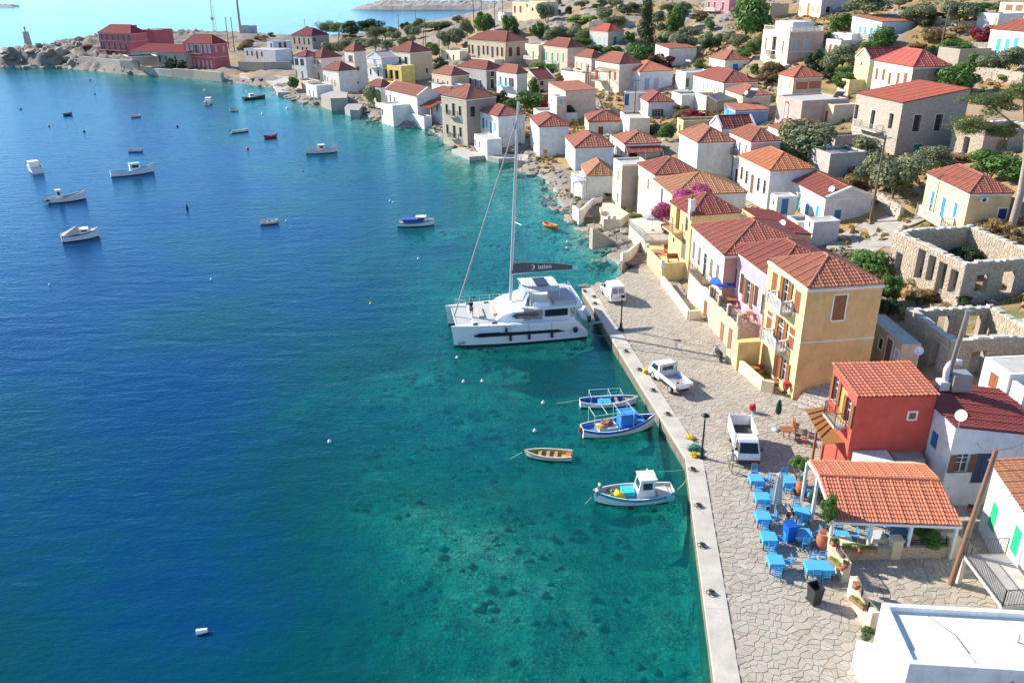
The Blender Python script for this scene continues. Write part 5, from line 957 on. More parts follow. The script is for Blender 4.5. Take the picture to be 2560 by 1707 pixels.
def rail(root, pts, h, n=4, col=(.75, .76, .77), r=.018, mid=True, name='railing'):
 m_ = MB(); up_ = Vector((0, 0, h))
 for a, b in zip(pts, pts[1:]):
  a, b = Vector(a), Vector(b); k = max(1, int((b - a).length / 1.0)); m_.cyl(a + up_, b + up_, r, n=5)
  if mid: m_.cyl(a + up_ * .5, b + up_ * .5, r * .7, n=4)
  for i in range(k + 1): p = a.lerp(b, i / k); m_.cyl(p, p + up_, r, n=5)
 return m_.obj(name, paint(col, .35, .6, name='rail_metal'), root)
def heap(root, c, r, col, name='net', seed=1):
 m_ = MB(); m_.blob(c, r, 2, .35, 0, seed)
 for k in range(26): a = U(0, 6.28); q = Vector(c) + Vector((math.cos(a) * r[0] * U(.2, 1.05), math.sin(a) * r[1] * U(.2, 1.05), r[2] * U(.0, .9))); e = q + Vector((U(-.2, .2), U(-.2, .2), U(-.05, .12))); m_.cyl(q, e, .02, n=4)
 return m_.obj(name, piecem('net_%d' % int(col[0] * 100), [col, hsv(col, .7), hsv(col, 1.2)], sc=14, bs=1.), root)
def logo_text(root, txt, loc, rot, size, col, name='lettering'):
 c = bpy.data.curves.new(name, 'FONT'); c.body = txt; c.size = size; c.extrude = .004; c.align_x = 'CENTER'; c.align_y = 'CENTER'; c.offset = size * .012
 o = bpy.data.objects.new(name, c); dg = bpy.context.evaluated_depsgraph_get(); C.objects.link(o); bpy.context.view_layer.update()
 me = bpy.data.meshes.new_from_object(o.evaluated_get(bpy.context.evaluated_depsgraph_get())); bpy.data.objects.remove(o)
 me.materials.clear(); me.materials.append(paint(col, .6, name='print')); q = ob(name, me, root, loc); q.rotation_euler = rot; return q
def build_catamaran():
 a, b = at('A', 962, 1420), at('A', 165, 1487); d = b - a; Lh = d.length; ang = math.atan2(d.y, d.x); side = Vector((math.sin(ang), -math.cos(ang), 0))   # towards the far hull
 side = -side if side.y < 0 else side; Wd = 6.9; mid = (a + b) / 2 + side * (Wd / 2 - .75)
 root = thing('catamaran', 'white sailing catamaran with a dark grey sail bag moored stern to the quay', 'catamaran', mid, ang)
 s = 1 if (Matrix.Rotation(-ang, 3, 'Z') @ (-side)).y > 0 else -1          # local y of the near hull
 wp = paint((.82, .83, .84), .25, name='gelcoat', coat=.4, wear=.03); gl = glass((.015, .02, .025)); grey = paint((.45, .45, .44), .7, name='deck_grip'); dk = paint((.06, .065, .07), .8, name='canvas')
 X0, X1 = -Lh / 2, Lh / 2; F = 1.95
 for k in (-1, 1):
  h = MB(); n = 22; rows = []; yc = k * s * (Wd / 2 - .75)
  for i in range(n + 1):
   t_ = i / n; x = X0 + Lh * t_; wb = .8 * (1 - max(0, (t_ - .35) / .65) ** 2.2 * .95) * (1 - max(0, (.12 - t_) / .12) * .15); z = F * (1 - .68 * max(0, (.1 - t_) / .1)) + .12 * t_
   rk = -.3 * (max(0, t_ - .9) / .1) ** 2
   rows.append([(x + rk, 0, -.5), (x + rk * .8, wb * .8, -.1), (x + rk * .7, wb * .88, .12), (x + rk * .4, wb * .98, z * .62), (x, wb, z - .08), (x, wb * .93, z), (x, 0, z + .02)])
  m = len(rows[0])
  for sg in (-1, 1):
   vs = [(p[0], p[1] * sg + yc, p[2]) for r in rows for p in r]
   for j in range(m - 1):
    fs = [(i * m + j, (i + 1) * m + j, (i + 1) * m + j + 1, i * m + j + 1) for i in range(n)]
    if sg > 0: fs = [f[::-1] for f in fs]
    h.add(vs, fs, 1 if j < 2 else 0, j < 4)
  h.add([(p[0], p[1] + yc, p[2]) for p in rows[0]] + [(p[0], -p[1] + yc, p[2]) for p in rows[0][::-1]], [tuple(range(2 * m))], 0)
  ho = h.obj('hull', [wp, paint((.02, .025, .04), .4, name='boot_stripe')], root)
  yo = yc + k * s * .8
  w_ = MB(); pts = [(X0 + 2.2, .95), (X0 + 3.0, 1.22), (X1 - 2.6, 1.36), (X1 - 2.0, 1.15), (X1 - 2.6, 1.02), (X0 + 3., .9)]
  sg = k * s
  w_.add([(x, yo + sg * .012, z) for x, z in pts] + [(x, yo - sg * .15, z) for x, z in pts], [tuple(range(6)), (11, 10, 9, 8, 7, 6)]); w_.obj('hull_window', gl, ho)
  for j, x in enumerate((X0 + 1.3,) + ((X0 + 3.6, X0 + 5.8, X0 + 7.6, X0 + 8.0) if k > 0 else ())):
   fb = MB()
   if j == 0: fb.blob((x, yo + sg * .2, 1.1), (.26, .26, .3), 2, 0)
   else: fb.cyl((x, yo + sg * .16, .5 + (.7 if j == 4 else 0)), (x, yo + sg * .16, 1.15 + (.7 if j == 4 else 0)), .13, n=8); fb.cyl((x, yo + sg * .1, 1.1), (x, yo - sg * .02, F + .1), .012, n=4)
   fb.obj('fender', paint((.02, .02, .025), .6, name='fender_cover'), root)
  hb = MB()
  for x in (X1 - 2.6, X1 - 4.4): hb.box(x, x + .5, yc - .25, yc + .25, F + .09, F + .13)
  hb.obj('deck_hatch', gl, ho)
 wi = Wd / 2 - 1.2
 c = MB(); c.box(X0 + 1.2, X1 - 2.2, -wi - .6, wi + .6, .85, F + .1); c.obj('bridge_deck', wp, root)
 c = MB(); c.box(X1 - 5.2, X1 - 2.25, -wi - .35, wi + .35, F + .102, F + .13); c.obj('foredeck', grey, root)
 c = MB(); c.box(X1 - 3.4, X1 - 2.9, -1.2, 1.2, F + .132, F + .3); c.box(X1 - 4.9, X1 - 4.3, -1.0, 1.0, F + .132, F + .38); c.obj('sun_pad', paint((.5, .44, .36), .8, name='pad'), root)
 # coachroof
 z0, z1 = F + .1, F + 1.14; sec = [(X0 + .9, .7), (X0 + 1.6, .98), (X0 + 4., 1.), (X0 + 6.2, 1.), (X0 + 7.3, .9), (X0 + 8.2, .68), (X0 + 8.75, .42)]; c = MB(); vs = []
 hw = 2.9; hz = [1, 1, 1, 1, .93, .6, .02]
 for (x, f), q in zip(sec, hz): vs += [(x, -hw * (f * .3 + .7), z0), (x - .1, -hw * .9 * (f * .35 + .65), z0 + (z1 - z0) * q * .88), (x - .2, -hw * .72 * f, z0 + (z1 - z0) * q), (x - .2, hw * .72 * f, z0 + (z1 - z0) * q), (x - .1, hw * .9 * (f * .35 + .65), z0 + (z1 - z0) * q * .88), (x, hw * (f * .3 + .7), z0)]
 c.add(vs[18:], [(i * 6 + j, i * 6 + j + 1, i * 6 + j + 7, i * 6 + j + 6) for i in range(3) for j in range(5)] + [(0, 6, 12, 18, 23, 17, 11, 5), (0, 1, 2, 3, 4, 5)], 0, False); cr = c.obj('coachroof', wp, root)
 for k in (-1, 1):
  y = k * s * (hw - .03); g = MB(); g.add([(X0 + 4.9, y + k * s * .03, z0 + .28), (X0 + 6.9, y * .985 + k * s * .03, z0 + .3), (X0 + 7.3, y * .93 + k * s * .06, z0 + .52), (X0 + 6.9, y * .95 + k * s * .04, z0 + .8), (X0 + 5.0, y * .955, z0 + .86), (X0 + 4.7, y * .98, z0 + .55)], [tuple(range(6))]); g.obj('saloon_window', gl, cr)
  g = MB(); g.box(X0 + 1.9, X0 + 4.1, y - .06, y + .04, z0 + .3, z0 + .95); g.obj('saloon_window', gl, cr)
  g = MB(); g.box(X0 + 1.6, X0 + 4.3, y * .9 - .1, y * .9 + .1, z0, z0 + 1.04); g.obj('saloon_wall', wp, cr)
 # flybridge
 fz = z1 + .02; c = MB(); c.prism([(X0 + .7, -2.9), (X0 + 5.2, -2.9), (X0 + 6.3, -2.2), (X0 + 6.5, 0), (X0 + 6.3, 2.2), (X0 + 5.2, 2.9), (X0 + .7, 2.9), (X0 + .3, 2.3), (X0 + .3, -2.3)], fz, fz + .16); c.obj('flybridge', wp, root)
 c = MB(); c.box(X0 + 5.3, X0 + 5.5, -2.2, 2.2, fz + .16, fz + .75); c.box(X0 + 3.6, X0 + 5.2, s * 1.1, s * 2.5, fz + .16, fz + .55); c.obj('helm_seat', wp, root)
 c = MB(); c.box(X0 + .9, X0 + 3.1, -2.4, 2.4, fz + .162, fz + .5); c.obj('flybridge_lounge', grey, root)
 c = MB(); c.add([(X0 + 5.9, -2.1, fz + .16), (X0 + 5.9, 2.1, fz + .16), (X0 + 5.4, 1.9, fz + 1.5), (X0 + 5.4, -1.9, fz + 1.5)], [(0, 1, 2, 3)]); c.obj('clear_screen', glass((.35, .38, .4)), root)
 c = MB(); bz = fz + 1.5; n = 8; vs = []
 for i in range(n + 1): t_ = i / n; y = -2.1 + 4.2 * t_; zz = bz + .25 * math.sin(math.pi * t_); vs += [(X0 + 2.4, y, zz - .1), (X0 + 5.9, y * .95, zz), (X0 + 5.9, y * .95, zz + .05), (X0 + 2.4, y, zz - .05)]
 c.add(vs, [(i * 4 + j, i * 4 + (j + 1) % 4, i * 4 + 4 + (j + 1) % 4, i * 4 + 4 + j) for i in range(n) for j in range(4)]); c.obj('bimini', paint((.62, .61, .58), .7, name='bimini_cloth'), root)
 c = MB(); c.box(X0 + 3.4, X0 + 4.6, -1.1, 1.1, bz + .285, bz + .3); c.obj('bimini_window', gl, root)
 c = MB()
 for x in (X0 + 2.5, X0 + 5.7):
  for y in (-2, 2): c.cyl((x, y, fz + .1), (x, y, bz), .03, n=5)
 for y in (-2.3, 2.3): c.cyl((X0 + 1., y, F), (X0 + 1., y, fz), .06, n=6)
 c.obj('bimini_frame', paint((.7, .71, .72), .3, .7, name='rail_metal'), root)
 rail(root, [(X0 + .6, -2.6, fz + .1), (X0 + .6, 2.6, fz + .1)], .55); yr = Wd / 2 - .1
 for k in (-1, 1): rail(root, [(X0 + 4.5, k * (Wd / 2 - .1), F + .05), (X1 - 1.5, k * (Wd / 2 - .35), F + .12)], .65, r=.014)
 rail(root, [(X1 - 1., -Wd / 2 + .75, F + .12), (X1 - 2., -Wd / 2 + 1.7, F + .12)], .65, r=.014); 
 c = MB(); c.cyl((X1 - .6, -Wd / 2 + .8, F - .1), (X1 - .6, Wd / 2 - .8, F - .1), .09, n=8); c.obj('crossbeam', paint((.6, .61, .62), .3, .5, name='spar'), root)
 c = MB(); c.box(X1 - 2.25, X1 - .7, -wi - .2, wi + .2, F - .12, F - .02); c.obj('bow_platform', grey, root)
 # rig: the mast height follows from its top in the survey
 MX = X0 + 6.95; M = Matrix.Rotation(ang, 3, 'Z'); mb_ = mid + M @ Vector((MX, 0, 0)); zt_ = 10
 tgt = px('A', 565, 40)
 while proj((mb_.x + .55, mb_.y, zt_))[1] > tgt[1] and zt_ < 30: zt_ += .05
 topw = Vector(tuple(at('A', 565, 40, zt_))); top = M.inverted() @ (topw - mid); top.z = zt_; top.y *= .25
 spar = paint((.55, .57, .6), .35, .3, name='spar'); foot = Vector((MX, 0, z1 + .1))
 c = MB(); c.cyl(foot, top, .17, .12, 10); c.obj('mast', spar, root)
 hz_ = foot.lerp(top, .42); c = MB(); c.cyl(hz_, hz_ + Vector((-.5, 1.35, 0)), .035, n=5); c.cyl(hz_, hz_ + Vector((-.5, -1.35, 0)), .035, n=5); c.obj('spreader', spar, root)
 c = MB(); c.cyl(Vector((X1 - .6, 0, F)), foot.lerp(top, .93), .075, .06, 7); c.obj('furled_genoa', piecem('furled_cloth', [(.42, .36, .33), (.5, .45, .42)], sc=8), root)
 c = MB()
 for k in (-1, 1):
  c.cyl(top, Vector((MX - 1.4, k * 3.2, F)), .014, n=4); c.cyl(hz_ + Vector((-.5, k * 1.35, 0)), Vector((MX - 1.2, k * 3.2, F)), .012, n=4); c.cyl(foot.lerp(top, .9), Vector((MX - 1.9, k * 3.1, F)), .012, n=4)
 c.cyl(foot.lerp(top, .8), Vector((X0 + 3., 0, 6.4)), .012, n=4); c.cyl(foot.lerp(top, .97), Vector((X0 + .8, 0, 6.6)), .012, n=4)
 tag(c.obj('rigging', paint((.12, .12, .13), .5, name='wire'), root), kind='stuff')
 # boom and sail bag
 bz = z1 + 2.89; c = MB(); b0, b1 = MX - .15, X0 + .55
 prof = [(b0, .95), (b0 - 1, 1.0), (b1 + 1.6, .62), (b1 + .3, .34)]; vs = []
 for x, hh in prof: vs += [(x, -.2, bz), (x, .2, bz), (x, .1, bz + hh), (x, -.1, bz + hh)]
 c.add(vs, [(i * 4 + j, i * 4 + (j + 1) % 4, i * 4 + 4 + (j + 1) % 4, i * 4 + 4 + j) for i in range(3) for j in range(4)] + [(0, 1, 2, 3), (15, 14, 13, 12)]); sb = c.obj('sail_bag', paint((.11, .105, .11), .85, name='sail_bag_cloth'), root)
 c = MB(); c.cyl((b0, 0, bz - .1), (b1 - .3, 0, bz + .02), .1, n=8); c.obj('boom', spar, root)
 tx = (b0 + b1) / 2; fl = math.pi if s > 0 else 0; lean = math.atan2(.1, .8)
 logo_text(sb, 'istion', (tx - .1 * s, s * .192, bz + .45), (math.pi / 2 - lean, 0, fl), .62, (.8, .8, .8))
 mo = MB(); r1 = .27
 cx = tx + s * 1.15; ps = [(cx - s * r1 * math.cos(u), bz + .48 + r1 * math.sin(u)) for u in [(-2.0 + 4.0 * i / 12) for i in range(13)]] + [(cx + s * .12 - s * r1 * .95 * math.cos(u), bz + .48 + r1 * .9 * math.sin(u)) for u in [(1.75 - 3.5 * i / 12) for i in range(13)]]
 mo.add([(x, s * .205, z) for x, z in ps], [tuple(range(26))]); mo.obj('emblem', paint((.8, .8, .8), .6, name='print'), sb)
 logo_text(root, 'BALI', (X1 - .95, s * (Wd / 2 - .32), .42), (math.pi / 2, 0, fl + (.28 * s)), .38, (.05, .06, .08))
 # tender on davits, stern gear, gangplank
 t_ = MB(); yy = 0
 for k in (-1, 1): t_.cyl((X0 - .45 + k * .45, -1.7, 1.15), (X0 - .45 + k * .45, 1.2, 1.15), .22, n=8); t_.cyl((X0 - .45 + k * .45, 1.2, 1.15), (X0 - .45, 2.0, 1.3), .22, .16, 8)
 t_.box(X0 - .85, X0 - .05, -1.6, 1.3, 1.0, 1.08)
 t_.obj('tender', paint((.72, .74, .77), .5, name='tender_tube'), root)
 c = MB(); c.box(X0 - .65, X0 - .3, s * 1.75, s * 2.1, 1.1, 1.65); c.cyl((X0 - .48, s * 1.9, 1.1), (X0 - .48, s * 1.9, .4), .05, n=5); c.obj('outboard_motor', paint((.03, .03, .035), .4), root)
 pl = at('A', 1060, 1338, 1.35); lp = M.inverted() @ (pl - mid); c = MB(); c.bar((X0 + .3, s * 2.2, .85), (lp.x, lp.y, 1.32), .38, .05); c.obj('gangplank', paint((.3, .31, .32), .6, .3, name='spar'), root)
 c = MB(); c.box(X0 + .9, X0 + 3.6, -2.3, 2.3, .98, 1.32 + .66); c.obj('cockpit_seats', grey, root)
 for i, (u, v, (tx_, ty_)) in enumerate(((X0 + .3, s * 2.9, ('J', (590, 1480))), (X0 + .3, s * -2.6, ('J', (470, 1130))))):
  q = at(tx_, *ty_, 1.3); w0 = mid + M @ Vector((u, v, .9)); r = MB(); r.tube([w0.lerp(q, k / 6) - Vector((0, 0, .5 * math.sin(math.pi * k / 6))) for k in range(7)], .018, 4)
  tag(r.obj('mooring_rope', paint((.5, .47, .4), .9, name='rope')), ('slack mooring rope from the near hull of the catamaran to the quay', 'taut mooring rope from the far hull of the catamaran to the quay')[i], 'rope')
 return mid, ang, M, F, s, X0, X1
def build_boats():
 W_ = (.8, .8, .78)
 # near boats along the quay
 r, l = boat_at('white and royal blue fishing boat with a blue wheelhouse tied at the quay', 'M', (175, 850), (815, 765), 'fishing_boat'); l *= .97
 sec = hull_parts(l, 2.05, .62, r, W_, (.02, .11, .42), (.03, .22, .55), (.18, .03, .02), .8, .45, deck=.3, bandw=.22)
 cabin(r, .0, 1.35, .55, .25, 1.55, (.03, .2, .55), (.03, .25, .6), .1, False)
 c = MB()
 for x in (-2.2, -.2, .9):
  for y in (-.75, .75): c.cyl((x, y, .5), (x, y, 2.0), .02, n=4)
 for y in (-.75, .75): c.cyl((-2.2, y, 2.0), (.9, y, 2.0), .02, n=4)
 for x in (-2.2, -1.2, -.2, .9): c.cyl((x, -.75, 2.0), (x, .75, 2.0), .02, n=4)
 c.obj('awning_frame', paint((.75, .76, .76), .4, name='rail_metal'), r)
 c = MB(); c.box(-1.7, -.2, -.5, .5, .3, .62); c.obj('hatch', paint((.7, .66, .5), .6, name='boat_paint'), r); heap(r, (-.9, .2, .72), (.5, .4, .22), (.35, .12, .09)); heap(r, (-1.5, -.1, .68), (.42, .35, .12), (.65, .42, .15), seed=4)
 c = MB(); c.lathe([(.2, -.06), (.3, -.06), (.3, .06), (.2, .06)], (2.2, .2, .85), 12); c.obj('tyre', paint((.02, .02, .02), .8, name='rubber'), r); motor(r, -l / 2 + .1, .35, (.2, .05, .03))
 r, l = boat_at('open white boat with blue floor and pipe frame behind the royal blue fishing boat', 'M', (170, 598), (665, 575), 'open_boat')
 hull_parts(l, 1.45, .5, r, W_, (.7, .7, .68), (.03, .14, .38), (.05, .05, .05), .45, .5, thwarts=2); c = MB(); c.box(-.9, .1, -.4, .4, .15, .42); c.obj('engine_box', paint((.03, .4, .62), .5, name='boat_paint'), r)
 c = MB()
 for x in (-1.6, 0., 1.):
  for y in (-.62, .62): c.cyl((x, y, .4), (x, y, 1.15), .018, n=4)
  c.cyl((x, -.62, 1.15), (x, .62, 1.15), .018, n=4)
 for y in (-.62, .62): c.cyl((-1.6, y, 1.15), (1., y, 1.15), .018, n=4)
 c.obj('awning_frame', paint((.75, .76, .76), .4, name='rail_metal'), r); c = MB(); c.blob((-1.95, .75, .25), (.14, .14, .17), 2, 0); c.obj('fender', paint((.8, .8, .78), .5), r)
 c = MB(); c.box(1.3, 2.0, -.3, .3, .42, .47); c.obj('bow_deck', wood((.4, .24, .13)), r)
 r, l = boat_at('turquoise and white fishing boat with a white wheelhouse and yellow nets', 'M', (955, 1365), (275, 1415), 'fishing_boat'); l *= 1.0
 hull_parts(l, 2.0, .62, r, (.78, .8, .78), (.03, .38, .5), (.42, .42, .4), (.02, .05, .1), .6, .6, deck=.28, bandw=.24)
 cabin(r, -1.35, -.1, .58, .3, 1.75, W_, W_, .3); c = MB(); c.box(-.05, .75, -.42, .42, .32, .85); c.obj('engine_box', paint((.04, .5, .6), .5, name='boat_paint'), r)
 heap(r, (1.05, .35, .55), (.42, .38, .36), (.8, .62, .02), seed=3); heap(r, (1.3, -.4, .5), (.4, .3, .14), (.32, .28, .22), seed=8)
 c = MB(); c.cyl((2.35, -.2, .8), (2.35, .2, .8), .22, n=12); c.cyl((2.35, 0, .5), (2.35, 0, 1.2), .04, n=5); c.cyl((2.2, -.3, 1.2), (2.2, .1, 1.25), .12, n=10); c.obj('net_winch', paint((.35, .33, .3), .6, .4, name='rusty_metal'), r)
 c = MB(); c.cyl((-.9, 0, 1.8), (-.9, 0, 2.35), .03, n=5); c.cyl((-.9, -.2, 2.2), (-.9, .2, 2.3), .02, n=4); c.obj('mast', paint((.75, .75, .75), .4), r); c = MB(); c.box(-2.4, -1.6, -.55, .55, .4, .5); c.obj('stern_hatch', paint((.55, .52, .46), .6, name='boat_paint'), r)
 c = MB(); c.box(-2.5, -2.05, .85, .9, .25, .75); c.obj('tarp', paint((.2, .55, .75), .6), r)
 r, l = boat_at('small yellow ochre rowing dinghy with a red stern seat', 'S', (1430, 1147), (1310, 1140), 'rowing_dinghy'); hull_parts(l, 1.25, .42, r, (.8, .78, .7), (.75, .45, .2), (.5, .38, .1), (.1, .08, .05), .3, .75, thwarts=3)
 c = MB(); c.box(-l / 2 + .1, -l / 2 + .45, -.42, .42, .24, .3); c.obj('stern_seat', paint((.6, .13, .07), .6, name='boat_paint'), r)
 r, l = boat_at('little orange dinghy floating in the clear shallows', 'S', (1392, 571), (1356, 562), 'orange_dinghy'); hull_parts(l, 1.0, .38, r, (.8, .22, .05), (.85, .3, .08), (.75, .3, .12), (.5, .1, .03), .4, .6, thwarts=1)
 # mid and far boats
 r, l = boat_at('white boat with a blue canvas cover left of the catamaran mast', 'S', (994, 565), (1088, 562), 'motor_boat'); hull_parts(l, 1.9, .62, r, W_, (.02, .12, .4), (.5, .5, .5), (.03, .1, .2), .5, .6, deck=.15); c = MB(); c.box(-l * .35, l * .2, -.7, .7, .5, 1.05); c.obj('canvas_cover', paint((.02, .09, .32), .8, name='canvas'), r); cabin(r, l * .02, l * .3, .55, .5, 1.25, W_)
 r, l = boat_at('small white rowing boat alone in the middle of the bay', 'S', (651, 561), (698, 557), 'rowing_boat'); hull_parts(l, 1.4, .45, r, W_, (.75, .75, .73), (.45, .4, .34), (.1, .1, .1), .3, .7, thwarts=2)
 def kaiki(label, t, a, b, bw, band, inside, cx, cw, ch, ccol, roofc, H=.8, heapc=None, mast=True, bootc=(.15, .02, .02)):
  r, l = boat_at(label, t, a, b, 'fishing_boat'); hull_parts(l, bw, H, r, W_, band, inside, bootc, .9, .3, deck=.3, bandw=.16)
  cabin(r, cx, cx + cw, bw * .27, H * .5, H * .5 + ch, ccol, roofc, .2)
  if heapc: heap(r, (cx - 1.2, 0, H * .6), (.9, .5, .3), heapc, seed=5); heap(r, (cx + cw + 1., 0, H * .6), (.9, .4, .25), heapc, seed=6)
  if mast: c = MB(); c.cyl((cx - .2, 0, H), (cx - .2, 0, H + ch + .9), .035, n=5); c.cyl((-l * .42, 0, H), (-l * .42, 0, H + 1.8), .03, n=5); c.cyl((-l * .42, 0, H + 1.5), (cx, 0, H + ch), .02, n=4); c.obj('mast', paint((.45, .5, .52), .5), r)
  return r
 kaiki('pale turquoise fishing boat with a glazed wheelhouse and stern frame', 'W', (932, 815), (1300, 770), 2.4, (.3, .55, .6), (.1, .42, .5), -.4, 1.9, 1.5, (.8, .82, .82), (.3, .62, .62), .85)
 kaiki('white fishing boat with a narrow round wheelhouse and dark nets', 'W', (405, 1035), (732, 995), 2.1, (.6, .6, .62), (.3, .32, .3), -1.4, .8, 1.5, W_, (.7, .45, .4), .75, (.04, .08, .06), False)
 r, l = boat_at('white cabin boat half covered by a beige tarpaulin', 'W', (520, 1358), (845, 1310), 'cabin_boat'); hull_parts(l, 2.1, .85, r, W_, (.05, .15, .35), (.6, .6, .58), (.15, .05, .05), .5, .8, deck=.1); cabin(r, -.1, 1.5, .7, .75, 1.35, W_, W_, .5)
 c = MB(); z = .85; c.add([(-l / 2 + .2, -.8, z), (-l / 2 + .2, .8, z), (-.1, .9, z + .1), (-.1, -.9, z + .1), (-l / 2 + .5, 0, z + .35), (-.1, 0, z + 1.1)], [(0, 3, 5, 4), (1, 4, 5, 2), (0, 4, 1), (3, 2, 5)]); c.obj('tarpaulin', paint((.55, .46, .36), .85, name='canvas'), r)
 r, l = boat_at('white motor cruiser seen from astern at the left edge of the bay', 'W', (330, 795), (262, 735), 'motor_cruiser'); l = 6.2; hull_parts(l, 2.3, .95, r, W_, (.7, .68, .68), (.45, .35, .34), (.03, .05, .12), .4, .9, deck=.5); cabin(r, -.6, 1.8, .85, .7, 1.75, W_, (.75, .6, .58), .6); rail(r, [(-2.6, -.9, .95), (-2.6, .9, .95)], .5)
 for lab, a, b, w_, c0, ins in (('small white rowing boat with a tarp just beyond the turquoise fishing boat', (1083, 604), (1205, 601), 1.3, W_, (.4, .32, .28)), ('dark navy rowing boat far off on the left of the bay', (532, 302), (610, 294), 1.5, (.05, .06, .1), (.06, .07, .1)), ('slim white rowing boat in the far middle of the bay', (1178, 308), (1098, 318), 1.5, (.75, .76, .74), (.5, .48, .42)), ('long white open boat with a black outboard near the red boat', (1940, 448), (2090, 430), 1.7, W_, (.6, .58, .52)), ('small red rowing boat with a black outboard', (2318, 482), (2216, 492), 1.6, (.55, .03, .05), (.5, .06, .06)), ('white open skiff near the far jetty shore', (1990, 262), (1932, 258), 2.2, W_, (.2, .2, .22))):
  r, l = boat_at(lab, 'W', a, b, 'open_boat'); hull_parts(l, w_, .5, r, c0, hsv(c0, .8), ins, (.03, .03, .05), .4, .7, thwarts=2)
  if 'outboard' in lab: motor(r, -l / 2, .4)
 r, l = boat_at('small white motor boat with a canopy below the rose red building', 'W', (1735, 215), (1775, 190), 'motor_boat'); l = 5.5; hull_parts(l, 2.2, .8, r, W_, W_, (.5, .5, .5), (.03, .05, .12), .4, .9, deck=.4); cabin(r, -.6, 1.4, .8, .6, 1.7, W_, W_, .5); motor(r, -2.7, .6)
 r, l = boat_at('black inflatable patrol boat with a white console and round arch', 'W', (2048, 170), (2232, 150), 'inflatable_boat'); hull_parts(l, 2.4, .7, r, (.05, .05, .06), (.06, .06, .07), (.3, .3, .32), (.02, .02, .02), .4, .8, deck=.3); cabin(r, -1.6, .1, .5, .5, 1.5, W_, W_, .3); motor(r, -l / 2 - .1, .5); c = MB(); c.cyl((-2.4, -.8, .6), (-2.4, -.6, 2.4), .05, n=5); c.cyl((-2.4, .8, .6), (-2.4, .6, 2.4), .05, n=5); c.cyl((-2.4, -.6, 2.4), (-2.4, .6, 2.4), .05, n=5); c.obj('arch', paint((.8, .8, .8), .4), r)
 kaiki('white fishing boat with a small cabin between the red boat and the shore', 'S', (765, 384), (845, 380), 2.2, (.6, .6, .62), (.35, .3, .25), -.6, 1.3, 1.2, W_, W_, .75)
 # buoys
 q = [(122, 316, 'p'), (210, 330, 'd'), (443, 317, 'd'), (619, 373, 'r'), (468, 522, 'd'), (716, 553, 'w'), (758, 428, 'r'), (975, 503, 'w'), (984, 506, 'w'), (1046, 647, 'w'), (124, 712, 'w'), (528, 699, 'w'), (927, 759, 'y'), (1143, 894, 'w'), (1159, 954, 'w'), (1206, 953, 'w'), (1337, 1077, 'w'), (1358, 1007, 'w'), (52, 274, 'd'), (225, 201, 'd'), (239, 210, 'w'), (237, 236, 'd'), (718, 272, 'w'), (511, 226, 'w'), (824, 1104, 'w'), (656, 286, 'w'), (505, 1583, 'B'), (1418, 605, 'w'), (1417, 620, 'w')]
 col = dict(p=(.6, .3, .28), d=(.03, .04, .05), r=(.6, .08, .06), w=(.8, .8, .78), y=(.75, .6, .1), B=(.8, .8, .8)); nm = dict(p='faded pink', d='dark', r='red', w='white', y='yellow', B='large white')
 wh = {(975, 503): 'nearer the blue covered boat, left one of a pair', (984, 506): 'nearer the blue covered boat, right one of a pair', (716, 553): 'beside the lone rowing boat', (1046, 647): 'below the blue covered boat', (124, 712): 'below the boat under the beige tarpaulin', (528, 699): 'in open deep water, left of the catamaran', (1143, 894): 'just below the catamaran bow', (1159, 954): 'left one of two south of the catamaran', (1206, 953): 'right one of two south of the catamaran', (1337, 1077): 'above the yellow dinghy', (1358, 1007): 'beside the open boat with pipe frame', (824, 1104): 'over a dark mooring line in deep water', (505, 1583): 'plastic float at the lower left of the bay', (1418, 605): 'upper one of the float line near the orange dinghy', (1417, 620): 'lower one of the float line near the orange dinghy', (122, 316): 'left of the dark navy rowing boat', (210, 330): 'just below the dark navy rowing boat', (443, 317): 'below the slim white rowing boat', (619, 373): 'between the red boat and the turquoise fishing boat', (468, 522): 'shaped like a post in mid bay', (758, 428): 'between the small cabin boat and the lone rowing boat', (927, 759): 'far left of the catamaran bow', (52, 274): 'at the upper left edge', (225, 201): 'nearest the far hotel quay', (239, 210): 'close below the far hotel quay', (237, 236): 'between the hotel quay and the navy boat', (718, 272): 'beside the far stone jetty', (511, 226): 'in front of the far rose red building', (656, 286): 'near the black inflatable boat'}
 for x, y, k in q:
  p = at('S', x, y); far = p.y > 150; s_ = .34 if far else (.16 if k != 'B' else .2); m_ = MB()
  if k == 'B': m_.cyl((-.28, 0, .1), (.28, .1, .14), .17, .12, 8)
  elif (x, y) == (468, 522): m_.lathe([(.0, -.2), (.22, 0), (.18, .3), (.08, .6), (.0, .8)], n=8)
  else: m_.lathe([(0, -s_), (s_ * .8, -s_ * .5), (s_, 0), (s_ * .8, s_ * .6), (s_ * .3, s_), (s_ * .15, s_ * 1.4), (0, s_ * 1.4)], n=10)
  tag(m_.obj('buoy', paint(col[k], .5, name='buoy_plastic'), None, p), '%s mooring buoy %s' % (nm[k], wh[x, y]), 'buoy', 'buoys in the bay')
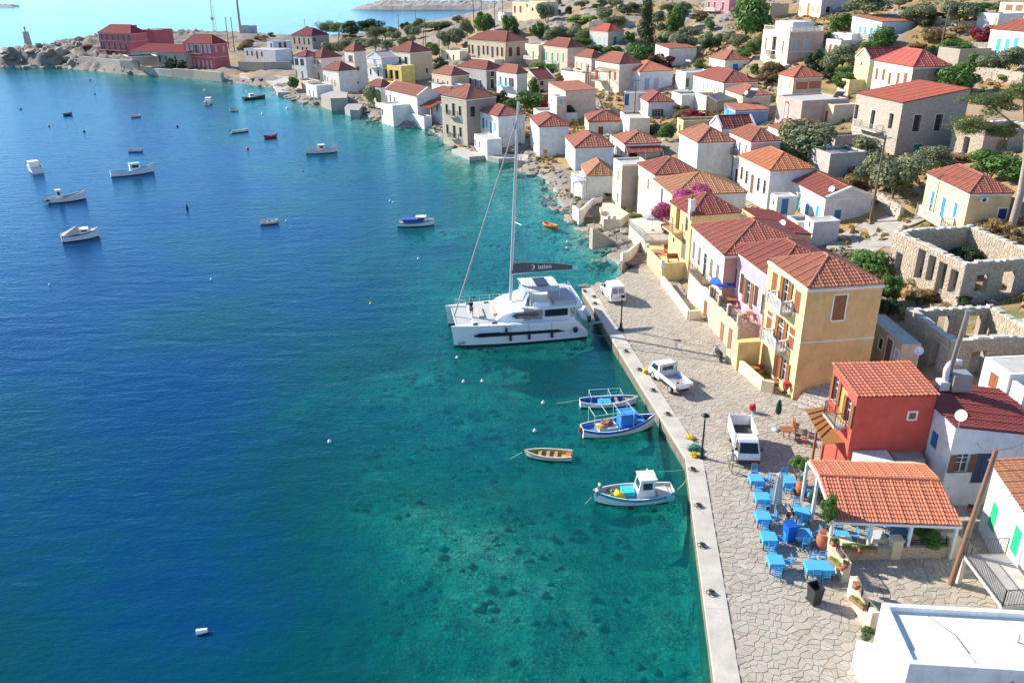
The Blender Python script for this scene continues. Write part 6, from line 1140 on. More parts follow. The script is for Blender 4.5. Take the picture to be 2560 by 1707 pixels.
# ------------------------------------------------------------------ stone walls, ruins, terraces
def stones_on(P, s0, s1, z0, z1, holes, hr=(.17, .28), wr=(.22, .52), out=.045, top=None):
 """rubble blocks on a wall face. P(s, z, outward) -> point. Returns (centre, MB) pairs"""
 it = []; z = z0
 while z < z1:
  h = min(U(*hr), z1 - z + .05); s = s0 - U(0, .3)
  while s < s1:
   w_ = U(*wr); a, b = max(s, s0) + .015, min(s + w_, s1) - .015; s += w_
   if b - a < .08: continue
   zt_ = min(z + h, (top((a + b) / 2) if top else z1))
   if zt_ - z < .08: continue
   c0, c1 = z + .012, zt_ - .012
   if any(a < H_[1] - .02 and b > H_[0] + .02 and c0 < H_[3] - .02 and c1 > H_[2] + .02 for H_ in holes): continue
   o = U(.02, out); j = lambda: U(-.02, .02); bk = [(a, c0), (b, c0), (b, c1), (a, c1)]; fr = [(a + .035 + j(), c0 + .03 + j()), (b - .035 + j(), c0 + .03 + j()), (b - .035 + j(), c1 - .03 + j()), (a + .035 + j(), c1 - .03 + j())]
   cen = Vector(P((a + b) / 2, (c0 + c1) / 2, 0)); mb = MB(); mb.add([Vector(P(x, y, -.02)) - cen for x, y in bk] + [Vector(P(x, y, o)) - cen for x, y in fr], [(4, 5, 6, 7), (0, 1, 5, 4), (1, 2, 6, 5), (2, 3, 7, 6), (3, 0, 4, 7)]); it.append((cen, mb))
  z += h
 return it
STONEP = lambda: piecem('wall_stone', [(.54, .45, .32), (.44, .36, .26), (.58, .5, .37), (.36, .28, .21), (.5, .42, .31), (.48, .36, .27)], sc=3.5, bs=.6)
def ruin(key, label, spec, walls, th=.55, parts=300, floor=True, jag=.25, name='ruin', **kw):
 x, y, z0, h, rot, W, D = fit(*spec, **kw); root = thing(name, label, 'ruin', (x, y, z0), R(rot)); O = np.array((x, y, z0)); ex = np.array([math.cos(R(rot)), math.sin(R(rot)), 0]); ey = np.array([-math.sin(R(rot)), math.cos(R(rot)), 0])
 PADS.append((*(np.array((x, y)) + rotv(rot, W / 2, D / 2)), z0, min(W, D) / 2 + .6))
 HOUSES[key] = dict(root=root, x=x, y=y, z=z0, h=h, rot=rot, W=W, D=D, ex=ex, ey=ey, O=O)
 def pick(side, X, Y):
  d = ray(*px(spec[0], X, Y)); n = {'L': ex, 'R': ey, 'l': ex, 'r': ey}[side]; off = {'L': 0, 'R': 0, 'l': W - th, 'r': D - th}[side]; k = ((O + n * off - EYE) @ n) / (d @ n); p = EYE + d * k - O
  return (p @ (ey if side in 'Ll' else ex)), p[2]
 core = stonem((.46, .4, .32), 3.2); items = []
 for side, ln in (('L', D), ('R', W), ('l', D), ('r', W)):
  holes = []
  for w_, hh, X, Y in walls.get(side, ()):
   s, zc = pick(side, X, Y); s = min(max(s, w_ / 2 + .3), ln - w_ / 2 - .3); holes.append((s - w_ / 2, s + w_ / 2, max(-.5, zc - hh / 2), min(h - .25, zc + hh / 2), th))
  off = {'L': 0, 'R': 0, 'l': W - th, 'r': D - th}[side]; hz = h - (walls.get('low', {}).get(side, 0))
  if side in 'Ll': P = lambda s, z, i, off=off: (off + i, s, z)
  else: P = lambda s, z, i, off=off: (s, off + i, z)
  s0, s1 = (0, ln) if side in 'Ll' else (th, ln - th)
  mb = MB(); wall_face(mb, lambda s, z, i: P(s, z, 0 if i == 0 else i), s0, s1, -1.2, hz, [h_[:4] + (th,) for h_ in holes], th)
  mb2 = MB()                            # inner face with the same holes, no back panel
  m = MB(); xs = holes
  mb.f = [f for f in mb.f if True]
  inner = MB(); wall_face(inner, lambda s, z, i: P(s, z, th), s0, s1, -1.2, hz, [h_[:4] + (0.0,) for h_ in holes], 0.0)
  # drop the closing panels of the holes (last face of every five)
  nf = len(holes) * 5; keep = mb.f[:len(mb.f) - nf] + [f for i, f in enumerate(mb.f[len(mb.f) - nf:]) if i % 5 != 4]; mb.f = keep; mb.m = mb.m[:len(keep)]; mb.sm = mb.sm[:len(keep)]
  k2 = inner.f[:len(inner.f) - nf] if nf else inner.f; mb.add(inner.v, k2)
  mb.quad(P(s0, hz, 0), P(s1, hz, 0), P(s1, hz, th), P(s0, hz, th))
  for e in (s0, s1): mb.quad(P(e, -1.2, 0), P(e, hz, 0), P(e, hz, th), P(e, -1.2, th))
  mb.obj('wall', core, root)
  q = (lambda s, z, o, P=P: P(s, z, -o)) if side in 'LR' else (lambda s, z, o, P=P: P(s, z, -o))
  items += stones_on(q, s0, s1, -.3, hz, holes)
  cp = MB(); s = s0                     # uneven coping
  while s < s1: w_ = U(.25, .6); a, b = s + .02, min(s + w_, s1) - .02; s += w_; p0, p1 = Vector(P(a, hz, .02)), Vector(P(b, hz, th - .02)); cp.box(min(p0.x, p1.x), max(p0.x, p1.x), min(p0.y, p1.y), max(p0.y, p1.y), hz - .01, hz + U(.02, jag))
  tag(cp.obj('coping_stones', piecem('pale_coping', [(.55, .53, .47), (.62, .59, .52), (.45, .43, .38)], sc=5), root), kind='stuff')
 M = Matrix.Rotation(R(rot), 3, 'Z'); L_ = [((M @ c + Vector(O) - Vector(EYE)).length, mb, tuple(c)) for c, mb in items]
 pieces(root, L_, 'stone', STONEP(), parts, 'small_stones')
 if floor: mb = MB(); mb.box(th, W - th, th, D - th, -.3, -.05); mb.obj('earth_floor', concrete((.4, .33, .24)), root)
 return root
def wall_line(label, t, pts, h, th=.45, mat=None, stones=True, name='stone_wall', cat='wall', z=None, white=False, cope=True):
 P = [onland(t, *p) if z is None else at(t, *p, z) for p in pts]; c = sum(P, Vector()) / len(P); root = thing(name, label, cat, (c.x, c.y, P[0].z)); mb = MB(); sb = MB()
 mat = mat or stonem((.5, .44, .36), 2.6)
 for a, b in zip(P, P[1:]):
  n = max(1, int((b - a).length / 2)); d = Vector((b.x - a.x, b.y - a.y, 0)).normalized(); s_ = Vector((-d.y, d.x, 0)) * th / 2
  for i in range(n):
   p, q = a.lerp(b, i / n) - root.location, a.lerp(b, (i + 1) / n) - root.location; V = []
   for u in (p, q):
    for sg in (1, -1): V += [u + s_ * sg * 1.15 - Vector((0, 0, 1.2)), u + s_ * sg + Vector((0, 0, h))]
   mb.add(V, [(0, 1, 5, 4), (2, 6, 7, 3), (1, 3, 7, 5)] + ([(0, 2, 3, 1)] if i == 0 else []) + ([(4, 5, 7, 6)] if i == n - 1 else []))
   if stones:
    for k in range(max(1, int((q - p).length / .35))):
     e = p.lerp(q, rnd()); r = U(.12, .24); sb.blob((e.x + U(-th, th) * .4, e.y + U(-th, th) * .4, e.z + h + U(-.05, .08)), (r, r * .8, r * .6), 1, .25, 0, k)
     for kk in range(2): e = p.lerp(q, rnd()) + s_ * random.choice((1, -1)) * 1.05; sb.blob((e.x, e.y, e.z + U(0, h)), (r, r, r * .6), 1, .25, 0, k)
 mb.obj('wall_body', mat, root)
 if stones: tag(sb.obj('rubble_stones', paint((.78, .77, .74), .9, name='limewash') if white else piecem('pale_rubble', [(.56, .52, .45), (.48, .43, .36), (.62, .58, .5)], sc=4), root), kind='stuff')
 return root
def balusters(root, pts, h, col=WHITE, step=.22, name='balustrade'):
 m_ = MB(); u = Vector((0, 0, h))
 for a, b in zip(pts, pts[1:]):
  a, b = Vector(a), Vector(b); m_.bar(a + u - Vector((0, 0, .04)), b + u - Vector((0, 0, .04)), .16, .09); m_.bar(a + Vector((0, 0, .04)), b + Vector((0, 0, .04)), .14, .07); k = max(1, int((b - a).length / step))
  for i in range(k + 1): p = a.lerp(b, i / k); big = i in (0, k); m_.box(p.x - (.08 if big else .035), p.x + (.08 if big else .035), p.y - (.08 if big else .035), p.y + (.08 if big else .035), p.z, p.z + h - (.02 if not big else -.08))
 return m_.obj(name, plaster(col, .1), root)
def iron(root, pts, h=.95, step=.16, col=(.05, .05, .055), name='railing', r=.012):
 m_ = MB(); u = Vector((0, 0, h))
 for a, b in zip(pts, pts[1:]):
  a, b = Vector(a), Vector(b); m_.bar(a + u, b + u, .04, .04); m_.bar(a + Vector((0, 0, .08)), b + Vector((0, 0, .08)), .025, .025); k = max(1, int((b - a).length / step))
  for i in range(k + 1): p = a.lerp(b, i / k); rr = r * (2. if i in (0, k) else 1); m_.box(p.x - rr, p.x + rr, p.y - rr, p.y + rr, p.z, p.z + h)
 return m_.obj(name, paint(col, .5, .3, name='wrought_iron'), root)
def balcony(key, side, X, Y, w_, d, style='iron', dz=1.15, h=.95, slabc=(.6, .57, .5), col=(.05, .05, .055), th=.14):
 H_ = HOUSES[key]; s, z = H_['pick'](side, X, Y); z -= dz; m_ = MB()
 if side == 'L': f = lambda a, b, z_: Vector((-b, s + a, z_))
 else: f = lambda a, b, z_: Vector((s + a, -b, z_))
 p, q = f(-w_ / 2, .0, 0), f(w_ / 2, d, 0); m_.box(min(p.x, q.x), max(p.x, q.x), min(p.y, q.y), max(p.y, q.y), z - th, z)
 for a in (-w_ / 2 + .2, w_ / 2 - .3): p, q = f(a, .0, 0), f(a + .12, d * .7, 0); m_.box(min(p.x, q.x), max(p.x, q.x), min(p.y, q.y), max(p.y, q.y), z - th - .22, z - th - .002)
 b = m_.obj('balcony', plaster(slabc, .4), H_['root']); pts = [f(-w_ / 2 + .06, .04, z), f(-w_ / 2 + .06, d - .06, z), f(w_ / 2 - .06, d - .06, z), f(w_ / 2 - .06, .04, z)]
 (iron if style == 'iron' else balusters)(b, pts, h, **({'col': col} if style == 'iron' else {'col': WHITE}))
 return b
def slab_px(label, t, poly, ztop, h, mat, name, cat, coping=None):
 P = [at(t, *p, ztop) for p in poly]; c = sum(P, Vector()) / len(P); root = thing(name, label, cat, (c.x, c.y, ztop - h)); m_ = MB(); m_.prism([(p.x - c.x, p.y - c.y) for p in P], 0, h); m_.obj('body', mat, root)
 return root, [p - root.location for p in P]
def dish(label, p, r=.42, face=(-.7, -.5, .5), arm=None):
 root = thing('satellite_dish', label, 'satellite dish', p); f = Vector(face).normalized(); m_ = MB(); n = 14; a = f.orthogonal().normalized(); b = f.cross(a); V = [f * -.12]
 for k in (.5, 1.):
  V += [(a * math.cos(6.2832 * i / n) + b * math.sin(6.2832 * i / n)) * r * k + f * (-.12 + .12 * k * k) for i in range(n)]
 V = [v + Vector((0, 0, .75)) for v in V]; m_.add(V, [(0, 1 + i, 1 + (i + 1) % n) for i in range(n)] + [(1 + i, 1 + n + i, 1 + n + (i + 1) % n, 1 + (i + 1) % n) for i in range(n)], 0, True); m_.obj('reflector', paint((.78, .78, .77), .5, name='dish_paint'), root)
 m_ = MB(); m_.cyl((0, 0, -.3), Vector((0, 0, .7)) - f * .15, .03, n=6); m_.cyl(Vector((0, 0, .45)), Vector((0, 0, .75)) + f * .42, .015, n=4); m_.obj('mount', paint((.4, .4, .4), .5, .5, name='steel'), root)
def ac(key, side, X, Y, col=(.72, .7, .66)):
 H_ = HOUSES[key]; s, z = H_['pick'](side, X, Y); f = (lambda a, b, c: Vector((-b, s + a, z + c))) if side == 'L' else (lambda a, b, c: Vector((s + a, -b, z + c))); m_ = MB(); p, q = f(-.42, .04, -.3), f(.42, .38, .3); m_.box(*sorted((p.x, q.x)), *sorted((p.y, q.y)), *sorted((p.z, q.z)))
 o = m_.obj('air_conditioner', paint(col, .6, name='unit_case'), H_['root']); m_ = MB(); m_.cyl(f(-.1, .38, 0), f(-.1, .4, 0), .22, n=14); m_.obj('fan_grille', paint((.06, .06, .06), .6, name='dark_grille'), o)
def chimney(key, x, y, w_, h, z0=None, col=WHITE, pot=True):
 H_ = HOUSES[key]; z = z0 if z0 is not None else H_['h']; m_ = MB(); m_.box(x - w_ / 2, x + w_ / 2, y - w_ / 2, y + w_ / 2, z - .3, z + h); m_.box(x - w_ / 2 - .05, x + w_ / 2 + .05, y - w_ / 2 - .05, y + w_ / 2 + .05, z + h, z + h + .1); c = m_.obj('chimney', plaster(col), H_['root'])
 if pot: m_ = MB(); m_.lathe([(.13, 0), (.12, .3), (.2, .32), (.0, .45)], (x, y, z + h + .1), 8); m_.obj('chimney_pot', tilem(T_RED), c)
TZ = 3.0
def build_site():
 # ruins
 ruin('ruin1', 'roofless pale stone ruin with a row of tall openings and shrubs growing inside', ('L', (1455, 195), (530, 10), (2121, 180), (1345, 700)), {'L': [(1.0, 1.9, 672, 165), (1.1, 2.9, 920, 190), (1., 2.5, 1045, 240), (1.1, 2.9, 1160, 345), (1., 2.2, 1300, 388)], 'R': [(1.2, 1.7, 1630, 415), (1.2, 2.0, 1930, 395)]}, rot=10, D=10.5, W=8.5)
 ruin('ruin2', 'roofless honey coloured stone ruin beside the tall yellow house', ('L', (1290, 1080), (820, 750), (2080, 1030), (1215, 1470)), {'L': [(1.0, 2.4, 1075, 1235)], 'R': [(1.1, 2.2, 1570, 1340)], 'r': [(1.0, 1.8, 1180, 900), (1.1, 1.9, 1540, 900)]}, rot=5, D=6.5, W=7.5, parts=300)
 ruin('chapel', 'ruined stone chapel with a rounded gable front beside the large stone house', ('E', (1900, 700), (1640, 655), (2352, 690), (1840, 1010)), {'L': [(1.2, 2.6, 1665, 880)], 'R': [(.9, 1.6, 2060, 870), (.8, 1.6, 2130, 850)]}, rot=8, D=6.5, W=9, parts=60)
 H_ = HOUSES['chapel']; m_ = MB(); D = H_['D']; n = 10; V = [(-.02, D * .5 - D * .42 * math.cos(math.pi * i / n), H_['h'] + 1.1 * math.sin(math.pi * i / n)) for i in range(n + 1)]; V2 = [(.5, v[1], v[2]) for v in V]; m_.add(V + V2, [tuple(range(n, -1, -1)), tuple(range(n + 1, 2 * n + 2))] + [(i, i + 1, n + 2 + i, n + 1 + i) for i in range(n)]); m_.obj('gable', stonem((.6, .54, .44), 2.6), H_['root'])
 # hillside walls
 wall_line('whitewashed rubble wall beside the brown brush above the ruin', 'H', [(1700, 960), (1830, 960), (2100, 1150), (2352, 1300)], .7, white=True)
 wall_line('pale dry stone wall along the lane behind the utility pole', 'H', [(600, 600), (720, 680), (900, 800)], 1.5)
 wall_line('long pale terrace wall on the slope right of the orange roofed house', 'e', [(1010, 250), (1300, 270), (1560, 330), (1850, 310)], 1.2)
 wall_line('stone terrace wall below the crimson bougainvillea', 'e', [(1340, 690), (1600, 640), (1900, 640)], 2.2)
 wall_line('white rubble wall under the yellow bushes at the right edge', 'e', [(1700, 930), (2000, 950), (2330, 1010)], 2.0)
 wall_line('low stone wall running behind the red roof with bougainvillea', 'G', [(90, 590), (300, 720), (470, 790)], .7)
 wall_line('grey stone retaining wall with ivy on the upper slope', 'c', [(1370, 250), (1500, 240), (1790, 250)], 1.8)
 wall_line('rubble wall beside the stepped lane above the small blue house', 'd', [(1480, 170), (1560, 220), (1560, 60)], 1.5)
 wall_line('grey sea wall below the large rose red hotel', 'a', [(645, 600), (900, 625), (1130, 655), (1290, 665)], 4.0, 1., stonem((.42, .39, .33), 1.2), False, z=.6)
 wall_line('lower stretch of the grey sea wall before the long hall', 'a', [(1300, 670), (1480, 690), (1600, 700)], 2.2, 1., stonem((.44, .41, .35), 1.2), False, z=.4)
 wall_line('stone quay wall below the smaller rose red building', 'a', [(1605, 700), (1800, 715), (2050, 740)], 2.6, 1.2, stonem((.4, .36, .3), 1.2), False, z=.4)
 wall_line('long stone wall behind the far landing', 'b', [(0, 660), (240, 668), (480, 662)], 3.6, .8, stonem((.4, .35, .28), 1.2), False, z=1.4)
 conc = concrete((.46, .44, .39))
 slab_px('flat concrete landing of the far shore between sea wall and jetty', 'b', [(0, 715), (230, 745), (330, 772), (500, 752), (490, 690), (0, 672)], 1.5, 3, conc, 'landing', 'landing')
 slab_px('low concrete jetty block before the grey and white house', 'b', [(300, 775), (345, 850), (480, 850), (500, 770)], 1.1, 3, conc, 'jetty', 'jetty')
 slab_px('small concrete jetty in front of the white house with blue shutters', 'B', [(170, 1140), (430, 1250), (700, 1225), (720, 1180), (560, 1150), (390, 1095)], .7, 2.5, conc, 'jetty', 'jetty')
 slab_px('narrow quay strip with a dark archway right of the small jetty', 'B', [(700, 1240), (860, 1275), (1120, 1265), (1130, 1215), (860, 1205), (720, 1190)], .9, 2.5, conc, 'jetty', 'jetty')
 slab_px('square stone pier block below the mast top house', 'B', [(1135, 1210), (1140, 1300), (1290, 1310), (1300, 1220)], 1.3, 3, stonem((.5, .46, .4), 2.2), 'pier', 'pier')
 slab_px('curved stone terrace at the water under the cream tower house', 'b', [(740, 870), (830, 905), (980, 900), (990, 850), (850, 835)], 3.2, 5, stonem((.42, .38, .33), 1.6), 'terrace', 'terrace')
 slab_px('round concrete cistern at the foot of the white annex', 'b', [(960, 985), (1010, 1010), (1090, 1015), (1130, 960), (1000, 945)], 1.8, 4, concrete((.34, .34, .33)), 'cistern', 'cistern')
 # terrace of the cream seafront house, stairs and ramps among the rocks
 st = stonem((.56, .49, .38), 2.6)
 r, P = slab_px('concrete sea terrace with a blue grey rail beside the bougainvillea', 'F', [(1000, 860), (1190, 1050), (1480, 1040), (1440, 800), (1240, 760), (1010, 790)], 3.0, 4.5, plaster((.62, .56, .46), .6), 'terrace', 'terrace'); iron(r, [P[0], P[1]], .8, .5, (.45, .5, .52), r=.03); iron(r, [P[1], P[2]], .9, .14)
 r, P = slab_px('yellow terrace block with white corner posts and wooden benches', 'F', [(1215, 1180), (1390, 1370), (1690, 1350), (1640, 1160), (1400, 1060), (1230, 1090)], 2.6, 3.6, plaster((.78, .6, .28), .3), 'terrace', 'terrace')
 pp = MB()
 for p in P[:3]: pp.box(p.x - .18, p.x + .18, p.y - .18, p.y + .18, p.z, p.z + 1.0)
 pp.obj('corner_posts', plaster(WHITE, .1), r); m_ = MB(); m_.bar(P[0] + Vector((0, 0, .3)), P[1] + Vector((0, 0, .3)), .2, .6); m_.bar(P[1] + Vector((0, 0, .3)), P[2] + Vector((0, 0, .3)), .2, .6); m_.obj('parapet', plaster((.78, .62, .32), .3), r); m_ = MB(); m_.box(-1.6, 1.8, -.9, 1.6, P[0].z, P[0].z + .02); m_.obj('floor', paint((.45, .2, .1), .7, name='terracotta_floor'), r)
 for i, (X, Y, lab) in enumerate(((1520, 1290, 'dark wooden garden bench on the yellow terrace, nearest the street'), (1480, 1180, 'dark wooden garden bench on the yellow terrace, further back'))):
  p = at('F', X, Y, P[0].z + r.location.z); b = thing('bench', lab, 'bench', p, U(-.2, .2)); m_ = MB(); m_.box(-.7, .7, -.25, .25, .4, .46); m_.obj('seat', wood((.3, .12, .05)), b); m_ = MB(); m_.box(-.7, .7, .2, .26, .46, .9); m_.obj('backrest', wood((.3, .12, .05)), b); m_ = MB()
  for x in (-.6, .6): m_.box(x - .04, x + .04, -.22, .24, 0, .4)
  m_.obj('legs', wood((.3, .12, .05)), b)
 wall_line('white curved stair parapet beside the shore rocks', 'F', [(905, 1390), (910, 1290), (985, 1270), (1130, 1140)], 1.1, .25, plaster(WHITE, .2), False, 'parapet_wall', z=1.3)
 wall_line('white stair wall on brown rock below the small white house', 'F', [(345, 700), (420, 760), (570, 620), (680, 600)], .9, .25, plaster(WHITE, .3), False, 'parapet_wall', z=1.2)
 st_root = thing('stone_stairs', 'steep stone stairs with a timber handrail going down to the rocks', 'stairs', at('F', 830, 1060, .8), 1.9); m_ = MB()
 for k in range(11): m_.box(-.5, .5, k * .3, k * .3 + .32, -.5, (k + 1) * .2)
 m_.obj('steps', st, st_root); rail(st_root, [(-.55, 0, .2), (-.55, 3.2, 2.3)], .9, col=(.2, .12, .07), r=.035)
 r, P = slab_px('crenellated cream retaining wall with a small terrace among the rocks', 'F', [(670, 700), (700, 790), (890, 800), (1000, 720), (800, 600), (690, 600)], 2.4, 4., plaster((.7, .6, .46), .5), 'terrace', 'terrace'); m_ = MB()
 for k in range(6):
  p = P[0].lerp(P[1], k / 6) if k < 4 else P[1].lerp(P[2], (k - 3) / 3); m_.box(p.x - .2, p.x + .2, p.y - .2, p.y + .2, p.z - .02, p.z + .55)
 m_.obj('merlons', plaster((.7, .6, .46), .5), r)
 # forecourts along the quay
 wall_line('low cream wall closing the forecourt of the tall yellow house', 'K', [(400, 1150), (700, 1420), (790, 1440)], 1.0, .3, plaster((.8, .68, .46), .3), False, 'low_wall', z=QZ)
 wall_line('low cream wall with a curved end along the forecourt of the cream house', 'J', [(1200, 890), (1370, 1110), (1510, 1310), (1640, 1300)], .9, .3, plaster((.78, .66, .5), .3), False, 'low_wall', z=QZ)
 H_ = HOUSES['pink']; r, P = slab_px('stone walled raised terrace with iron railings in front of the pink house', 'K', [(262, 615), (500, 860), (715, 850), (690, 770), (430, 560), (290, 570)], QZ + TZ, TZ + .1, stonem((.72, .6, .43), 3.2), 'terrace', 'terrace'); iron(r, [P[0], P[1], P[2]], .9, .12, name='railing'); 
 for p in [P[0].lerp(P[1], f) for f in (0, .33, .66, 1)] + [P[2]]: m_ = MB(); m_.box(p.x - .17, p.x + .17, p.y - .17, p.y + .17, p.z - .02, p.z + 1.0); m_.obj('stone_post', stonem((.72, .62, .46), 3.2), r)
 d = P[1] - P[0]; nn = Vector((d.y, -d.x, 0)).normalized() * -1; nn = nn if nn.x < 0 else -nn
 for f, zc, hh in ((.5, .1, 1.7), (.78, .1, 2.)): c_ = P[0].lerp(P[1], f); u = d.normalized() * .4; m_ = MB(); q0, q1 = c_ - u + nn * .03, c_ + u + nn * .03; m_.add([(q0.x, q0.y, zc), (q1.x, q1.y, zc), (q1.x, q1.y, zc + hh), (q0.x, q0.y, zc + hh), (q0.x - nn.x * .1, q0.y - nn.y * .1, zc), (q1.x - nn.x * .1, q1.y - nn.y * .1, zc), (q1.x - nn.x * .1, q1.y - nn.y * .1, zc + hh), (q0.x - nn.x * .1, q0.y - nn.y * .1, zc + hh)], [(0, 1, 2, 3), (4, 7, 6, 5), (0, 4, 5, 1), (1, 5, 6, 2), (2, 6, 7, 3), (3, 7, 4, 0)]); m_.obj('door', wood((.28, .13, .07)), r)
 b, Q = slab_px('small yellow shed block with a tiled top beside the yellow house forecourt', 'K', [(480, 985), (500, 1010), (690, 1000), (680, 965)], QZ + 2.6, 2.6, plaster((.76, .56, .24), .3), 'shed', 'shed')
 slab_px('white rounded wall block adjoining the bright white roof at the lower edge', 'P', [(545, 1200), (700, 1240), (840, 1210), (1010, 1480), (1040, 1700), (740, 1760)], QZ + 1.5, 1.5, plaster((.86, .85, .83)), 'wall_block', 'wall block')
 # balconies
 balcony('yellow3', 'L', 905, 590, 2.5, .95, 'white', 1.15); balcony('yellow3', 'L', 862, 920, 2.5, .95, 'white', 1.15)
 balcony('red', 'L', 830, 510, 1.9, .8, 'iron', 1.1, col=(.14, .07, .04)); balcony('cream', 'L', 215, 350, 4.2, 1.0, 'iron', 1.15, slabc=(.3, .22, .15), col=(.2, .14, .1))
 balcony('greyc', 'L', 200, 555, 3.0, .8, 'iron', 1.2); balcony('greyc', 'L', 212, 880, 3.0, .8, 'iron', 1.2); balcony('temple', 'L', 412, 600, 2.2, .9, 'iron', .9); balcony('white17', 'L', 700, 715, 2.4, .9, 'iron', .95)
 balcony('stone', 'L', 570, 560, 5.5, 1.1, 'iron', 1.35, .9, (.7, .62, .5), (.45, .42, .4)); balcony('green48', 'L', 1032, 535, 3., 1.1, 'white', 1.6); balcony('wbalc', 'L', 605, 750, 5.5, 1.4, 'iron', 1., col=(.2, .5, .6), slabc=(.4, .65, .72)); balcony('cream48', 'L', 857, 505, 6., 2., 'white', 1.2)
 balcony('cream62', 'L', 1470, 570, 8, 3.5, 'white', 1.4, slabc=(.78, .6, .2)); balcony('bw63', 'L', 1240, 580, 5, 1.4, 'white', 1.1); balcony('pinkr59', 'L', 680, 580, 7, 1.2, 'white', 1.1); balcony('redL', 'L', 1035, 425, 17, 1.3, 'iron', 1.5, col=(.12, .1, .1), slabc=(.55, .4, .38)); balcony('redR', 'L', 1802, 452, 4.5, 1.2, 'iron', 1.5, slabc=(.6, .5, .45)); balcony('chimney', 'L', 1575, 770, 3., 1.2, 'iron', 1.3, col=(.35, .2, .12), slabc=(.78, .6, .3)); balcony('yellR', 'L', 1400, 665, 6., 1.5, 'white', 1.25, slabc=(.7, .6, .4))
 balcony('pinktop', 'L', 878, 72, 6, 2., 'white', 1.4); balcony('wb45', 'L', 480, 380, 7, 2, 'white', 1.2); balcony('p51', 'L', 1500, 690, 4, 2.5, 'iron', 1.2); balcony('mansion', 'L', 1560, 540, 2.4, 1, 'iron', 2.)
 H_ = HOUSES['mansion']; balusters(H_['root'], [(.2, H_['D'] - .2, H_['h'] + .1), (.2, .2, H_['h'] + .1), (H_['W'] - .2, .2, H_['h'] + .1), (H_['W'] - .2, H_['D'] - .2, H_['h'] + .1)], 1.0, (.78, .72, .6), .35)
 m_ = MB(); m_.box(2.6, H_['W'] - .8, 3.2, H_['D'] - .8, H_['h'] + .03, H_['h'] + 2.0); m_.obj('roof_room', plaster((.6, .62, .68)), H_['root'])
 H_ = HOUSES['yellR']
 chimney('chimney', .1, .45, .55, 1.7, HOUSES['chimney']['h'] - .2)
 chimney('sto65', 5, 9, .9, 1.6, HOUSES['sto65']['h'] + 1.8, (.3, .04, .04)); chimney('redL', 5, 5, 3, 1.2, HOUSES['redL']['h'] + 1.6, (.5, .2, .2), False); chimney('large38', 5.8, 1.5, .6, 1., col=(.4, .1, .06)); chimney('p50', 4, 2, .6, 1.2)
 ac('yellR', 'R', 1875, 555); ac('gs53', 'R', 1215, 660); ac('gs53', 'R', 1280, 660); ac('whiteG', 'L', 1020, 590); ac('longy', 'L', 440, 985, (.5, .32, .2)); ac('longy', 'L', 598, 1095, (.5, .32, .2))
 # verandah roofs, pergolas
 def lean(key, side, s0, s1, zt_, depth, drop, tc, posts=True, label=None):
  H_ = HOUSES[key]; m_ = MB(); f = (lambda a, b, z: Vector((-b, a, z))) if side == 'L' else (lambda a, b, z: Vector((a, -b, z))); o = f(s0, depth, zt_ - drop); e = (f(s1, depth, zt_ - drop) - o).normalized(); up_ = f(s0, .1, zt_) - o; S = up_.length; tile_plane(m_, o, e, up_ / S, s1 - s0, 0, s1 - s0, S); b = MB(); b.add([f(s0, depth, zt_ - drop), f(s1, depth, zt_ - drop), f(s1, .0, zt_), f(s0, .0, zt_)], [(0, 1, 2, 3)]); c = b.obj('porch_roof', tilem(tc), H_['root']); tag(m_.obj('roof_tiles', tilem(tc), c), kind='stuff')
  if posts:
   for k in range(3): a = s0 + (s1 - s0) * k / 2; p = MB(); q = f(a, depth - .12, 0); p.box(q.x - .06, q.x + .06, q.y - .06, q.y + .06, -.8, zt_ - drop); p.obj('post', paint((.75, .74, .7), .6), H_['root'])
 lean('ver13', 'R', .0, HOUSES['ver13']['W'], HOUSES['ver13']['h'] - .5, 2.0, .7, (.34, .08, .055)); lean('vh70', 'L', 1, 12, HOUSES['vh70']['h'] - .1, 2.6, .9, (.45, .1, .06))
 def pergola(label, t, pts, ztop, slats, col, n=9, posts=None, mat=None, cat='pergola', zb=None):
  P = [at(t, *p, ztop) for p in pts]; c = sum(P, Vector()) / 4; g = zb if zb is not None else zt(c.x, c.y); root = thing(cat, label, cat, (c.x, c.y, g)); Q = [p - root.location for p in P]; mt = mat or paint(col, .6, name='painted_wood')
  for a, b in ((0, 1), (1, 2), (2, 3), (3, 0)): m_ = MB(); m_.bar(Q[a], Q[b], .1, .12); m_.obj('beam', mt, root)
  for p in Q: m_ = MB(); m_.box(p.x - .06, p.x + .06, p.y - .06, p.y + .06, -.2, p.z); m_.obj('post', mt, root)
  for k in range(1, n): m_ = MB(); m_.bar(Q[0].lerp(Q[3], k / n) + Vector((0, 0, .09)), Q[1].lerp(Q[2], k / n) + Vector((0, 0, .09)), slats, .04); m_.obj('slat', mt, root)
  return root, Q
 pergola('dark timber pergola on a stone base before the cream house', 'c', [(1385, 660), (1500, 600), (1640, 640), (1560, 665)], HOUSES['p51']['z'] + 6., .12, (.16, .1, .07), 12)
 pergola('grey slatted canopy over the turquoise door of the white wing', 'F', [(310, 290), (345, 362), (500, 345), (450, 262)], HOUSES['wingw8']['z'] + 3.3, .2, (.5, .5, .5), 7)
 pergola('dark grey corrugated canopy behind the bright blue house', 'D', [(330, 100), (440, 170), (690, 130), (480, 50)], HOUSES['blue40']['z'] + 4.0, .55, (.12, .12, .13), 12)
 pergola('green vine trellis frame on the upper slope', 'c', [(1165, 190), (1170, 210), (1370, 200), (1360, 170)], HOUSES['teal49']['z'] + 5.2, .05, (.4, .42, .44), 8)
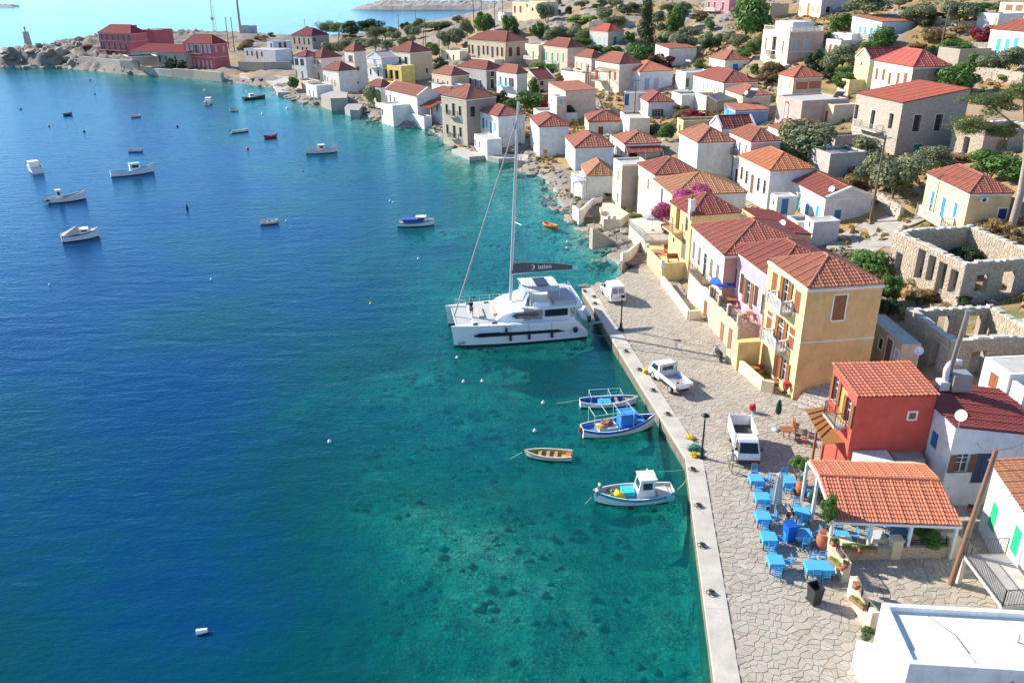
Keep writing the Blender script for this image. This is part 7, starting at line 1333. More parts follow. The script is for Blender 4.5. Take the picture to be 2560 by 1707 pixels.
 r, Q = pergola('light iron frame trellis on the mauve terrace building', 'D', [(1175, 110), (1240, 160), (1400, 150), (1330, 90)], HOUSES['salmon2']['z'] + 4.2, .05, (.6, .6, .6), 6)
 pergola('white flat canopy on columns before the long stone hall', 'a', [(1130, 508), (1170, 522), (1440, 518), (1400, 502)], HOUSES['redM']['z'] + 4.5, 2.6, (.75, .75, .74), 10, zb=HOUSES['redM']['z'])
 # brown canopy of the red house
 z = QZ + 2.9; P = [at('N', x, y, z) for x, y in ((512, 548), (668, 842), (888, 828), (838, 640), (690, 530))]; c = sum(P, Vector()) / 5; root = thing('canopy', 'brown timber canopy fixed below the iron balcony of the red house', 'canopy', (c.x, c.y, QZ)); Q = [p - root.location for p in P]; wd = wood((.3, .15, .05)); m_ = MB(); m_.prism([(p.x, p.y) for p in Q], z - QZ, z - QZ + .05); m_.obj('canopy_boards', wd, root)
 for k in range(1, 6): m_ = MB(); m_.bar(Q[0].lerp(Q[1], k / 6) + Vector((0, 0, .08)), Q[4].lerp(Q[3], k / 6) + Vector((0, 0, .08)), .05, .05); m_.obj('batten', wood((.2, .09, .03)), root)
 for p in (Q[1], Q[2], Q[1].lerp(Q[0], .35)): m_ = MB(); m_.box(p.x - .07, p.x + .07, p.y - .07, p.y + .07, 0, z - QZ); m_.obj('post', wood((.28, .12, .04)), root)
 # low roofs behind the restaurant
 slab_px('white flat roofed annex at the foot of the red house', 'N', [(890, 835), (945, 985), (1270, 990), (1170, 850)], QZ + 2.7, 2.7, plaster((.78, .74, .74), .3), 'annex', 'annex')
 slab_px('grey flat roof annex with a pipe beside the white annex', 'N', [(1190, 855), (1280, 985), (1520, 965), (1450, 850)], QZ + 2.55, 2.55, concrete((.38, .35, .31)), 'annex', 'annex')
 dish('white satellite dish on the roof of the gabled house with turquoise shutters', at('G', 1395, 600, HOUSES['whiteG']['z'] + HOUSES['whiteG']['h'] + .1)); dish('satellite dish on the long red roof of the yellow outbuilding', at('G', 815, 1010, HOUSES['longy']['z'] + HOUSES['longy']['h'] + .1)); dish('large satellite dish at the corner of the dark red roof', at('N', 1800, 690, HOUSES['dkred']['z'] + 5.5), .36); dish('satellite dish leaning against the honey coloured ruin', at('L', 890, 1290, HOUSES['ruin2']['z'] + 2.2), .34); dish('satellite dish on the orange tiled roof behind the corrugated canopy', at('d', 1240, 1140, HOUSES['r39']['z'] + HOUSES['r39']['h'] + .2))
 # metal duct and unit on the dark red roof
 p = at('L', 1240, 1500, QZ + 6.2); top_ = at('L', 1478, 735, QZ + 6.2 + 5.6); root = thing('metal_duct', 'tall silver metal flue pipe leaning over the honey coloured ruin', 'flue', p); m_ = MB(); q = top_ - p
 m_.cyl((0, 0, -.5), q, .16, .15, 10); m_.obj('pipe', paint((.42, .45, .45), .35, .6, name='galvanised'), root); m_ = MB(); m_.cyl(q - Vector((0, 0, .02)), q + Vector((0, 0, .1)), .2, n=10); m_.obj('cap', paint((.3, .32, .33), .35, .6, name='galvanised'), root)
 root = thing('extractor_unit', 'grey extractor box with a bent white duct on the dark red roof', 'extractor', at('N', 1800, 350, QZ + 5.9)); m_ = MB(); m_.box(-.65, .55, -.5, .5, -.2, .95); m_.obj('case', paint((.33, .33, .34), .5, .3, name='galvanised'), root); m_ = MB(); m_.tube([(-.9, 0, .2), (-1.0, 0, 1.2), (-.85, 0, 1.6), (-.5, 0, 1.75), (-.2, 0, 1.7)], .2, 10); m_.obj('duct', paint((.75, .75, .73), .4, name='duct_paint'), root); m_ = MB(); m_.box(-1.35, -.7, -.3, .4, -.2, .4); m_.obj('base_box', paint((.7, .7, .7), .5), root)
 for t, X, Y, z, lab in (('d', 565, 790, HOUSES['mid_a']['z'] + 4.4, 'solar water heater on the white terrace house'), ('d', 1340, 1150, HOUSES['r39']['z'] + 5.1, 'solar water heater with a dark panel on the low red roof'), ('D', 1890, 130, HOUSES['salmon']['z'] + HOUSES['salmon']['h'] + .2, 'solar water heater on the peach coloured house')):
  root = thing('solar_heater', lab, 'solar heater', at(t, X, Y, z), -.9); m_ = MB(); m_.cyl((-.7, 0, 1.4), (.7, 0, 1.4), .28, n=10); m_.obj('tank', paint((.72, .7, .66), .4), root); m_ = MB(); m_.add([(-.8, -1.6, .1), (.8, -1.6, .1), (.8, -.1, 1.3), (-.8, -.1, 1.3)], [(0, 1, 2, 3)]); m_.obj('collector', glass((.03, .03, .035)), root); m_ = MB()
  for x in (-.7, .7): m_.bar((x, -.0, 0), (x, 0, 1.3), .05, .05); m_.bar((x, -1.5, 0), (x, -1.5, .15), .05, .05); m_.bar((x, 0, .0), (x, -1.4, .1), .04, .04)
  m_.obj('stand', paint((.5, .5, .5), .5, .4, name='steel'), root)
 # stepped lane
 for t, a, b, w_, n, lab in (('G', (1560, 1120), (1900, 960), 2.4, 9, 'rough stone steps climbing past the white gabled house'), ('C', (520, 560), (440, 390), 2.6, 10, 'pale stone steps leading up to the cream house with the pergola'), ('N', (520, 560), (700, 400), 2.2, 7, 'pale stone steps between the yellow house and the red house')):
  p, q = onland(t, *a), onland(t, *b); d = q - p; root = thing('stone_stairs', lab, 'stairs', p, math.atan2(d.y, d.x)); ln = math.hypot(d.x, d.y); dz = max(d.z, 1.)
  for k in range(n): m_ = MB(); m_.box(ln * k / n, ln * (k + 1) / n + .1, -w_ / 2, w_ / 2, dz * k / n - .7, dz * (k + 1) / n); m_.obj('step', stonem((.52, .48, .42), 2.4), root)
def build_blocks():
 cr, wt, gy, st = (.8, .72, .56), (.8, .79, .77), (.5, .48, .44), 's'
 for i, (lab, t, x, y, W, D, h, rot, c, win) in enumerate((
  ('white terrace block before the grey house with white framed windows', 'b', 1925, 800, 5, 9, 2.4, 38, wt, 0), ('long white sea wall block under the red verandah roof', 'b', 1690, 1085, 2, 12, 1.6, 34, wt, 0),
  ('small cream block with a dark window left of the timber pergola', 'c', 1330, 690, 4, 5, 4, 24, cr, 1), ('white stepped terrace block below the five green shutters', 'c', 1250, 680, 4, 8, 2.2, 28, wt, 0),
  ('flat white terrace behind the pipe framed house', 'B', 1500, 640, 8, 9, 2.2, 10, wt, 0), ('cream retaining terrace under the long pink shuttered house', 'C', 1960, 345, 9, 6, 3.6, 10, cr, 1),
  ('pale high terrace wall left of the dark canopy', 'C', 1630, 330, 5, 6, 3.6, 10, wt, 0), ('beige stone terrace with dark openings below the green shuttered white house', 'C', 930, 640, 4, 9, 3.6, 4, cr, 2),
  ('low olive yellow garden building under the crimson vine', 'C', 1650, 680, 8, 4, 2.8, 6, (.6, .5, .28), 1), ('white flat roof behind the orange trimmed house', 'C', 700, 900, 6, 3, 1.6, 2, wt, 0),
  ('white balustraded terrace before the mauve walls', 'D', 1290, 320, 7, 4, 2., 14, wt, 0), ('grey white garden wall block under the big olive tree', 'D', 1240, 690, 9, 3, 2.4, 8, gy, 0),
  ('grey concrete block with a red edged flat roof on the slope', 'D', 1770, 800, 5.5, 5, 4, 12, gy, 0), ('low flat roofed shed with white doors beside the stone house', 'D', 1830, 590, 5, 3, 2.8, 12, (.5, .42, .36), 1),
  ('white patio block with a scrap of red roof before the turquoise shutters', 'G', 1010, 950, 2.4, 3, 1.8, 7, wt, 0), ('low white house with blue doors under a vine on the upper slope', 'e', 200, 500, 9, 5, 2.8, 18, wt, 2),
  ('white terrace with low walls before the orange roofed white house', 'e', 330, 420, 8, 7, 2., 20, wt, 0), ('square stone enclosure on the terraced slope', 'e', 1600, 600, 7, 6, 3., 12, st, 0), ('yellow terrace block under the climbing vine', 'e', 300, 960, 7, 4, 2.6, 10, (.8, .66, .36), 1),
  ('white walled court beside the cream house with the blue shutters', 'd', 760, 860, 8, 5, 2.2, 12, wt, 0), ('ruined stone shed standing above the mansion', 'd', 1540, 60, 6, 5, 4, 14, st, 1), ('tiny white chapel like cube left of the maroon shuttered house', 'c', 590, 120, 5, 5, 3.2, 33, wt, 1),
  ('cream low wing before the long stone house', 'c', 180, 480, 8, 12, 3.2, 36, cr, 2), ('cream terrace wall in front of the long stone house', 'c', 500, 560, 5, 13, 2.6, 38, cr, 0), ('white block with an awning beside the dark red roof', 'N', 2352, 420, 6, 4, 3.6, 4, wt, 1), ('small white store at the base of the tower house', 'b', 700, 800, 5, 8, 3.4, 34, wt, 2), ('pale pink terrace before the pink far house', 'b', 620, 760, 4, 9, 2.6, 34, (.74, .55, .46), 1))):
  mt = stonem((.46, .4, .33), 2.4) if c == 's' else plaster(c); p = hit(*px(t, x, y), h); z0 = zt(p[0], p[1]); r = thing('terrace_block', lab, 'building', (p[0], p[1], z0), R(rot)); holes = []
  for k in range(win): s = D * (k + 1) / (win + 1); holes.append((s - .45, s + .45, .2, min(2., h - .4), .16))
  m_ = MB(); wall_face(m_, lambda s, z, i: (i, s, z), 0, D, -2, h, holes); m_.quad((0, 0, -2), (W, 0, -2), (W, 0, h), (0, 0, h)); m_.quad((W, 0, -2), (W, D, -2), (W, D, h), (W, 0, h)); m_.quad((0, D, -2), (W, D, -2), (W, D, h), (0, D, h)); m_.obj('wall', mt, r)
  m_ = MB(); m_.box(.2, W - .2, .2, D - .2, h - .3, h - .25); m_.obj('roof', concrete((.52, .49, .43)), r); m_ = MB(); m_.box(0, W, 0, .2, h, h + .25); m_.box(0, W, D - .2, D, h, h + .25); m_.box(0, .2, .2, D - .2, h, h + .25); m_.box(W - .2, W, .2, D - .2, h, h + .25); m_.obj('parapet', mt, r)
  for q in holes: put_opening(r, 'shut' if i % 2 else 'glass', .9, q[3] - q[2], ((.3, .1, .04), (.03, .2, .4), (.5, .48, .45))[i % 3], None, (0, (q[0] + q[1]) / 2, q[2]), -math.pi / 2)
 m = concrete((.4, .37, .32), sc=.8)
 for lab, t, pts, w_ in (('lane', 'G', [(1350, 1215), (1700, 1195), (1990, 1230), (2080, 1150), (1980, 960), (2150, 900), (2352, 960)], 3.2), ('lane', 'C', [(480, 560), (560, 700), (620, 860)], 2.6), ('path', 'e', [(1340, 640), (1100, 700), (960, 600)], 2.)):
  P = [onland(t, *q) for q in pts]; m_ = MB()
  for a, b in zip(P, P[1:]):
   n = max(2, int((b - a).length / 1.5)); s = Vector((-(b - a).y, (b - a).x, 0)).normalized() * w_ / 2
   for k in range(n): u, v = a.lerp(b, k / n), a.lerp(b, (k + 1.15) / n); f = lambda q: Vector((q.x, q.y, gz(q.x, q.y) + .14)); m_.add([f(u - s), f(u + s), f(v + s), f(v - s), f(u - s) - Vector((0, 0, .4)), f(u + s) - Vector((0, 0, .4)), f(v + s) - Vector((0, 0, .4)), f(v - s) - Vector((0, 0, .4))], [(0, 1, 2, 3), (0, 4, 5, 1), (1, 5, 6, 2), (2, 6, 7, 3), (3, 7, 4, 0)])
  tag(m_.obj(lab, m), kind='structure')
# ------------------------------------------------------------------ street furniture, taverna, vehicles, people
def plane4(mb, a, b, c, d, tw=.27, tl=.36):
 a, b, c, d = map(Vector, (a, b, c, d)); e = (b - a); Le = e.length; e.normalize(); ca = d - a; u = ca - e * ca.dot(e); S = u.length; u.normalize(); tile_plane(mb, a, e, u, Le, (d - a).dot(e), (c - a).dot(e), S, tw, tl)
def build_taverna():
 zf, zr, zb = QZ + 2.35, QZ + 3.3, QZ + 2.95; F0, F1 = at('P', 350, 205, zf), at('P', 1430, 245, zf); R0, R1 = at('N', 628, 1112, zr), at('N', 1640, 1150, zr); B0, B1 = at('N', 540, 978, zb), at('N', 1490, 985, zb)
 root = thing('taverna_shelter', 'open taverna shelter with a long orange tiled roof on white posts', 'shelter', ((F0 + R0) / 2).to_tuple()[:2] + (QZ,)); o = root.location; tc = (.62, .2, .11); b = MB()
 for q in ((F0, F1, R1, R0), (R0, R1, B1, B0)): b.add([p - o for p in q], [(0, 1, 2, 3)]); b.add([p - o - Vector((0, 0, .12)) for p in q], [(0, 1, 2, 3)])
 rf = b.obj('roof', paint((.6, .57, .5), .8, name='roof_boards'), root); m_ = MB(); plane4(m_, F0 - o, F1 - o, R1 - o, R0 - o, .19, .3); plane4(m_, R0 - o, R1 - o, B1 - o, B0 - o, .19, .3); tag(m_.obj('roof_tiles', tilem(tc), rf), kind='stuff')
 up_ = Vector((0, 0, .08)); n = 26
 for k in range(n): m_ = MB(); m_.cyl(R0.lerp(R1, k / n) - o + up_, R0.lerp(R1, (k + .97) / n) - o + up_, .14, .12, 7); m_.obj('ridge_tile', tilem(tc), rf)
 wp = paint((.72, .78, .8), .5, name='painted_wood')
 m_ = MB(); m_.bar(F0 - o - up_ * 1.6, F1 - o - up_ * 1.6, .12, .16); m_.obj('eaves_beam', wp, root); m_ = MB(); m_.bar(F0 - o - up_, R0 - o - up_, .1, .14); m_.bar(R0 - o - up_, B0 - o - up_, .1, .14); m_.obj('verge_board', wp, root)
 for P in (F0.lerp(F1, .0), F0.lerp(F1, .31), F0.lerp(F1, .62), F0.lerp(F1, .97), R0, R0.lerp(R1, .5), B0, B1, B0.lerp(B1, .5)): q = P - o; m_ = MB(); m_.box(q.x - .08, q.x + .08, q.y - .02, q.y + .14, -.02, q.z - .2); m_.obj('post', wp, root)
 # front wall with piers, gate walls
 st = stonem((.66, .52, .34), 3.); w0, w1 = at('P', 400, 520, QZ + .0), at('P', 1470, 490, QZ)
 r = thing('stone_wall', 'low honey stone wall with piers and planters before the taverna', 'wall', w0); q = w1 - w0; m_ = MB(); m_.bar((0, 0, .35), q + Vector((0, 0, .35)), .4, .8); m_.obj('wall_body', st, r)
 for f in (.02, .42, .86): m_ = MB(); p = q * f; m_.box(p.x - .28, p.x + .28, p.y - .28, p.y + .28, -.05, 1.25); m_.box(p.x - .33, p.x + .33, p.y - .33, p.y + .33, 1.25, 1.33); m_.obj('pier', plaster((.72, .6, .42), .4), r)
 iron(r, [q * .44 + Vector((0, 0, .78)), q * .84 + Vector((0, 0, .78))], .35, .1)
 for lab, pts in (('honey stone boundary wall with iron railing right of the black bin', [(500, 850), (545, 950), (600, 1060), (660, 1120)]), ('stone gate pier wall carrying a row of green plants beside the long table', [(310, 480), (340, 560), (395, 650), (430, 700)])):
  P = [at('P', *p, QZ) for p in pts]; r = thing('boundary_wall', lab, 'wall', P[0])
  for a, b_ in zip(P, P[1:]): m_ = MB(); m_.bar(a - P[0] + Vector((0, 0, .4)), b_ - P[0] + Vector((0, 0, .4)), .32, .9); m_.obj('wall_body', plaster((.74, .6, .42), .4), r)
  iron(r, [p - P[0] + Vector((.1, 0, .85)) for p in P], .55, .12, (.3, .27, .24))
  for p in (P[0], P[-1]): m_ = MB(); d = p - P[0]; m_.box(d.x - .2, d.x + .2, d.y - .2, d.y + .2, -.1, 1.3); m_.obj('pier', plaster((.76, .64, .46), .4), r)
 # plants in pots
 def pot(label, t, x, y, h, r_, fol=None, z=QZ, fr=.5, col=(.5, .15, .07), kind='broad', fh=.6):
  p = at(t, x, y, z); r = thing('potted_plant', label, 'potted plant', p); m_ = MB(); m_.lathe([(0, 0), (r_ * .7, 0), (r_ * 1.1, h * .45), (r_ * .95, h * .8), (r_ * .75, h * .92), (r_ * .9, h), (r_ * .7, h), (0, h * .9)], n=14); m_.obj('pot', piecem('terracotta_pot', [col, hsv(col, .9)], sc=5, bs=.2), r)
  if fol: c = ob('foliage', crown(kind, random.randrange(3)), r, (0, 0, h + fh)); c.scale = (fr, fr, fol); m_ = MB(); m_.cyl((0, 0, h * .8), (0, 0, h + fh), .03, n=5); m_.obj('stem', MATS['bark'], r)
 pot('big terracotta oil jar holding a bushy climbing plant beside the taverna roof corner', 'O', 1385, 1040, 1.15, .4, 1.25, fr=.55, fh=1.6); pot('big terracotta jar with a low succulent under the small arch', 'O', 1160, 480, 1.1, .36, .22, fr=.3, fh=.12)
 for i, (t, x, y, lab) in enumerate((('P', 350, 415, 'small terracotta pot with green sprouts on the left gate pier'), ('P', 440, 605, 'terracotta pot with a trailing plant on the second gate pier'), ('P', 538, 775, 'empty looking terracotta pot on the third pier'), ('P', 568, 475, 'little clay pot between the two green planters on the wall'), ('P', 1490, 130, 'square brick planter beside the leaning pole'))): pot(lab, t, x, y, .32, .17, .16 if i != 2 else None, z=QZ + 1.25 if i < 3 else QZ + .85, fr=.2, fh=.1)
 for X, Y, ln, lab in ((470, 460, 1.3, 'long planter with clipped green plants left on the taverna wall'), (630, 460, 1.1, 'second long planter with green plants on the taverna wall'), (545, 905, .9, 'wooden planter with herbs on the boundary wall'), (365, 575, 1., 'planter with bright green plants on the gate wall')):
  p = at('P', X, Y, QZ + .85); r = thing('planter', lab, 'planter', p, -1.1 if Y > 500 else -.05); m_ = MB(); m_.box(-ln / 2, ln / 2, -.13, .13, 0, .2); m_.obj('trough', paint((.4, .18, .1), .8, name='clay'), r); c = ob('foliage', crown('lime', 1), r, (0, 0, .28)); c.scale = (ln * .5, .16, .15)
 plant('N', 470, 1010, 75, 60, 'broad', 2.0, 'leafy climbing plant at the upper left corner of the taverna roof'); plant('O', 1330, 470, 60, 60, 'bush', 1.6, 'sparse climbing shrub against the white taverna post'); plant('P', 1110, 310, 110, 70, 'broad', 1.0, 'potted greenery inside the shaded taverna'); plant('P', 630, 1150, 60, 40, 'bush', .6, 'small green bush in the corner of the white block'); plant('N', 1690, 1030, 70, 70, 'pale', 1.0, 'spiky pale pot plant beside the blue shuttered doorway')
 # tables with cloths, chairs
 blue = paint((.06, .32, .6), .6, name='blue_wood'); dk = wood((.1, .06, .04)); clo = paint((.07, .38, .68), .8, name='table_cloth')
 def table(t, x, y, w_=.85, d=.85, rz=-.05, label='', cloth=True, cm=None):
  p = at(t, x, y, QZ + .75); p.z = QZ; r = thing('table', 'square taverna table ' + label, 'table', p, rz); m_ = MB(); m_.box(-w_ / 2 + .02, w_ / 2 - .02, -d / 2 + .02, d / 2 - .02, .7, .73); m_.obj('tabletop', blue, r)
  for a in (-1, 1):
   for b_ in (-1, 1): m_ = MB(); m_.box(a * (w_ / 2 - .07) - .03, a * (w_ / 2 - .07) + .03, b_ * (d / 2 - .07) - .03, b_ * (d / 2 - .07) + .03, .0, .7); m_.obj('leg', dk, r)
  m_ = MB(); e = .06; n = 10; top = [(-w_ / 2, -d / 2), (w_ / 2, -d / 2), (w_ / 2, d / 2), (-w_ / 2, d / 2)]; m_.add([(x_, y_, .745) for x_, y_ in top], [(0, 1, 2, 3)])
  for i in range(4):
   a, b_ = top[i], top[(i + 1) % 4]; nx, ny = (b_[1] - a[1]), -(b_[0] - a[0]); l = math.hypot(nx, ny); nx, ny = nx / l, ny / l; V = []
   for k in range(n + 1): f = k / n; X, Y = a[0] + (b_[0] - a[0]) * f, a[1] + (b_[1] - a[1]) * f; u = .03 + .03 * math.sin(f * 19 + i); hh = .745 - .26 + .06 * abs(2 * f - 1) * -1; V += [(X, Y, .745), (X + nx * u, Y + ny * u, hh)]
   m_.add(V, [(2 * k, 2 * k + 1, 2 * k + 3, 2 * k + 2) for k in range(n)])
  tag(m_.obj('tablecloth', cm or clo, None, p, rz), 'cloth over the table ' + label, 'tablecloth')
  return r
 T_ = [(705, 300, 'nearest the parked truck'), (765, 490, 'second in the quayside row'), (778, 690, 'third in the quayside row'), (838, 905, 'left of the blue bin'), (910, 1145, 'nearest the camera in the quayside row'), (1045, 320, 'behind the folded grey parasol'), (1175, 645, 'in front of the man in black'), (1195, 865, 'right of the blue bin')]
 for x, y, lab in T_: table('O', x, y, label=lab)
 table('O', 1355, 1205, 1.5, .85, label='extra long one beside the black bin'); table('O', 1590, 890, label='beside the big plant jar under the roof edge'); table('O', 1300, 425, label='half hidden by the climbing shrub'); table('P', 720, 320, label='with pale cloth in the shelter', cm=paint((.5, .56, .6), .8, name='table_cloth')); table('P', 915, 290, .9, .9, label='deep in the shade of the shelter', cm=paint((.05, .22, .42), .8, name='table_cloth'))
 cz = {}
 def chair_proto():
  r = thing('chair', 'x', 'chair', (0, 0, 0)); m_ = MB(); m_.box(-.2, .2, -.2, .2, .43, .46); m_.obj('seat', blue, r); m_ = MB()
  for x in (-.19, .19): m_.box(x - .018, x + .018, .17, .205, .46, .92)
  for z in (.56, .7, .84): m_.box(-.17, .17, .178, .197, z, z + .06)
  m_.obj('backrest', blue, r)
  for x in (-.19, .19):
   for y in (-.19, .19): l_ = MB(); l_.box(x - .018, x + .018, y - .018, y + .018, 0, .43); l_.obj('leg', blue, r)
  m_ = MB()
  for y in (-.19, .19): m_.box(-.17, .17, y - .01, y + .01, .18, .21)
  for x in (-.19, .19): m_.box(x - .01, x + .01, -.17, .17, .25, .28)
  m_.obj('stretcher', blue, r); return r
 c0 = chair_proto(); first = True
 Cs = [(692, 235, 0, 'behind the table nearest the truck'), (810, 315, -90, 'right of the table nearest the truck'), (740, 385, 180, 'in front of the table nearest the truck'), (728, 420, 0, 'behind the second quayside table'), (830, 480, -90, 'right of the second quayside table'), (808, 575, 180, 'in front of the second quayside table'), (755, 625, 0, 'behind the third quayside table'), (875, 700, -90, 'right of the third quayside table'), (790, 775, 180, 'in front of the third quayside table'), (808, 838, 0, 'behind the table left of the blue bin'), (855, 1005, 180, 'in front of the table left of the blue bin'), (960, 930, -90, 'right of the table left of the blue bin'), (880, 1068, 0, 'behind the near quayside table'), (925, 1265, 180, 'in front of the near quayside table'), (1030, 1165, -90, 'right of the near quayside table'), (1005, 262, 0, 'behind the table by the grey parasol'), (1040, 410, 180, 'in front of the table by the grey parasol'), (1140, 318, -90, 'tilted beside the jar with the succulent'), (1130, 572, 0, 'behind the table before the man'), (1192, 742, 180, 'in front of the table before the man'), (1265, 600, -80, 'right of the table before the man'), (1150, 800, 0, 'behind the table right of the blue bin'), (1215, 960, 180, 'in front of the table right of the blue bin'), (1335, 865, -90, 'left of the big plant jar'), (1300, 1140, 0, 'left one behind the extra long table'), (1402, 1140, 0, 'right one behind the extra long table'), (1322, 1290, 180, 'left one before the extra long table'), (1422, 1300, 180, 'right one before the extra long table'), (1575, 828, 0, 'behind the table under the roof edge'), (1718, 885, -90, 'right of the table under the roof edge'), (1575, 990, 180, 'in front of the table under the roof edge')]
 for x, y, a, lab in Cs:
  p = at('O', x, y, QZ + .5); p.z = QZ; lab = 'blue wooden taverna chair ' + lab
  if first: c0.location = p; c0.rotation_euler = (0, 0, R(a) + U(-.12, .12)); c0['label'] = lab; c0['group'] = 'blue chairs of the taverna'; first = False
  else: dup(c0, p, R(a) + U(-.12, .12), lab, 'blue chairs of the taverna')
 for X, Y, a, lab in ((790, 330, -60, 'blue wooden chair turned aside in the shelter beside the pale cloth'), (655, 330, 80, 'blue wooden chair left of the pale cloth in the shelter'), (955, 385, 180, 'blue wooden chair in the deep shade of the shelter')): dup(c0, at('P', X, Y, QZ + .45) - Vector((0, 0, .45)), R(a), lab, 'blue chairs of the taverna')
 # wooden chairs and tables at the red house and on the forecourt and terrace
 br = wood((.33, .12, .045))
 def folding(t, X, Y, a, lab, z=QZ, tb=False):
  p = at(t, X, Y, z + (.5 if not tb else .7)); p.z = z; r = thing('wooden_table' if tb else 'wooden_chair', lab, 'table' if tb else 'chair', p, R(a)); m_ = MB()
  if tb: m_.box(-.45, .45, -.4, .4, .7, .74); m_.obj('tabletop', br, r)
  else: m_.box(-.22, .22, -.2, .2, .43, .46); m_.obj('seat', br, r); m_ = MB(); m_.box(-.21, .21, .19, .22, .55, .95); m_.obj('backrest', br, r)
  for x in (-.2, .2): m_ = MB(); m_.bar((x, -.22, 0), (x, .2, .7 if tb else .46), .035, .035); m_.obj('leg', br, r); m_ = MB(); m_.bar((x + .04, .22, 0), (x + .04, -.2, .7 if tb else .46), .035, .035); m_.obj('leg', br, r)
 for a in (('N', 360, 715, 0, 'small folding table beside the dark green parasol', QZ, True), ('N', 435, 690, 90, 'dark folding chair left of the white figure stand'), ('N', 455, 760, 60, 'dark folding chair behind the small folding table'), ('N', 440, 665, 100, 'dark folding chair farthest from the camera by the canopy'), ('N', 510, 790, -100, 'dark folding chair nearest the brown canopy'), ('K', 625, 1220, 0, 'orange brown table on the forecourt of the tall yellow house', QZ, True), ('K', 690, 1240, -70, 'orange brown chair by the forecourt wall'), ('K', 700, 1300, 30, 'orange brown chair in the middle of the forecourt'), ('K', 825, 1310, -90, 'orange brown chair near the red flowers'), ('K', 660, 1320, 150, 'orange brown chair pulled back on the forecourt'), ('K', 780, 1340, 0, 'orange brown round table near the red flowers', QZ, True), ('K', 440, 640, 0, 'brown table under the blue parasol', QZ + TZ, True), ('K', 480, 640, -90, 'brown chair right of the blue parasol', QZ + TZ), ('K', 400, 610, 60, 'brown chair behind the blue parasol', QZ + TZ), ('K', 610, 760, 0, 'red brown table at the pink wall', QZ + TZ, True), ('K', 570, 800, 120, 'brown chair at the stone terrace corner', QZ + TZ)): folding(*a)
 # parasols
 def parasol(label, p, h, closed, col, r_=1.3, base=(.3, .45, .5)):
  r = thing('parasol', label, 'parasol', p); m_ = MB(); m_.cyl((0, 0, 0), (0, 0, h), .03, n=7); m_.obj('pole', paint((.6, .6, .6), .4, .3, name='steel'), r); m_ = MB(); m_.lathe([(0, 0), (.32, 0), (.32, .06), (.08, .12), (0, .12)], n=12); m_.obj('base', paint(base, .6), r); c = MB(); n = 16
  if closed:
   V = []; prof = [(h * .985, .03), (h * .93, .17), (h * .82, .2), (h * .6, .25), (h * .42, .27), (h * .34, .2)] if closed == 1 else [(h * .985, .03), (h * .9, .12), (h * .75, .17), (h * .58, .19), (h * .52, .1)]
   for z, q in prof: V += [((q * (1 + .22 * (-1) ** i)) * math.cos(6.2832 * i / n), (q * (1 + .22 * (-1) ** i)) * math.sin(6.2832 * i / n), z) for i in range(n)]
   c.add(V, [(j * n + i, j * n + (i + 1) % n, (j + 1) * n + (i + 1) % n, (j + 1) * n + i) for j in range(len(prof) - 1) for i in range(n)], 0, False)
  else:
   V = [(0, 0, h)] + [(r_ * k * math.cos(6.2832 * i / 8), r_ * k * math.sin(6.2832 * i / 8), h - .5 * k) for k in (1,) for i in range(8)] + [(r_ * math.cos(6.2832 * i / 8), r_ * math.sin(6.2832 * i / 8), h - .66) for i in range(8)]; c.add(V, [(0, 1 + i, 1 + (i + 1) % 8) for i in range(8)] + [(1 + i, 9 + i, 9 + (i + 1) % 8, 1 + (i + 1) % 8) for i in range(8)])
  c.obj('canopy', paint(col, .85, name='canvas'), r)
 parasol('large folded grey parasol standing among the blue tables', at('O', 885, 725, QZ), 3.4, 1, (.45, .5, .48)); parasol('folded dark green parasol on a pale round base near the red house', at('N', 268, 722, QZ), 2.6, 2, (.02, .09, .07), base=(.35, .5, .5)); parasol('open blue parasol on the stone terrace of the pink house', at('K', 360, 640, QZ + TZ), 2.3, 0, (.02, .1, .5)); parasol('grey open parasol under the magenta bougainvillea', at('F', 1270, 920, 3.0), 2.2, 0, (.3, .34, .36), 1.2)
 # bins
 def bin_(label, t, X, Y, col, h=1.15, rz=.2, lid=True):
  r = thing('wheelie_bin', label, 'wheelie bin', at(t, X, Y, QZ), rz); m_ = MB(); V = [(-.24, -.28, .05), (.24, -.28, .05), (.24, .25, .05), (-.24, .25, .05), (-.3, -.36, h), (.3, -.36, h), (.3, .36, h), (-.3, .36, h)]; m_.add(V, [(3, 2, 1, 0), (0, 1, 5, 4), (1, 2, 6, 5), (2, 3, 7, 6), (3, 0, 4, 7)]); m_.obj('body', paint(col, .45, name='bin_plastic'), r)
  m_ = MB()
  if lid: m_.box(-.32, .32, -.38, .38, h + .002, h + .06)
  else: m_.box(-.27, .27, -.33, .33, h - .35, h - .3); m_.bar((-.31, -.37, h), (.31, -.37, h), .03, .04); m_.bar((-.31, .37, h), (.31, .37, h), .03, .04); m_.bar((-.31, -.37, h), (-.31, .37, h), .03, .04); m_.bar((.31, -.37, h), (.31, .37, h), .03, .04)
  m_.obj('lid' if lid else 'rim', paint(hsv(col, .7), .45, name='bin_plastic'), r)
  for x in (-.22, .22): w_ = MB(); w_.cyl((x - .03, .3, .1), (x + .03, .3, .1), .1, n=10); w_.obj('wheel', paint((.02, .02, .02), .8, name='rubber'), r)
 bin_('bright blue wheelie bin standing between the blue tables', 'O', 1035, 950, (.0, .12, .55)); bin_('open black wheelie bin beside the extra long table', 'P', 180, 890, (.03, .032, .035), 1.1, .25, False)
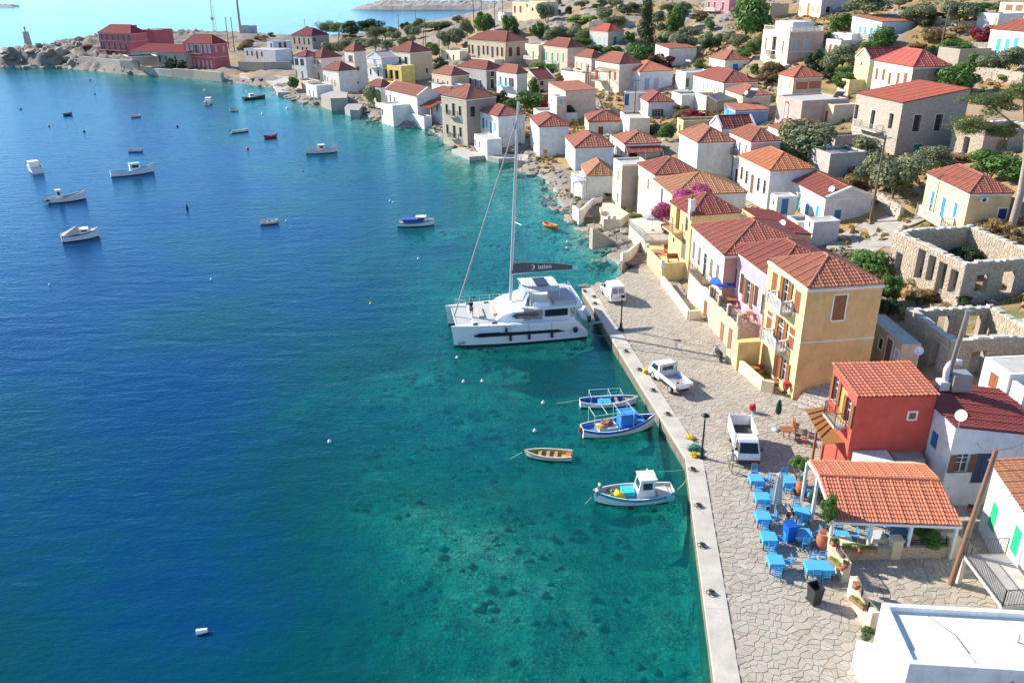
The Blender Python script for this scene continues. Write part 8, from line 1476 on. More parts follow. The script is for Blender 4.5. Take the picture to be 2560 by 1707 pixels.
 # bollard heaps, cleats, nets, cone shaped things
 for t, X, Y, s_, c_, lab in (('M', 748, 312, .42, (.75, .58, .05), 'yellow net heap lying on the quay above the pickup'), ('M', 1108, 868, .3, (.8, .6, .03), 'small yellow net ball near the quay edge by the street lamp'), ('M', 1148, 965, .5, (.03, .2, .13), 'dark green net heap at the foot of the street lamp'), ('M', 1145, 1020, .36, (.8, .62, .08), 'yellow and white net bag just below the green net heap')):
  p = at(t, X, Y, QZ + .04); r = thing('fishing_net', lab, 'net', p); heap(r, (0, 0, .08), (s_, s_ * .75, s_ * .5), c_, 'net_heap', int(X))
 rk = paint((.06, .055, .05), .7, name='old_rope')
 for i, (t, X, Y) in enumerate((('M', 560, 135), ('M', 675, 292), ('M', 792, 468), ('M', 915, 670), ('M', 1128, 1142), ('M', 1180, 1450), ('O', 145, 1010), ('O', 240, 1500), ('J', 400, 1050), ('J', 285, 985), ('J', 410, 1130))):
  p = at(t, X, Y, QZ + .03); r = thing('mooring_cleat', 'rusty mooring cleat with coiled dark rope, number %s from the far corner of the quay' % ['four', 'five', 'six', 'seven', 'eight', 'nine', 'ten', 'eleven', 'two', 'one', 'three'][i], 'cleat', p); m_ = MB(); m_.cyl((0, 0, 0), (0, 0, .2), .07, .06, 8); m_.cyl((-.16, 0, .2), (.16, 0, .2), .045, n=6); m_.obj('cleat_body', rk, r); m_ = MB(); k = 20; m_.tube([(.2 * math.cos(j * .9) + .12 * math.sin(j * .4), .2 * math.sin(j * .9), .03 + .008 * j) for j in range(k)], .022, 4); m_.obj('rope_coil', rk, r)
 for i, (t, a, b_, lab) in enumerate((('M', (815, 735), (915, 670), 'rope from the royal blue boat to the quay'), ('M', (160, 545), (-60, 580), 'thin anchor rope running left from the open boat'), ('M', (665, 555), (792, 470), 'rope from the open boat bow to the quay'), ('M', (960, 1330), (1128, 1145), 'rope from the turquoise boat to the quay'), ('M', (270, 1370), (205, 1440), 'anchor rope under the bow of the turquoise boat'), ('S', (1306, 1130), (1270, 1150), 'short rope trailing from the yellow ochre dinghy'), ('M', (850, 1155), (1080, 1140), 'slack line crossing the water beside the wheelhouse boat'))):
  p, q = at(t, *a, .55), at(t, *b_, 1.25 if 'to the quay' in lab else -.1); m_ = MB(); m_.tube([p.lerp(q, k / 6) - p - Vector((0, 0, .3 * math.sin(math.pi * k / 6) * ('to the quay' in lab))) for k in range(7)], .018, 4); tag(m_.obj('mooring_rope', paint((.5, .47, .4), .9, name='rope'), None, p), lab, 'rope')
 # bag, flowers, figure stand
 r = thing('shopping_bags', 'red and light blue bundle standing alone on the paving', 'bundle', at('N', 75, 575, QZ)); m_ = MB(); m_.blob((-.05, .05, .45), (.28, .25, .3), 2, .2); m_.obj('red_bundle', paint((.6, .01, .04), .7), r); m_ = MB(); m_.blob((.05, -.05, .15), (.2, .18, .16), 2, .2); m_.obj('blue_bag', paint((.1, .5, .65), .6), r)
 r = thing('flower_pot', 'pot of red flowers on the end of the yellow forecourt wall', 'flower pot', at('K', 910, 1375, QZ + .9)); m_ = MB(); m_.lathe([(0, -.3), (.16, -.3), (.22, .0), (.0, .0)], n=10); m_.obj('pot', paint((.3, .1, .06), .8), r); m_ = MB(); m_.blob((0, 0, .15), (.28, .25, .2), 2, .5); m_.obj('flowers', paint((.6, .01, .03), .7), r)
def lamp_post(label, t, x0, y0, y1t, z=QZ):
 p = at(t, x0, y0, z); h = 1.
 tgt = px(t, *y1t)[1]
 while proj((p.x, p.y, z + h))[1] > tgt and h < 9: h += .05
 r = thing('street_lamp', label, 'street lamp', p); k = paint((.015, .016, .02), .45, .3, name='black_iron'); m_ = MB(); m_.lathe([(.3, 0), (.3, .12), (.16, .18), (.12, .7), (.07, .8), (.055, h - .35), (.09, h - .32), (.05, h - .28)], n=10); m_.obj('post', k, r)
 m_ = MB(); m_.lathe([(.05, h - .3), (.14, h - .26), (.2, h - .02), (.0, h - .0)], n=10); m_.obj('lantern', paint((.65, .64, .6), .3, name='frosted_glass'), r); m_ = MB(); m_.lathe([(.0, h + .16), (.1, h + .14), (.28, h + .02), (.3, h - .03), (0, h - .03)], n=14); m_.obj('lamp_shade', k, r)
def pole(label, t0, x0, y0, t1, x1, y1, rad=.13, col=(.16, .11, .08), arms=1, conc=False, z=None):
 b = onland(t0, x0, y0) if z is None else at(t0, x0, y0, z); X1, Y1 = px(t1, x1, y1); h = 1.
 while proj((b.x, b.y, b.z + h))[1] > Y1 and h < 34: h += .1
 if proj((b.x, b.y, b.z + h))[1] > 0 or True:
  tp = Vector(gp(X1, Y1, b.z + h)) if b.z + h < CAM_H - 1 else Vector((b.x, b.y, b.z + h))
  if (Vector((tp.x, tp.y)) - Vector((b.x, b.y))).length > h * .3: tp = Vector((b.x, b.y, b.z + h))
 r = thing('utility_pole', label, 'utility pole', b); q = tp - b; m_ = MB(); m_.cyl((0, 0, -.8), q, rad, rad * .7, 9); m_.obj('pole_shaft', concrete((.4, .39, .37)) if conc else wood(col), r)
 if arms:
  m_ = MB(); m_.bar(q - Vector((.7, 0, .35)), q - Vector((-.7, 0, .35)), .09, .09); m_.obj('cross_arm', wood(col), r)
  for x in (-.6, 0, .6): i_ = MB(); i_.lathe([(.03, 0), (.06, .03), (.03, .08), (.06, .12), (.0, .15)], (q.x + x, q.y, q.z - .3), 6); i_.obj('insulator', paint((.5, .48, .45), .3), r)
 POLES[label] = tp; return tp
POLES = {}
def wire(a, b, sag=.6, label=None, k=8, r=.018):
 m_ = MB(); m_.tube([a.lerp(b, j / k) - a - Vector((0, 0, 4 * sag * (j / k) * (1 - j / k))) for j in range(k + 1)], r, 3); tag(m_.obj('overhead_wire', paint((.06, .06, .06), .6, name='cable'), None, a), label, 'wire')
def build_poles():
 lamp_post('black street lamp beside the white van on the quay', 'J', 715, 1435, (740, 1045)); lamp_post('black street lamp beside the green net heap', 'M', 1205, 1035, (1243, 680))
 q = lambda *a, **k: pole(*a, **k)
 A = q('thick brown utility pole in the lane behind the white gabled house', 'G', 1855, 935, 'E', 728, 745, .17); B = q('near brown utility pole leaning beside the green shuttered house', 'P', 1325, 735, 'N', 2118, 885, .17, (.25, .14, .09), 0, z=QZ)
 Cc = q('slim pole between the blue house and the crimson vine', 'D', 305, 455, 'D', 318, 60, .12); D = q('tall pole in front of the white house with green shutters', 'C', 985, 770, 'C', 1018, 95, .13); E = q('dark pole on the brown slope right of the stone and cream house', 'e', 1355, 630, 'e', 1490, 60, .2)
 F = q('twin pole with crossarm beside the stone pergola base, left one', 'c', 1318, 895, 'c', 1362, 590, .16, arms=0); q('twin pole beside the stone pergola base, right one', 'c', 1358, 935, 'c', 1366, 600, .14); H_ = q('pole before the long stone house', 'c', 600, 620, 'c', 606, 400, .14, arms=0)
 for i, a in enumerate((('b', 1462, 370, 'b', 1452, 133), ('b', 1617, 290, 'b', 1611, 98), ('b', 1680, 450, 'b', 1692, 170), ('b', 1708, 450, 'b', 1698, 180), ('b', 1832, 530, 'b', 1823, 222), ('b', 2155, 300, 'b', 2140, 5), ('b', 2222, 150, 'b', 2216, 5), ('c', 315, 300, 'c', 300, 5), ('c', 505, 310, 'c', 500, 5), ('c', 578, 290, 'c', 575, 5), ('c', 990, 210, 'c', 1000, 5), ('d', 375, 150, 'd', 385, 5), ('b', 600, 275, 'b', 594, 180), ('b', 905, 500, 'b', 905, 300), ('b', 1310, 470, 'b', 1310, 340), ('c', 2130, 110, 'c', 2135, 2), ('d', 2345, 960, 'd', 2350, 800))):
  n = near_names(*onland(*a[:3])[:2]); q('thin wooden pole number %s from the left beyond the %s' % (['nine', 'ten', 'eleven', 'twelve', 'thirteen', 'fourteen', 'fifteen', 'sixteen', 'seventeen', 'eighteen', 'nineteen', 'twenty', 'six', 'seven', 'eight', 'twenty-one', 'twenty-two'][i], n[0]), *a, rad=.16)
 for x, nn in ((2105, 'left leg'), (2155, 'right leg')): q('wooden H frame pole on the peninsula, %s' % nn, 'a', x, 470, 'a', x - 36, 160, .2)
 q('tall tapering concrete mast with a round drum antenna on the peninsula', 'a', 2212, 312, 'a', 2168, -60, .75, conc=True, arms=0)
 b = onland('a', 1975, 285); r = thing('lattice_mast', 'red and white steel lattice mast on the peninsula ridge', 'mast', b); h = 26; m_ = MB()
 for k in range(3):
  a = k * 2.094; m_.cyl((1.2 * math.cos(a), 1.2 * math.sin(a), 0), (.3 * math.cos(a), .3 * math.sin(a), h), .09, n=4)
  for j in range(13): f, g = j / 13, (j + 1) / 13; a2 = a + 2.094; w0, w1 = 1.2 - .9 * f, 1.2 - .9 * g; m_.cyl((w0 * math.cos(a), w0 * math.sin(a), h * f), (w1 * math.cos(a2), w1 * math.sin(a2), h * g), .06, n=4)
 m_.obj('lattice', paint((.62, .6, .6), .5, .2, name='galvanised'), r); m_ = MB(); m_.cyl((-.5, 0, 7), (-.5, -.5, 7), 1.0, n=14); m_.obj('drum_antenna', paint((.7, .7, .7), .4), r)
 b = onland('a', 258, 400); r = thing('beacon', 'small stone beacon tower with a dark lamp on the headland tip', 'beacon', b); m_ = MB(); m_.cyl((0, 0, -1.5), (0, 0, 9.5), 3.1, 2.4, 8); m_.obj('tower', stonem((.56, .5, .42), 1.2), r); m_ = MB(); m_.cyl((0, 0, 9.5), (0, 0, 12.2), .5, n=6); m_.blob((0, 0, 12.6), (.9, .9, .7), 2, 0); m_.obj('lamp', paint((.06, .12, .1), .5), r); r.scale = (.55, .55, .55)
 for i, (X, Y) in enumerate(((2245, 310), (2320, 312))): b = onland('a', X, Y); r = thing('equipment_cabin', 'grey equipment cabin beside the concrete mast, %s one' % ('left', 'right')[i], 'cabin', b, .6); m_ = MB(); m_.box(-2.4, 2.4, -1.6, 1.6, -1, 4.2); m_.obj('walls', paint((.5, .51, .52), .7), r); m_ = MB(); m_.box(-2.5, 2.5, -1.7, 1.7, 4.2, 4.4); m_.obj('roof', paint((.35, .36, .37), .7), r); m_ = MB(); m_.box(-.5, .5, -1.64, -1.58, -.2, 2.1); m_.obj('door', paint((.3, .32, .34), .6), r)
 wire(A, Cc, 1.2, 'thin cable from the lane pole toward the slim pole by the blue house'); wire(A, Vector((62, 70, 9)), .8, 'thin cable from the lane pole running right over the ruin'); wire(B, at('N', 2400, 800, QZ + 9), .2, 'black cable at the top of the near leaning pole'); wire(B, at('N', 1960, 830, QZ + 4.4), .3, 'cable from the leaning pole to the blue door wall'); wire(Cc, D, 1.0, 'cable between the slim pole and the tall green shutter pole'); wire(D, F, 1.2, 'cable between the tall pole and the twin pole'); wire(F, H_, 1.5, 'long cable from the twin pole to the stone house pole')
 r = thing('road_sign', 'round blue and red no parking sign on the white block', 'road sign', at('P', 995, 1535, QZ + 2.2)); m_ = MB(); m_.cyl((0, 0, 0), (0, -.02, 0), .3, n=20); m_.obj('red_ring', paint((.5, .02, .02), .5), r); m_ = MB(); m_.cyl((0, -.022, 0), (0, -.03, 0), .23, n=20); m_.obj('blue_disc', paint((.02, .06, .3), .5), r); m_ = MB(); m_.bar((-.17, -.035, .17), (.17, -.035, -.17), .012, .06); m_.obj('red_bar', paint((.5, .02, .02), .5), r)
 # green shuttered house and its raised terrace at the right edge
 x = fit('S', (2650, 1395), (2488, 1158), 7, -4.4); root = thing('house', 'white house with bright green shutters and an orange roof at the right edge', 'house', (x[0], x[1], QZ), R(x[4])); W, D, h = 7, x[6], 4.4 + x[2] - QZ; O = np.array((x[0], x[1], QZ)); ex = np.array([math.cos(R(x[4])), math.sin(R(x[4])), 0]); ey = np.array([-math.sin(R(x[4])), math.cos(R(x[4])), 0]); holes = []
 for X, Y in ((1690, 170), (1880, 375)):
  d = ray(*px('P', X, Y)); k = ((O - EYE) @ ex) / (d @ ex); p = EYE + d * k - O; s, zc = p @ ey, p[2]; holes.append((s - .42, s + .42, zc - .8, zc + .8, .16)); o = put_opening(root, 'shut', .84, 1.6, (.02, .5, .22), None, (0, s, zc - .8), -math.pi / 2)
 mb = MB(); wall_face(mb, lambda s, z, i: (i, s, z), 0, D, -1, h, holes); mb.quad((0, 0, -1), (W, 0, -1), (W, 0, h), (0, 0, h)); mb.quad((0, D, -1), (W, D, -1), (W, D, h), (0, D, h)); mb.quad((W, 0, -1), (W, D, -1), (W, D, h), (W, 0, h)); mb.obj('wall', plaster((.84, .83, .81)), root); make_roof(root, 'sx', W, D, h, 1.3, T_OR, .25, plaster(WHITE))
 HOUSES['green'] = dict(root=root, x=x[0], y=x[1], z=QZ, h=h, rot=x[4], W=W, D=D)
 z = QZ + 2.1; r, P = slab_px('raised concrete balcony terrace with a dark railing beside the green shutters', 'P', [(1440, 488), (1765, 925), (1950, 915), (2300, 1100), (1810, 500), (1790, 480)], z, .22, concrete((.5, .47, .42)), 'balcony_terrace', 'terrace'); iron(r, [P[5], P[0]], 1., .13, (.1, .1, .1)); iron(r, [P[0], P[1], P[2]], 1., .13, (.1, .1, .1)); m_ = MB()
 for p in (P[0], P[1]): m_.box(p.x + .15, p.x + .35, p.y + .1, p.y + .3, -2.1, 0)
 m_.obj('support_post', plaster(WHITE), r); m_ = MB(); d = P[2] - P[1]; m_.box(P[1].x + .9, P[1].x + 3.2, P[1].y + .35, P[1].y + .4, -1.9, -.02); m_.obj('green_gate', paint((.05, .4, .3), .6), r)
def build_box_details():
 H_ = HOUSES['boxw']; h, W, D, r = H_['h'], H_['W'], H_['D'], H_['root']; m_ = MB(); m_.box(.24, W - .5, .24, 1., h + .03, h + .12); m_.obj('roof_step', plaster((.84, .83, .8), .8), r); m_ = MB(); m_.cyl((5.4, 2., h), (5.4, 2., h + .5), .05, n=8); m_.obj('vent_pipe', paint((.5, .5, .5), .6), r); m_ = MB(); m_.bar((4.4, -.06, h - .3), (3.7, -.12, -.5), .05, .05); m_.obj('drain_pipe', wood((.2, .16, .12)), r)
 for x in (2., 7.): m_ = MB(); m_.tube([(x, D - .4, h + .05), (x + .8, 2.2, h + .05), (x + 1., .3, h + .14)], .015, 4); m_.obj('cable', paint((.1, .1, .1), .6), r)
# ------------------------------------------------------------------ vehicles
def vehicle(label, t, rear, front, Wd, name, build, cat, ln):
 p, q = at(t, *rear, QZ + .03), at(t, *front, QZ + .03); d = q - p; r = thing(name, label, cat, p + d.normalized() * ln / 2, math.atan2(d.y, d.x)); print(name, d.length); build(r, ln, Wd); return r
def body_prism(mb, prof, w0, w1, zmid):      # side profile (x, z) swept across the width, narrowing above zmid
 n = len(prof); f = lambda z: w0 if z <= zmid else w0 - (w0 - w1) * (z - zmid) / .8; V = [(x, -f(z) / 2, z) for x, z in prof] + [(x, f(z) / 2, z) for x, z in prof]; mb.add(V, [tuple(range(n - 1, -1, -1)), tuple(range(n, 2 * n))] + [(i, (i + 1) % n, (i + 1) % n + n, i + n) for i in range(n)])
def wheels(r, xs, wd, rad=.31):
 for x in xs:
  for s in (-1, 1):
   m_ = MB(); m_.cyl((x, s * (wd / 2 - .18), rad), (x, s * (wd / 2 + .01), rad), rad, n=14); w_ = m_.obj('wheel', paint((.02, .02, .02), .8, name='rubber'), r); m_ = MB(); m_.cyl((x, s * (wd / 2 + .011), rad), (x, s * (wd / 2 + .025), rad), rad * .6, n=10); m_.obj('rim', paint((.5, .5, .5), .4, .5, name='steel'), w_)
def quadp(r, name, pts, mat, th=.02):
 m_ = MB(); v = [Vector(p) for p in pts]; n = (v[1] - v[0]).cross(v[2] - v[0]).normalized() * th; m_.add([p - n for p in v] + [p + n for p in v], [(0, 1, 2, 3), (7, 6, 5, 4), (0, 4, 5, 1), (1, 5, 6, 2), (2, 6, 7, 3), (3, 7, 4, 0)]); return m_.obj(name, mat, r)
def build_vehicles():
 wh = paint((.78, .79, .79), .3, name='car_paint', coat=.5, wear=.05); gl = glass((.02, .025, .03)); bk = paint((.03, .03, .032), .6, name='bumper'); rd = paint((.5, .02, .02), .3, name='lamp_lens'); cl = paint((.7, .7, .68), .15, name='headlamp_lens')
 def van(r, L_, w_):
  x0, x1 = -L_ / 2, L_ / 2; m_ = MB(); body_prism(m_, [(x0, .3), (x1 - .05, .3), (x1, .75), (x1 - .85, .98), (x1 - 1.35, 1.5), (x1 - 1.6, 1.58), (x1 - 1.75, 1.8), (x0 + .15, 1.83), (x0, 1.0)], w_, w_ * .84, .95); m_.obj('body', wh, r); wheels(r, (x0 + .65, x1 - .7), w_)
  for s in (-1, 1): quadp(r, 'rear_window', [(x0 - .0, s * .05, 1.08), (x0 - .0, s * .62, 1.08), (x0 + .1, s * .56, 1.62), (x0 + .1, s * .05, 1.62)], paint((.28, .29, .3), .2, name='tinted')); quadp(r, 'side_window', [(x1 - 1.75, s * (w_ / 2 - .01), 1.0), (x1 - 1.0, s * (w_ / 2 - .01), 1.0), (x1 - 1.35, s * (w_ / 2 - .075), 1.42), (x1 - 1.75, s * (w_ / 2 - .075), 1.42)], gl); quadp(r, 'tail_light', [(x0 - .01, s * .66, .75), (x0 - .01, s * .74, .75), (x0 - .01, s * .74, 1.05), (x0 - .01, s * .66, 1.05)], rd); quadp(r, 'headlight', [(x1 - .02, s * .45, .62), (x1 - .02, s * .7, .62), (x1 - .14, s * .7, .8), (x1 - .14, s * .45, .8)], cl); quadp(r, 'mirror', [(x1 - 1.0, s * (w_ / 2 + .02), 1.0), (x1 - 1.0, s * (w_ / 2 + .2), 1.0), (x1 - 1.0, s * (w_ / 2 + .2), 1.15), (x1 - 1.0, s * (w_ / 2 + .02), 1.15)], bk)
  quadp(r, 'windscreen', [(x1 - .9, -.62, 1.0), (x1 - .9, .62, 1.0), (x1 - 1.33, .56, 1.48), (x1 - 1.33, -.56, 1.48)], gl); m_ = MB(); m_.box(x0 - .08, x0 + .1, -w_ / 2, w_ / 2, .3, .5); m_.obj('bumper', wh, r); quadp(r, 'number_plate', [(x0 - .09, -.25, .52), (x0 - .09, .25, .52), (x0 - .09, .25, .64), (x0 - .09, -.25, .64)], paint((.7, .7, .66), .5))
 vehicle('white panel van parked near the far corner of the quay', 'J', (680, 1125), (580, 1000), 1.6, 'white_van', van, 'van', 3.9)
 def pickup(r, L_, w_):
  x0, x1 = -L_ / 2, L_ / 2; c = x1 - 1.75; m_ = MB(); body_prism(m_, [(c, .35), (x1 - .02, .35), (x1, .75), (x1 - .2, .95), (x1 - .6, 1.5), (x1 - .8, 1.62), (c + .05, 1.62), (c, 1.0)], w_, w_ * .86, .95); m_.obj('cab', wh, r); m_ = MB(); m_.box(x0 + .1, c, -.35, .35, .35, .5); m_.obj('chassis', bk, r)
  m_ = MB(); m_.box(x0 + .02, c - .06, -w_ / 2, w_ / 2, .62, .68); m_.obj('bed_floor', paint((.4, .42, .44), .5, .3, name='worn_metal'), r)
  for nm, b_ in (('side_board', (x0, c - .06, -w_ / 2, -w_ / 2 + .05)), ('side_board', (x0, c - .06, w_ / 2 - .05, w_ / 2)), ('tailgate', (x0 - .05, x0, -w_ / 2, w_ / 2)), ('front_board', (c - .1, c - .06, -w_ / 2 + .05, w_ / 2 - .05))): m_ = MB(); m_.box(*b_, .62, 1.02); m_.obj(nm, wh, r)
  wheels(r, (x0 + .8, x1 - .75), w_, .32); quadp(r, 'rear_window', [(c - .0, -.5, 1.12), (c - .0, .5, 1.12), (c + .03, .48, 1.45), (c + .03, -.48, 1.45)], gl); quadp(r, 'windscreen', [(x1 - .22, -.64, 1.), (x1 - .22, .64, 1.), (x1 - .58, .58, 1.46), (x1 - .58, -.58, 1.46)], gl)
  for s in (-1, 1): quadp(r, 'side_window', [(c + .3, s * (w_ / 2 - .01), 1.), (x1 - .4, s * (w_ / 2 - .01), 1.), (x1 - .72, s * (w_ / 2 - .08), 1.46), (c + .3, s * (w_ / 2 - .08), 1.46)], gl); quadp(r, 'tail_light', [(x0 - .06, s * .5, .66), (x0 - .06, s * .75, .66), (x0 - .06, s * .75, .76), (x0 - .06, s * .5, .76)], rd); m_ = MB(); m_.bar((c - .08, s * (w_ / 2 - .05), 1.0), (c - .08, s * (w_ / 2 - .05), 1.68), .04, .04); m_.obj('rack_post', bk, r)
  m_ = MB(); m_.bar((c - .08, -w_ / 2, 1.68), (c - .08, w_ / 2, 1.68), .04, .04); m_.obj('rack_bar', bk, r); m_ = MB(); m_.lathe([(.18, .0), (.3, .0), (.3, .12), (.18, .12), (.18, 0)], (x0 + .7, .1, .69), 12); m_.obj('rope_coil', paint((.45, .3, .2), .9, name='rope'), r)
 vehicle('white pickup truck with an empty metal bed parked on the quay', 'M', (1050, 505), (930, 405), 1.62, 'white_pickup', pickup, 'pickup truck', 4.3)
 def truck(r, L_, w_):
  x0, x1 = -L_ / 2, L_ / 2; c = x1 - 1.35; m_ = MB(); body_prism(m_, [(c, .3), (x1 - .03, .3), (x1, .55), (x1 - .05, .95), (x1 - .5, 1.62), (x1 - .65, 1.75), (c + .04, 1.78), (c, 1.0)], w_, w_ * .86, .95); m_.obj('cab', wh, r); wheels(r, (x0 + .75, x1 - .55), w_, .28); m_ = MB(); m_.box(x0 + .1, c, -.35, .35, .35, .55); m_.obj('chassis', bk, r)
  z0, z1 = .65, 1.75; m_ = MB(); m_.box(x0, c - .05, -w_ / 2 - .03, w_ / 2 + .03, z0, z0 + .06); m_.obj('bed_floor', bk, r)
  for nm, b_ in (('side_board', (x0, c - .05, -w_ / 2 - .05, -w_ / 2)), ('side_board', (x0, c - .05, w_ / 2, w_ / 2 + .05)), ('tailgate', (x0 - .05, x0, -w_ / 2 - .05, w_ / 2 + .05)), ('front_board', (c - .1, c - .05, -w_ / 2, w_ / 2))): m_ = MB(); m_.box(*b_, z0, z1); m_.obj(nm, wh, r)
  m_ = MB(); m_.box(x0 + .03, c - .12, -w_ / 2 + .01, w_ / 2 - .01, z0 + .06, z0 + .3); m_.obj('load', paint((.06, .045, .04), .9), r)
  quadp(r, 'windscreen', [(x1 - .08, -.64, .99), (x1 - .08, .64, .99), (x1 - .48, .57, 1.58), (x1 - .48, -.57, 1.58)], gl); m_ = MB(); m_.box(x1 - .06, x1 + .06, -w_ / 2, w_ / 2, .25, .5); m_.obj('bumper', bk, r); quadp(r, 'number_plate', [(x1 + .07, .2, .28), (x1 + .07, .62, .28), (x1 + .07, .62, .42), (x1 + .07, .2, .42)], paint((.6, .1, .04), .5))
  for s in (-1, 1): quadp(r, 'headlight', [(x1 + .0, s * .4, .55), (x1 + .0, s * .7, .55), (x1 - .01, s * .7, .7), (x1 - .01, s * .4, .7)], cl); quadp(r, 'side_window', [(c + .25, s * (w_ / 2 - .01), 1.), (x1 - .2, s * (w_ / 2 - .01), 1.), (x1 - .52, s * (w_ / 2 - .09), 1.56), (c + .25, s * (w_ / 2 - .09), 1.56)], gl); quadp(r, 'mirror', [(x1 - .25, s * (w_ / 2 + .03), 1.1), (x1 - .25, s * (w_ / 2 + .2), 1.1), (x1 - .25, s * (w_ / 2 + .2), 1.35), (x1 - .25, s * (w_ / 2 + .03), 1.35)], bk)
 vehicle('small white tipper truck facing the camera with a high sided bed', 'M', (1515, 850), (1590, 1080), 1.5, 'small_truck', truck, 'truck', 4.1)
 # moped
 p = at('K', 320, 1150, QZ + .02); r = thing('moped', 'dark moped parked beside the low wall of the yellow house', 'moped', p, R(100)); bk2 = paint((.03, .035, .04), .4)
 for x in (-.6, .6):
  m_ = MB(); m_.cyl((x, -.05, .28), (x, .05, .28), .28, n=14); m_.obj('wheel', paint((.02, .02, .02), .8, name='rubber'), r)
 m_ = MB(); m_.box(-.7, .15, -.13, .13, .45, .75); m_.obj('body', bk2, r); m_ = MB(); m_.box(-.65, .1, -.14, .14, .76, .86); m_.obj('seat', paint((.02, .02, .02), .7), r); m_ = MB(); m_.bar((.15, 0, .35), (.6, 0, .3), .28, .06); m_.bar((.6, 0, .3), (.42, 0, 1.05), .1, .1); m_.box(.38, .5, -.2, .2, .5, .95); m_.obj('leg_shield', paint((.5, .52, .54), .3), r); m_ = MB(); m_.cyl((.42, -.33, 1.08), (.42, .33, 1.08), .025, n=5); m_.obj('handlebar', bk2, r)
# ------------------------------------------------------------------ people
def person(label, loc, rz, joints, shirt, trousers, skin=(.5, .28, .18), hair=(.04, .025, .02), sleeves=True, shorts=True):
 """one skinned body; joints as name: (x, y, z)"""
 root = thing('person', label, 'person', loc, rz); J = joints
 order = ['pelvis', 'waist', 'chest', 'neck', 'head0', 'head1', 'shl', 'ell', 'wrl', 'hal', 'shr', 'elr', 'wrr', 'har', 'hil', 'knl', 'anl', 'tol', 'hir', 'knr', 'anr', 'tor']
 ed = [('pelvis', 'waist'), ('waist', 'chest'), ('chest', 'neck'), ('neck', 'head0'), ('head0', 'head1'), ('chest', 'shl'), ('shl', 'ell'), ('ell', 'wrl'), ('wrl', 'hal'), ('chest', 'shr'), ('shr', 'elr'), ('elr', 'wrr'), ('wrr', 'har'), ('pelvis', 'hil'), ('hil', 'knl'), ('knl', 'anl'), ('anl', 'tol'), ('pelvis', 'hir'), ('hir', 'knr'), ('knr', 'anr'), ('anr', 'tor')]
 rad = dict(pelvis=(.15, .12), waist=(.135, .11), chest=(.165, .12), neck=(.06, .06), head0=(.075, .085), head1=(.085, .095), sh=(.065, .065), el=(.042, .042), wr=(.03, .03), ha=(.035, .022), hi=(.095, .095), kn=(.06, .06), an=(.04, .04), to=(.04, .03))
 def skin_mesh(nodes_, edges_, mat, name, grow=0, name2=None):
  me = bpy.data.meshes.new(name); idx = {n: i for i, n in enumerate(nodes_)}; me.from_pydata([J[n] for n in nodes_], [(idx[a], idx[b]) for a, b in edges_], []); o = bpy.data.objects.new(name, me); C.objects.link(o); md = o.modifiers.new('s', 'SKIN')
  for n in nodes_: rr = rad.get(n) or rad[n[:2]]; o.data.skin_vertices[0].data[idx[n]].radius = (rr[0] + grow, rr[1] + grow)
  o.data.skin_vertices[0].data[0].use_root = True; o.modifiers.new('u', 'SUBSURF').levels = 1; dg = bpy.context.evaluated_depsgraph_get(); me2 = bpy.data.meshes.new_from_object(o.evaluated_get(dg)); bpy.data.objects.remove(o); me2.materials.clear(); me2.materials.append(mat); me2.polygons.foreach_set('use_smooth', [True] * len(me2.polygons)); return ob(name, me2, root)
 sk = paint(skin, .6, name='skin', wear=.02); skin_mesh(order, ed, sk, 'body')
 t_ = ['pelvis', 'waist', 'chest', 'shl', 'shr'] + (['ell', 'elr'] if sleeves else []); skin_mesh(t_, [e for e in ed if e[0] in t_ and e[1] in t_], paint(shirt, .9, name='cloth'), 'shirt', .018)
 b_ = ['pelvis', 'hil', 'hir', 'knl', 'knr'] + ([] if shorts else ['anl', 'anr']); skin_mesh(b_, [e for e in ed if e[0] in b_ and e[1] in b_], paint(trousers, .9, name='cloth'), 'shorts' if shorts else 'trousers', .022)
 h = Vector(J['head1']); m_ = MB(); m_.blob(h + Vector((0, .02, .035)), (.1, .112, .1), 2, .08); m_.obj('hair', paint(hair, .8, name='hair'), root)
 hb = [o for o in root.children if o.name.startswith('body')][0]; f = MB(); f.cyl(h + Vector((0, -.1, -.02)), h + Vector((0, -.13, -.035)), .018, .012, 5); f.cyl(h + Vector((-.1, 0, -.01)), h + Vector((-.115, 0, -.01)), .025, n=6); f.cyl(h + Vector((.1, 0, -.01)), h + Vector((.115, 0, -.01)), .025, n=6); f.obj('face_features', sk, hb)
 e = MB(); e.blob(h + Vector((-.035, -.098, .01)), (.012, .008, .01), 1, 0); e.blob(h + Vector((.035, -.098, .01)), (.012, .008, .01), 1, 0); e.obj('eyes', paint((.02, .02, .02), .3), hb)
 for s in 'lr':                            # hand: five fingers
  w_ = Vector(J['wr' + s]); a = Vector(J['ha' + s]); d = (a - w_).normalized(); side = d.cross(Vector((0, 1, 0))); side = side.normalized() if side.length > .1 else Vector((1, 0, 0)); f = MB()
  for k in range(4): o_ = a + side * (k - 1.5) * .018; f.cyl(o_, o_ + d * (.07 - abs(k - 1.3) * .008) + Vector((0, -.01, 0)), .009, .007, 5)
  f.cyl(w_.lerp(a, .4) + side * .03, w_.lerp(a, .9) + side * .065, .011, .008, 5); f.obj('fingers', sk, hb)
 return root
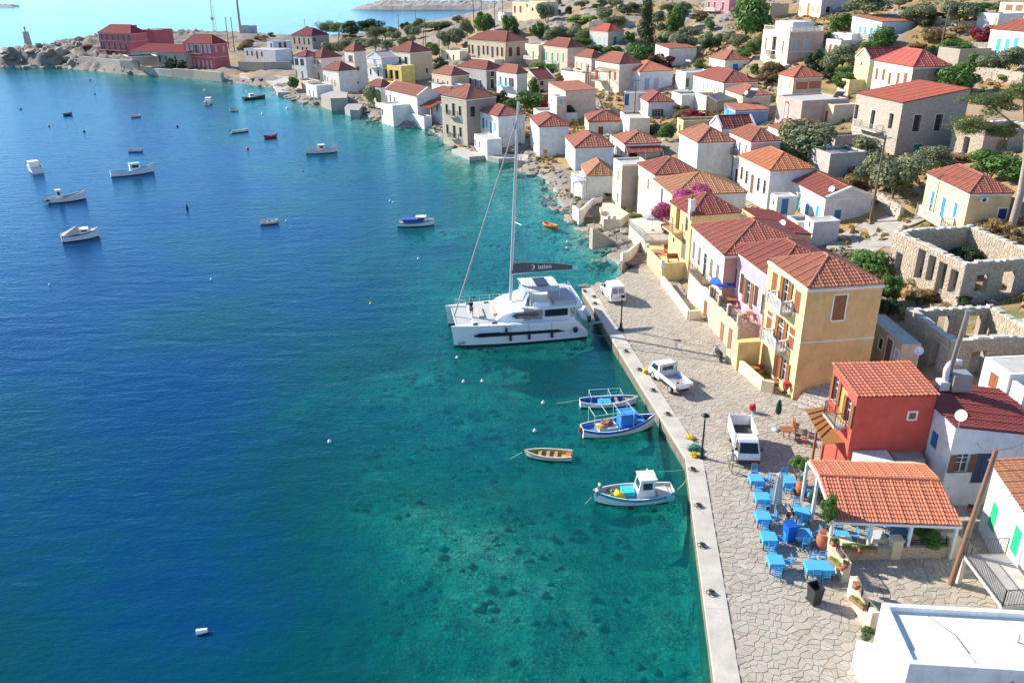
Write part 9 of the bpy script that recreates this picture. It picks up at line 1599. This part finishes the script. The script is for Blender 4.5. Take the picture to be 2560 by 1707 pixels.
def std(h=1.76, lean=0., step=.0, arms=((.28, -.05, .95), (-.28, -.05, .95)), ell=None):
 k = h / 1.76; J = dict(pelvis=(0, 0, .95), waist=(0, -.0 - lean * .3, 1.1), chest=(0, -lean * .7, 1.33), neck=(0, -lean * .95, 1.5), head0=(0, -lean * 1.05, 1.58), head1=(0, -lean * 1.15, 1.67), shl=(.19, -lean * .85, 1.42), shr=(-.19, -lean * .85, 1.42), hil=(.09, 0, .86), hir=(-.09, 0, .86), knl=(.1, -step * .5 - .02, .48), knr=(-.1, step * .4, .48), anl=(.1, -step, .07), anr=(-.1, step, .07), tol=(.11, -step - .15, .03), tor=(-.11, step - .15, .03))
 for s, g, a in (('l', 1, arms[0]), ('r', -1, arms[1])):
  sh = Vector(J['sh' + s]); ha = Vector(a); wr = sh.lerp(ha, .88); el = sh.lerp(ha, .46) + Vector((g * .05, .05, -.02)); J['el' + s] = tuple(el); J['wr' + s] = tuple(wr); J['ha' + s] = tuple(ha)
 return {n: tuple(c * k for c in p) for n, p in J.items()}
def build_people():
 person('man in a grey shirt and beige shorts walking past the small truck', at('M', 1450, 1160, QZ + .02), R(150), std(1.78, .02, .16, ((.42, -.05, 1.0), (-.4, .08, .98))), (.42, .43, .45), (.4, .34, .25), (.5, .3, .2), (.1, .07, .05))
 person('man in a black shirt bending over the bright blue bin', at('O', 1005, 835, QZ + .02), R(10), std(1.75, .32, .05, ((.15, -.5, .98), (-.2, -.42, .95))), (.02, .02, .02), (.55, .54, .52), (.45, .26, .17))
 mid, ang, M, F, s, X0, X1 = CAT; p = mid + M @ Vector((X1 - 2.2, s * .75, 0)); p.z = 2.12
 person('woman in a black top with arms raised on the catamaran foredeck', p, R(200), std(1.68, .02, .1, ((.2, -.28, 1.45), (-.22, -.26, 1.42))), (.015, .015, .02), (.02, .02, .02), (.5, .3, .22))
# MAIN
build_houses()
build_site()
build_ground()
build_water()
build_quay()
build_blocks()
build_plants()
build_big_pine()
build_rocks()
CAT = build_catamaran()
build_boats()
build_taverna()
build_poles()
build_vehicles()
build_box_details()
build_people()
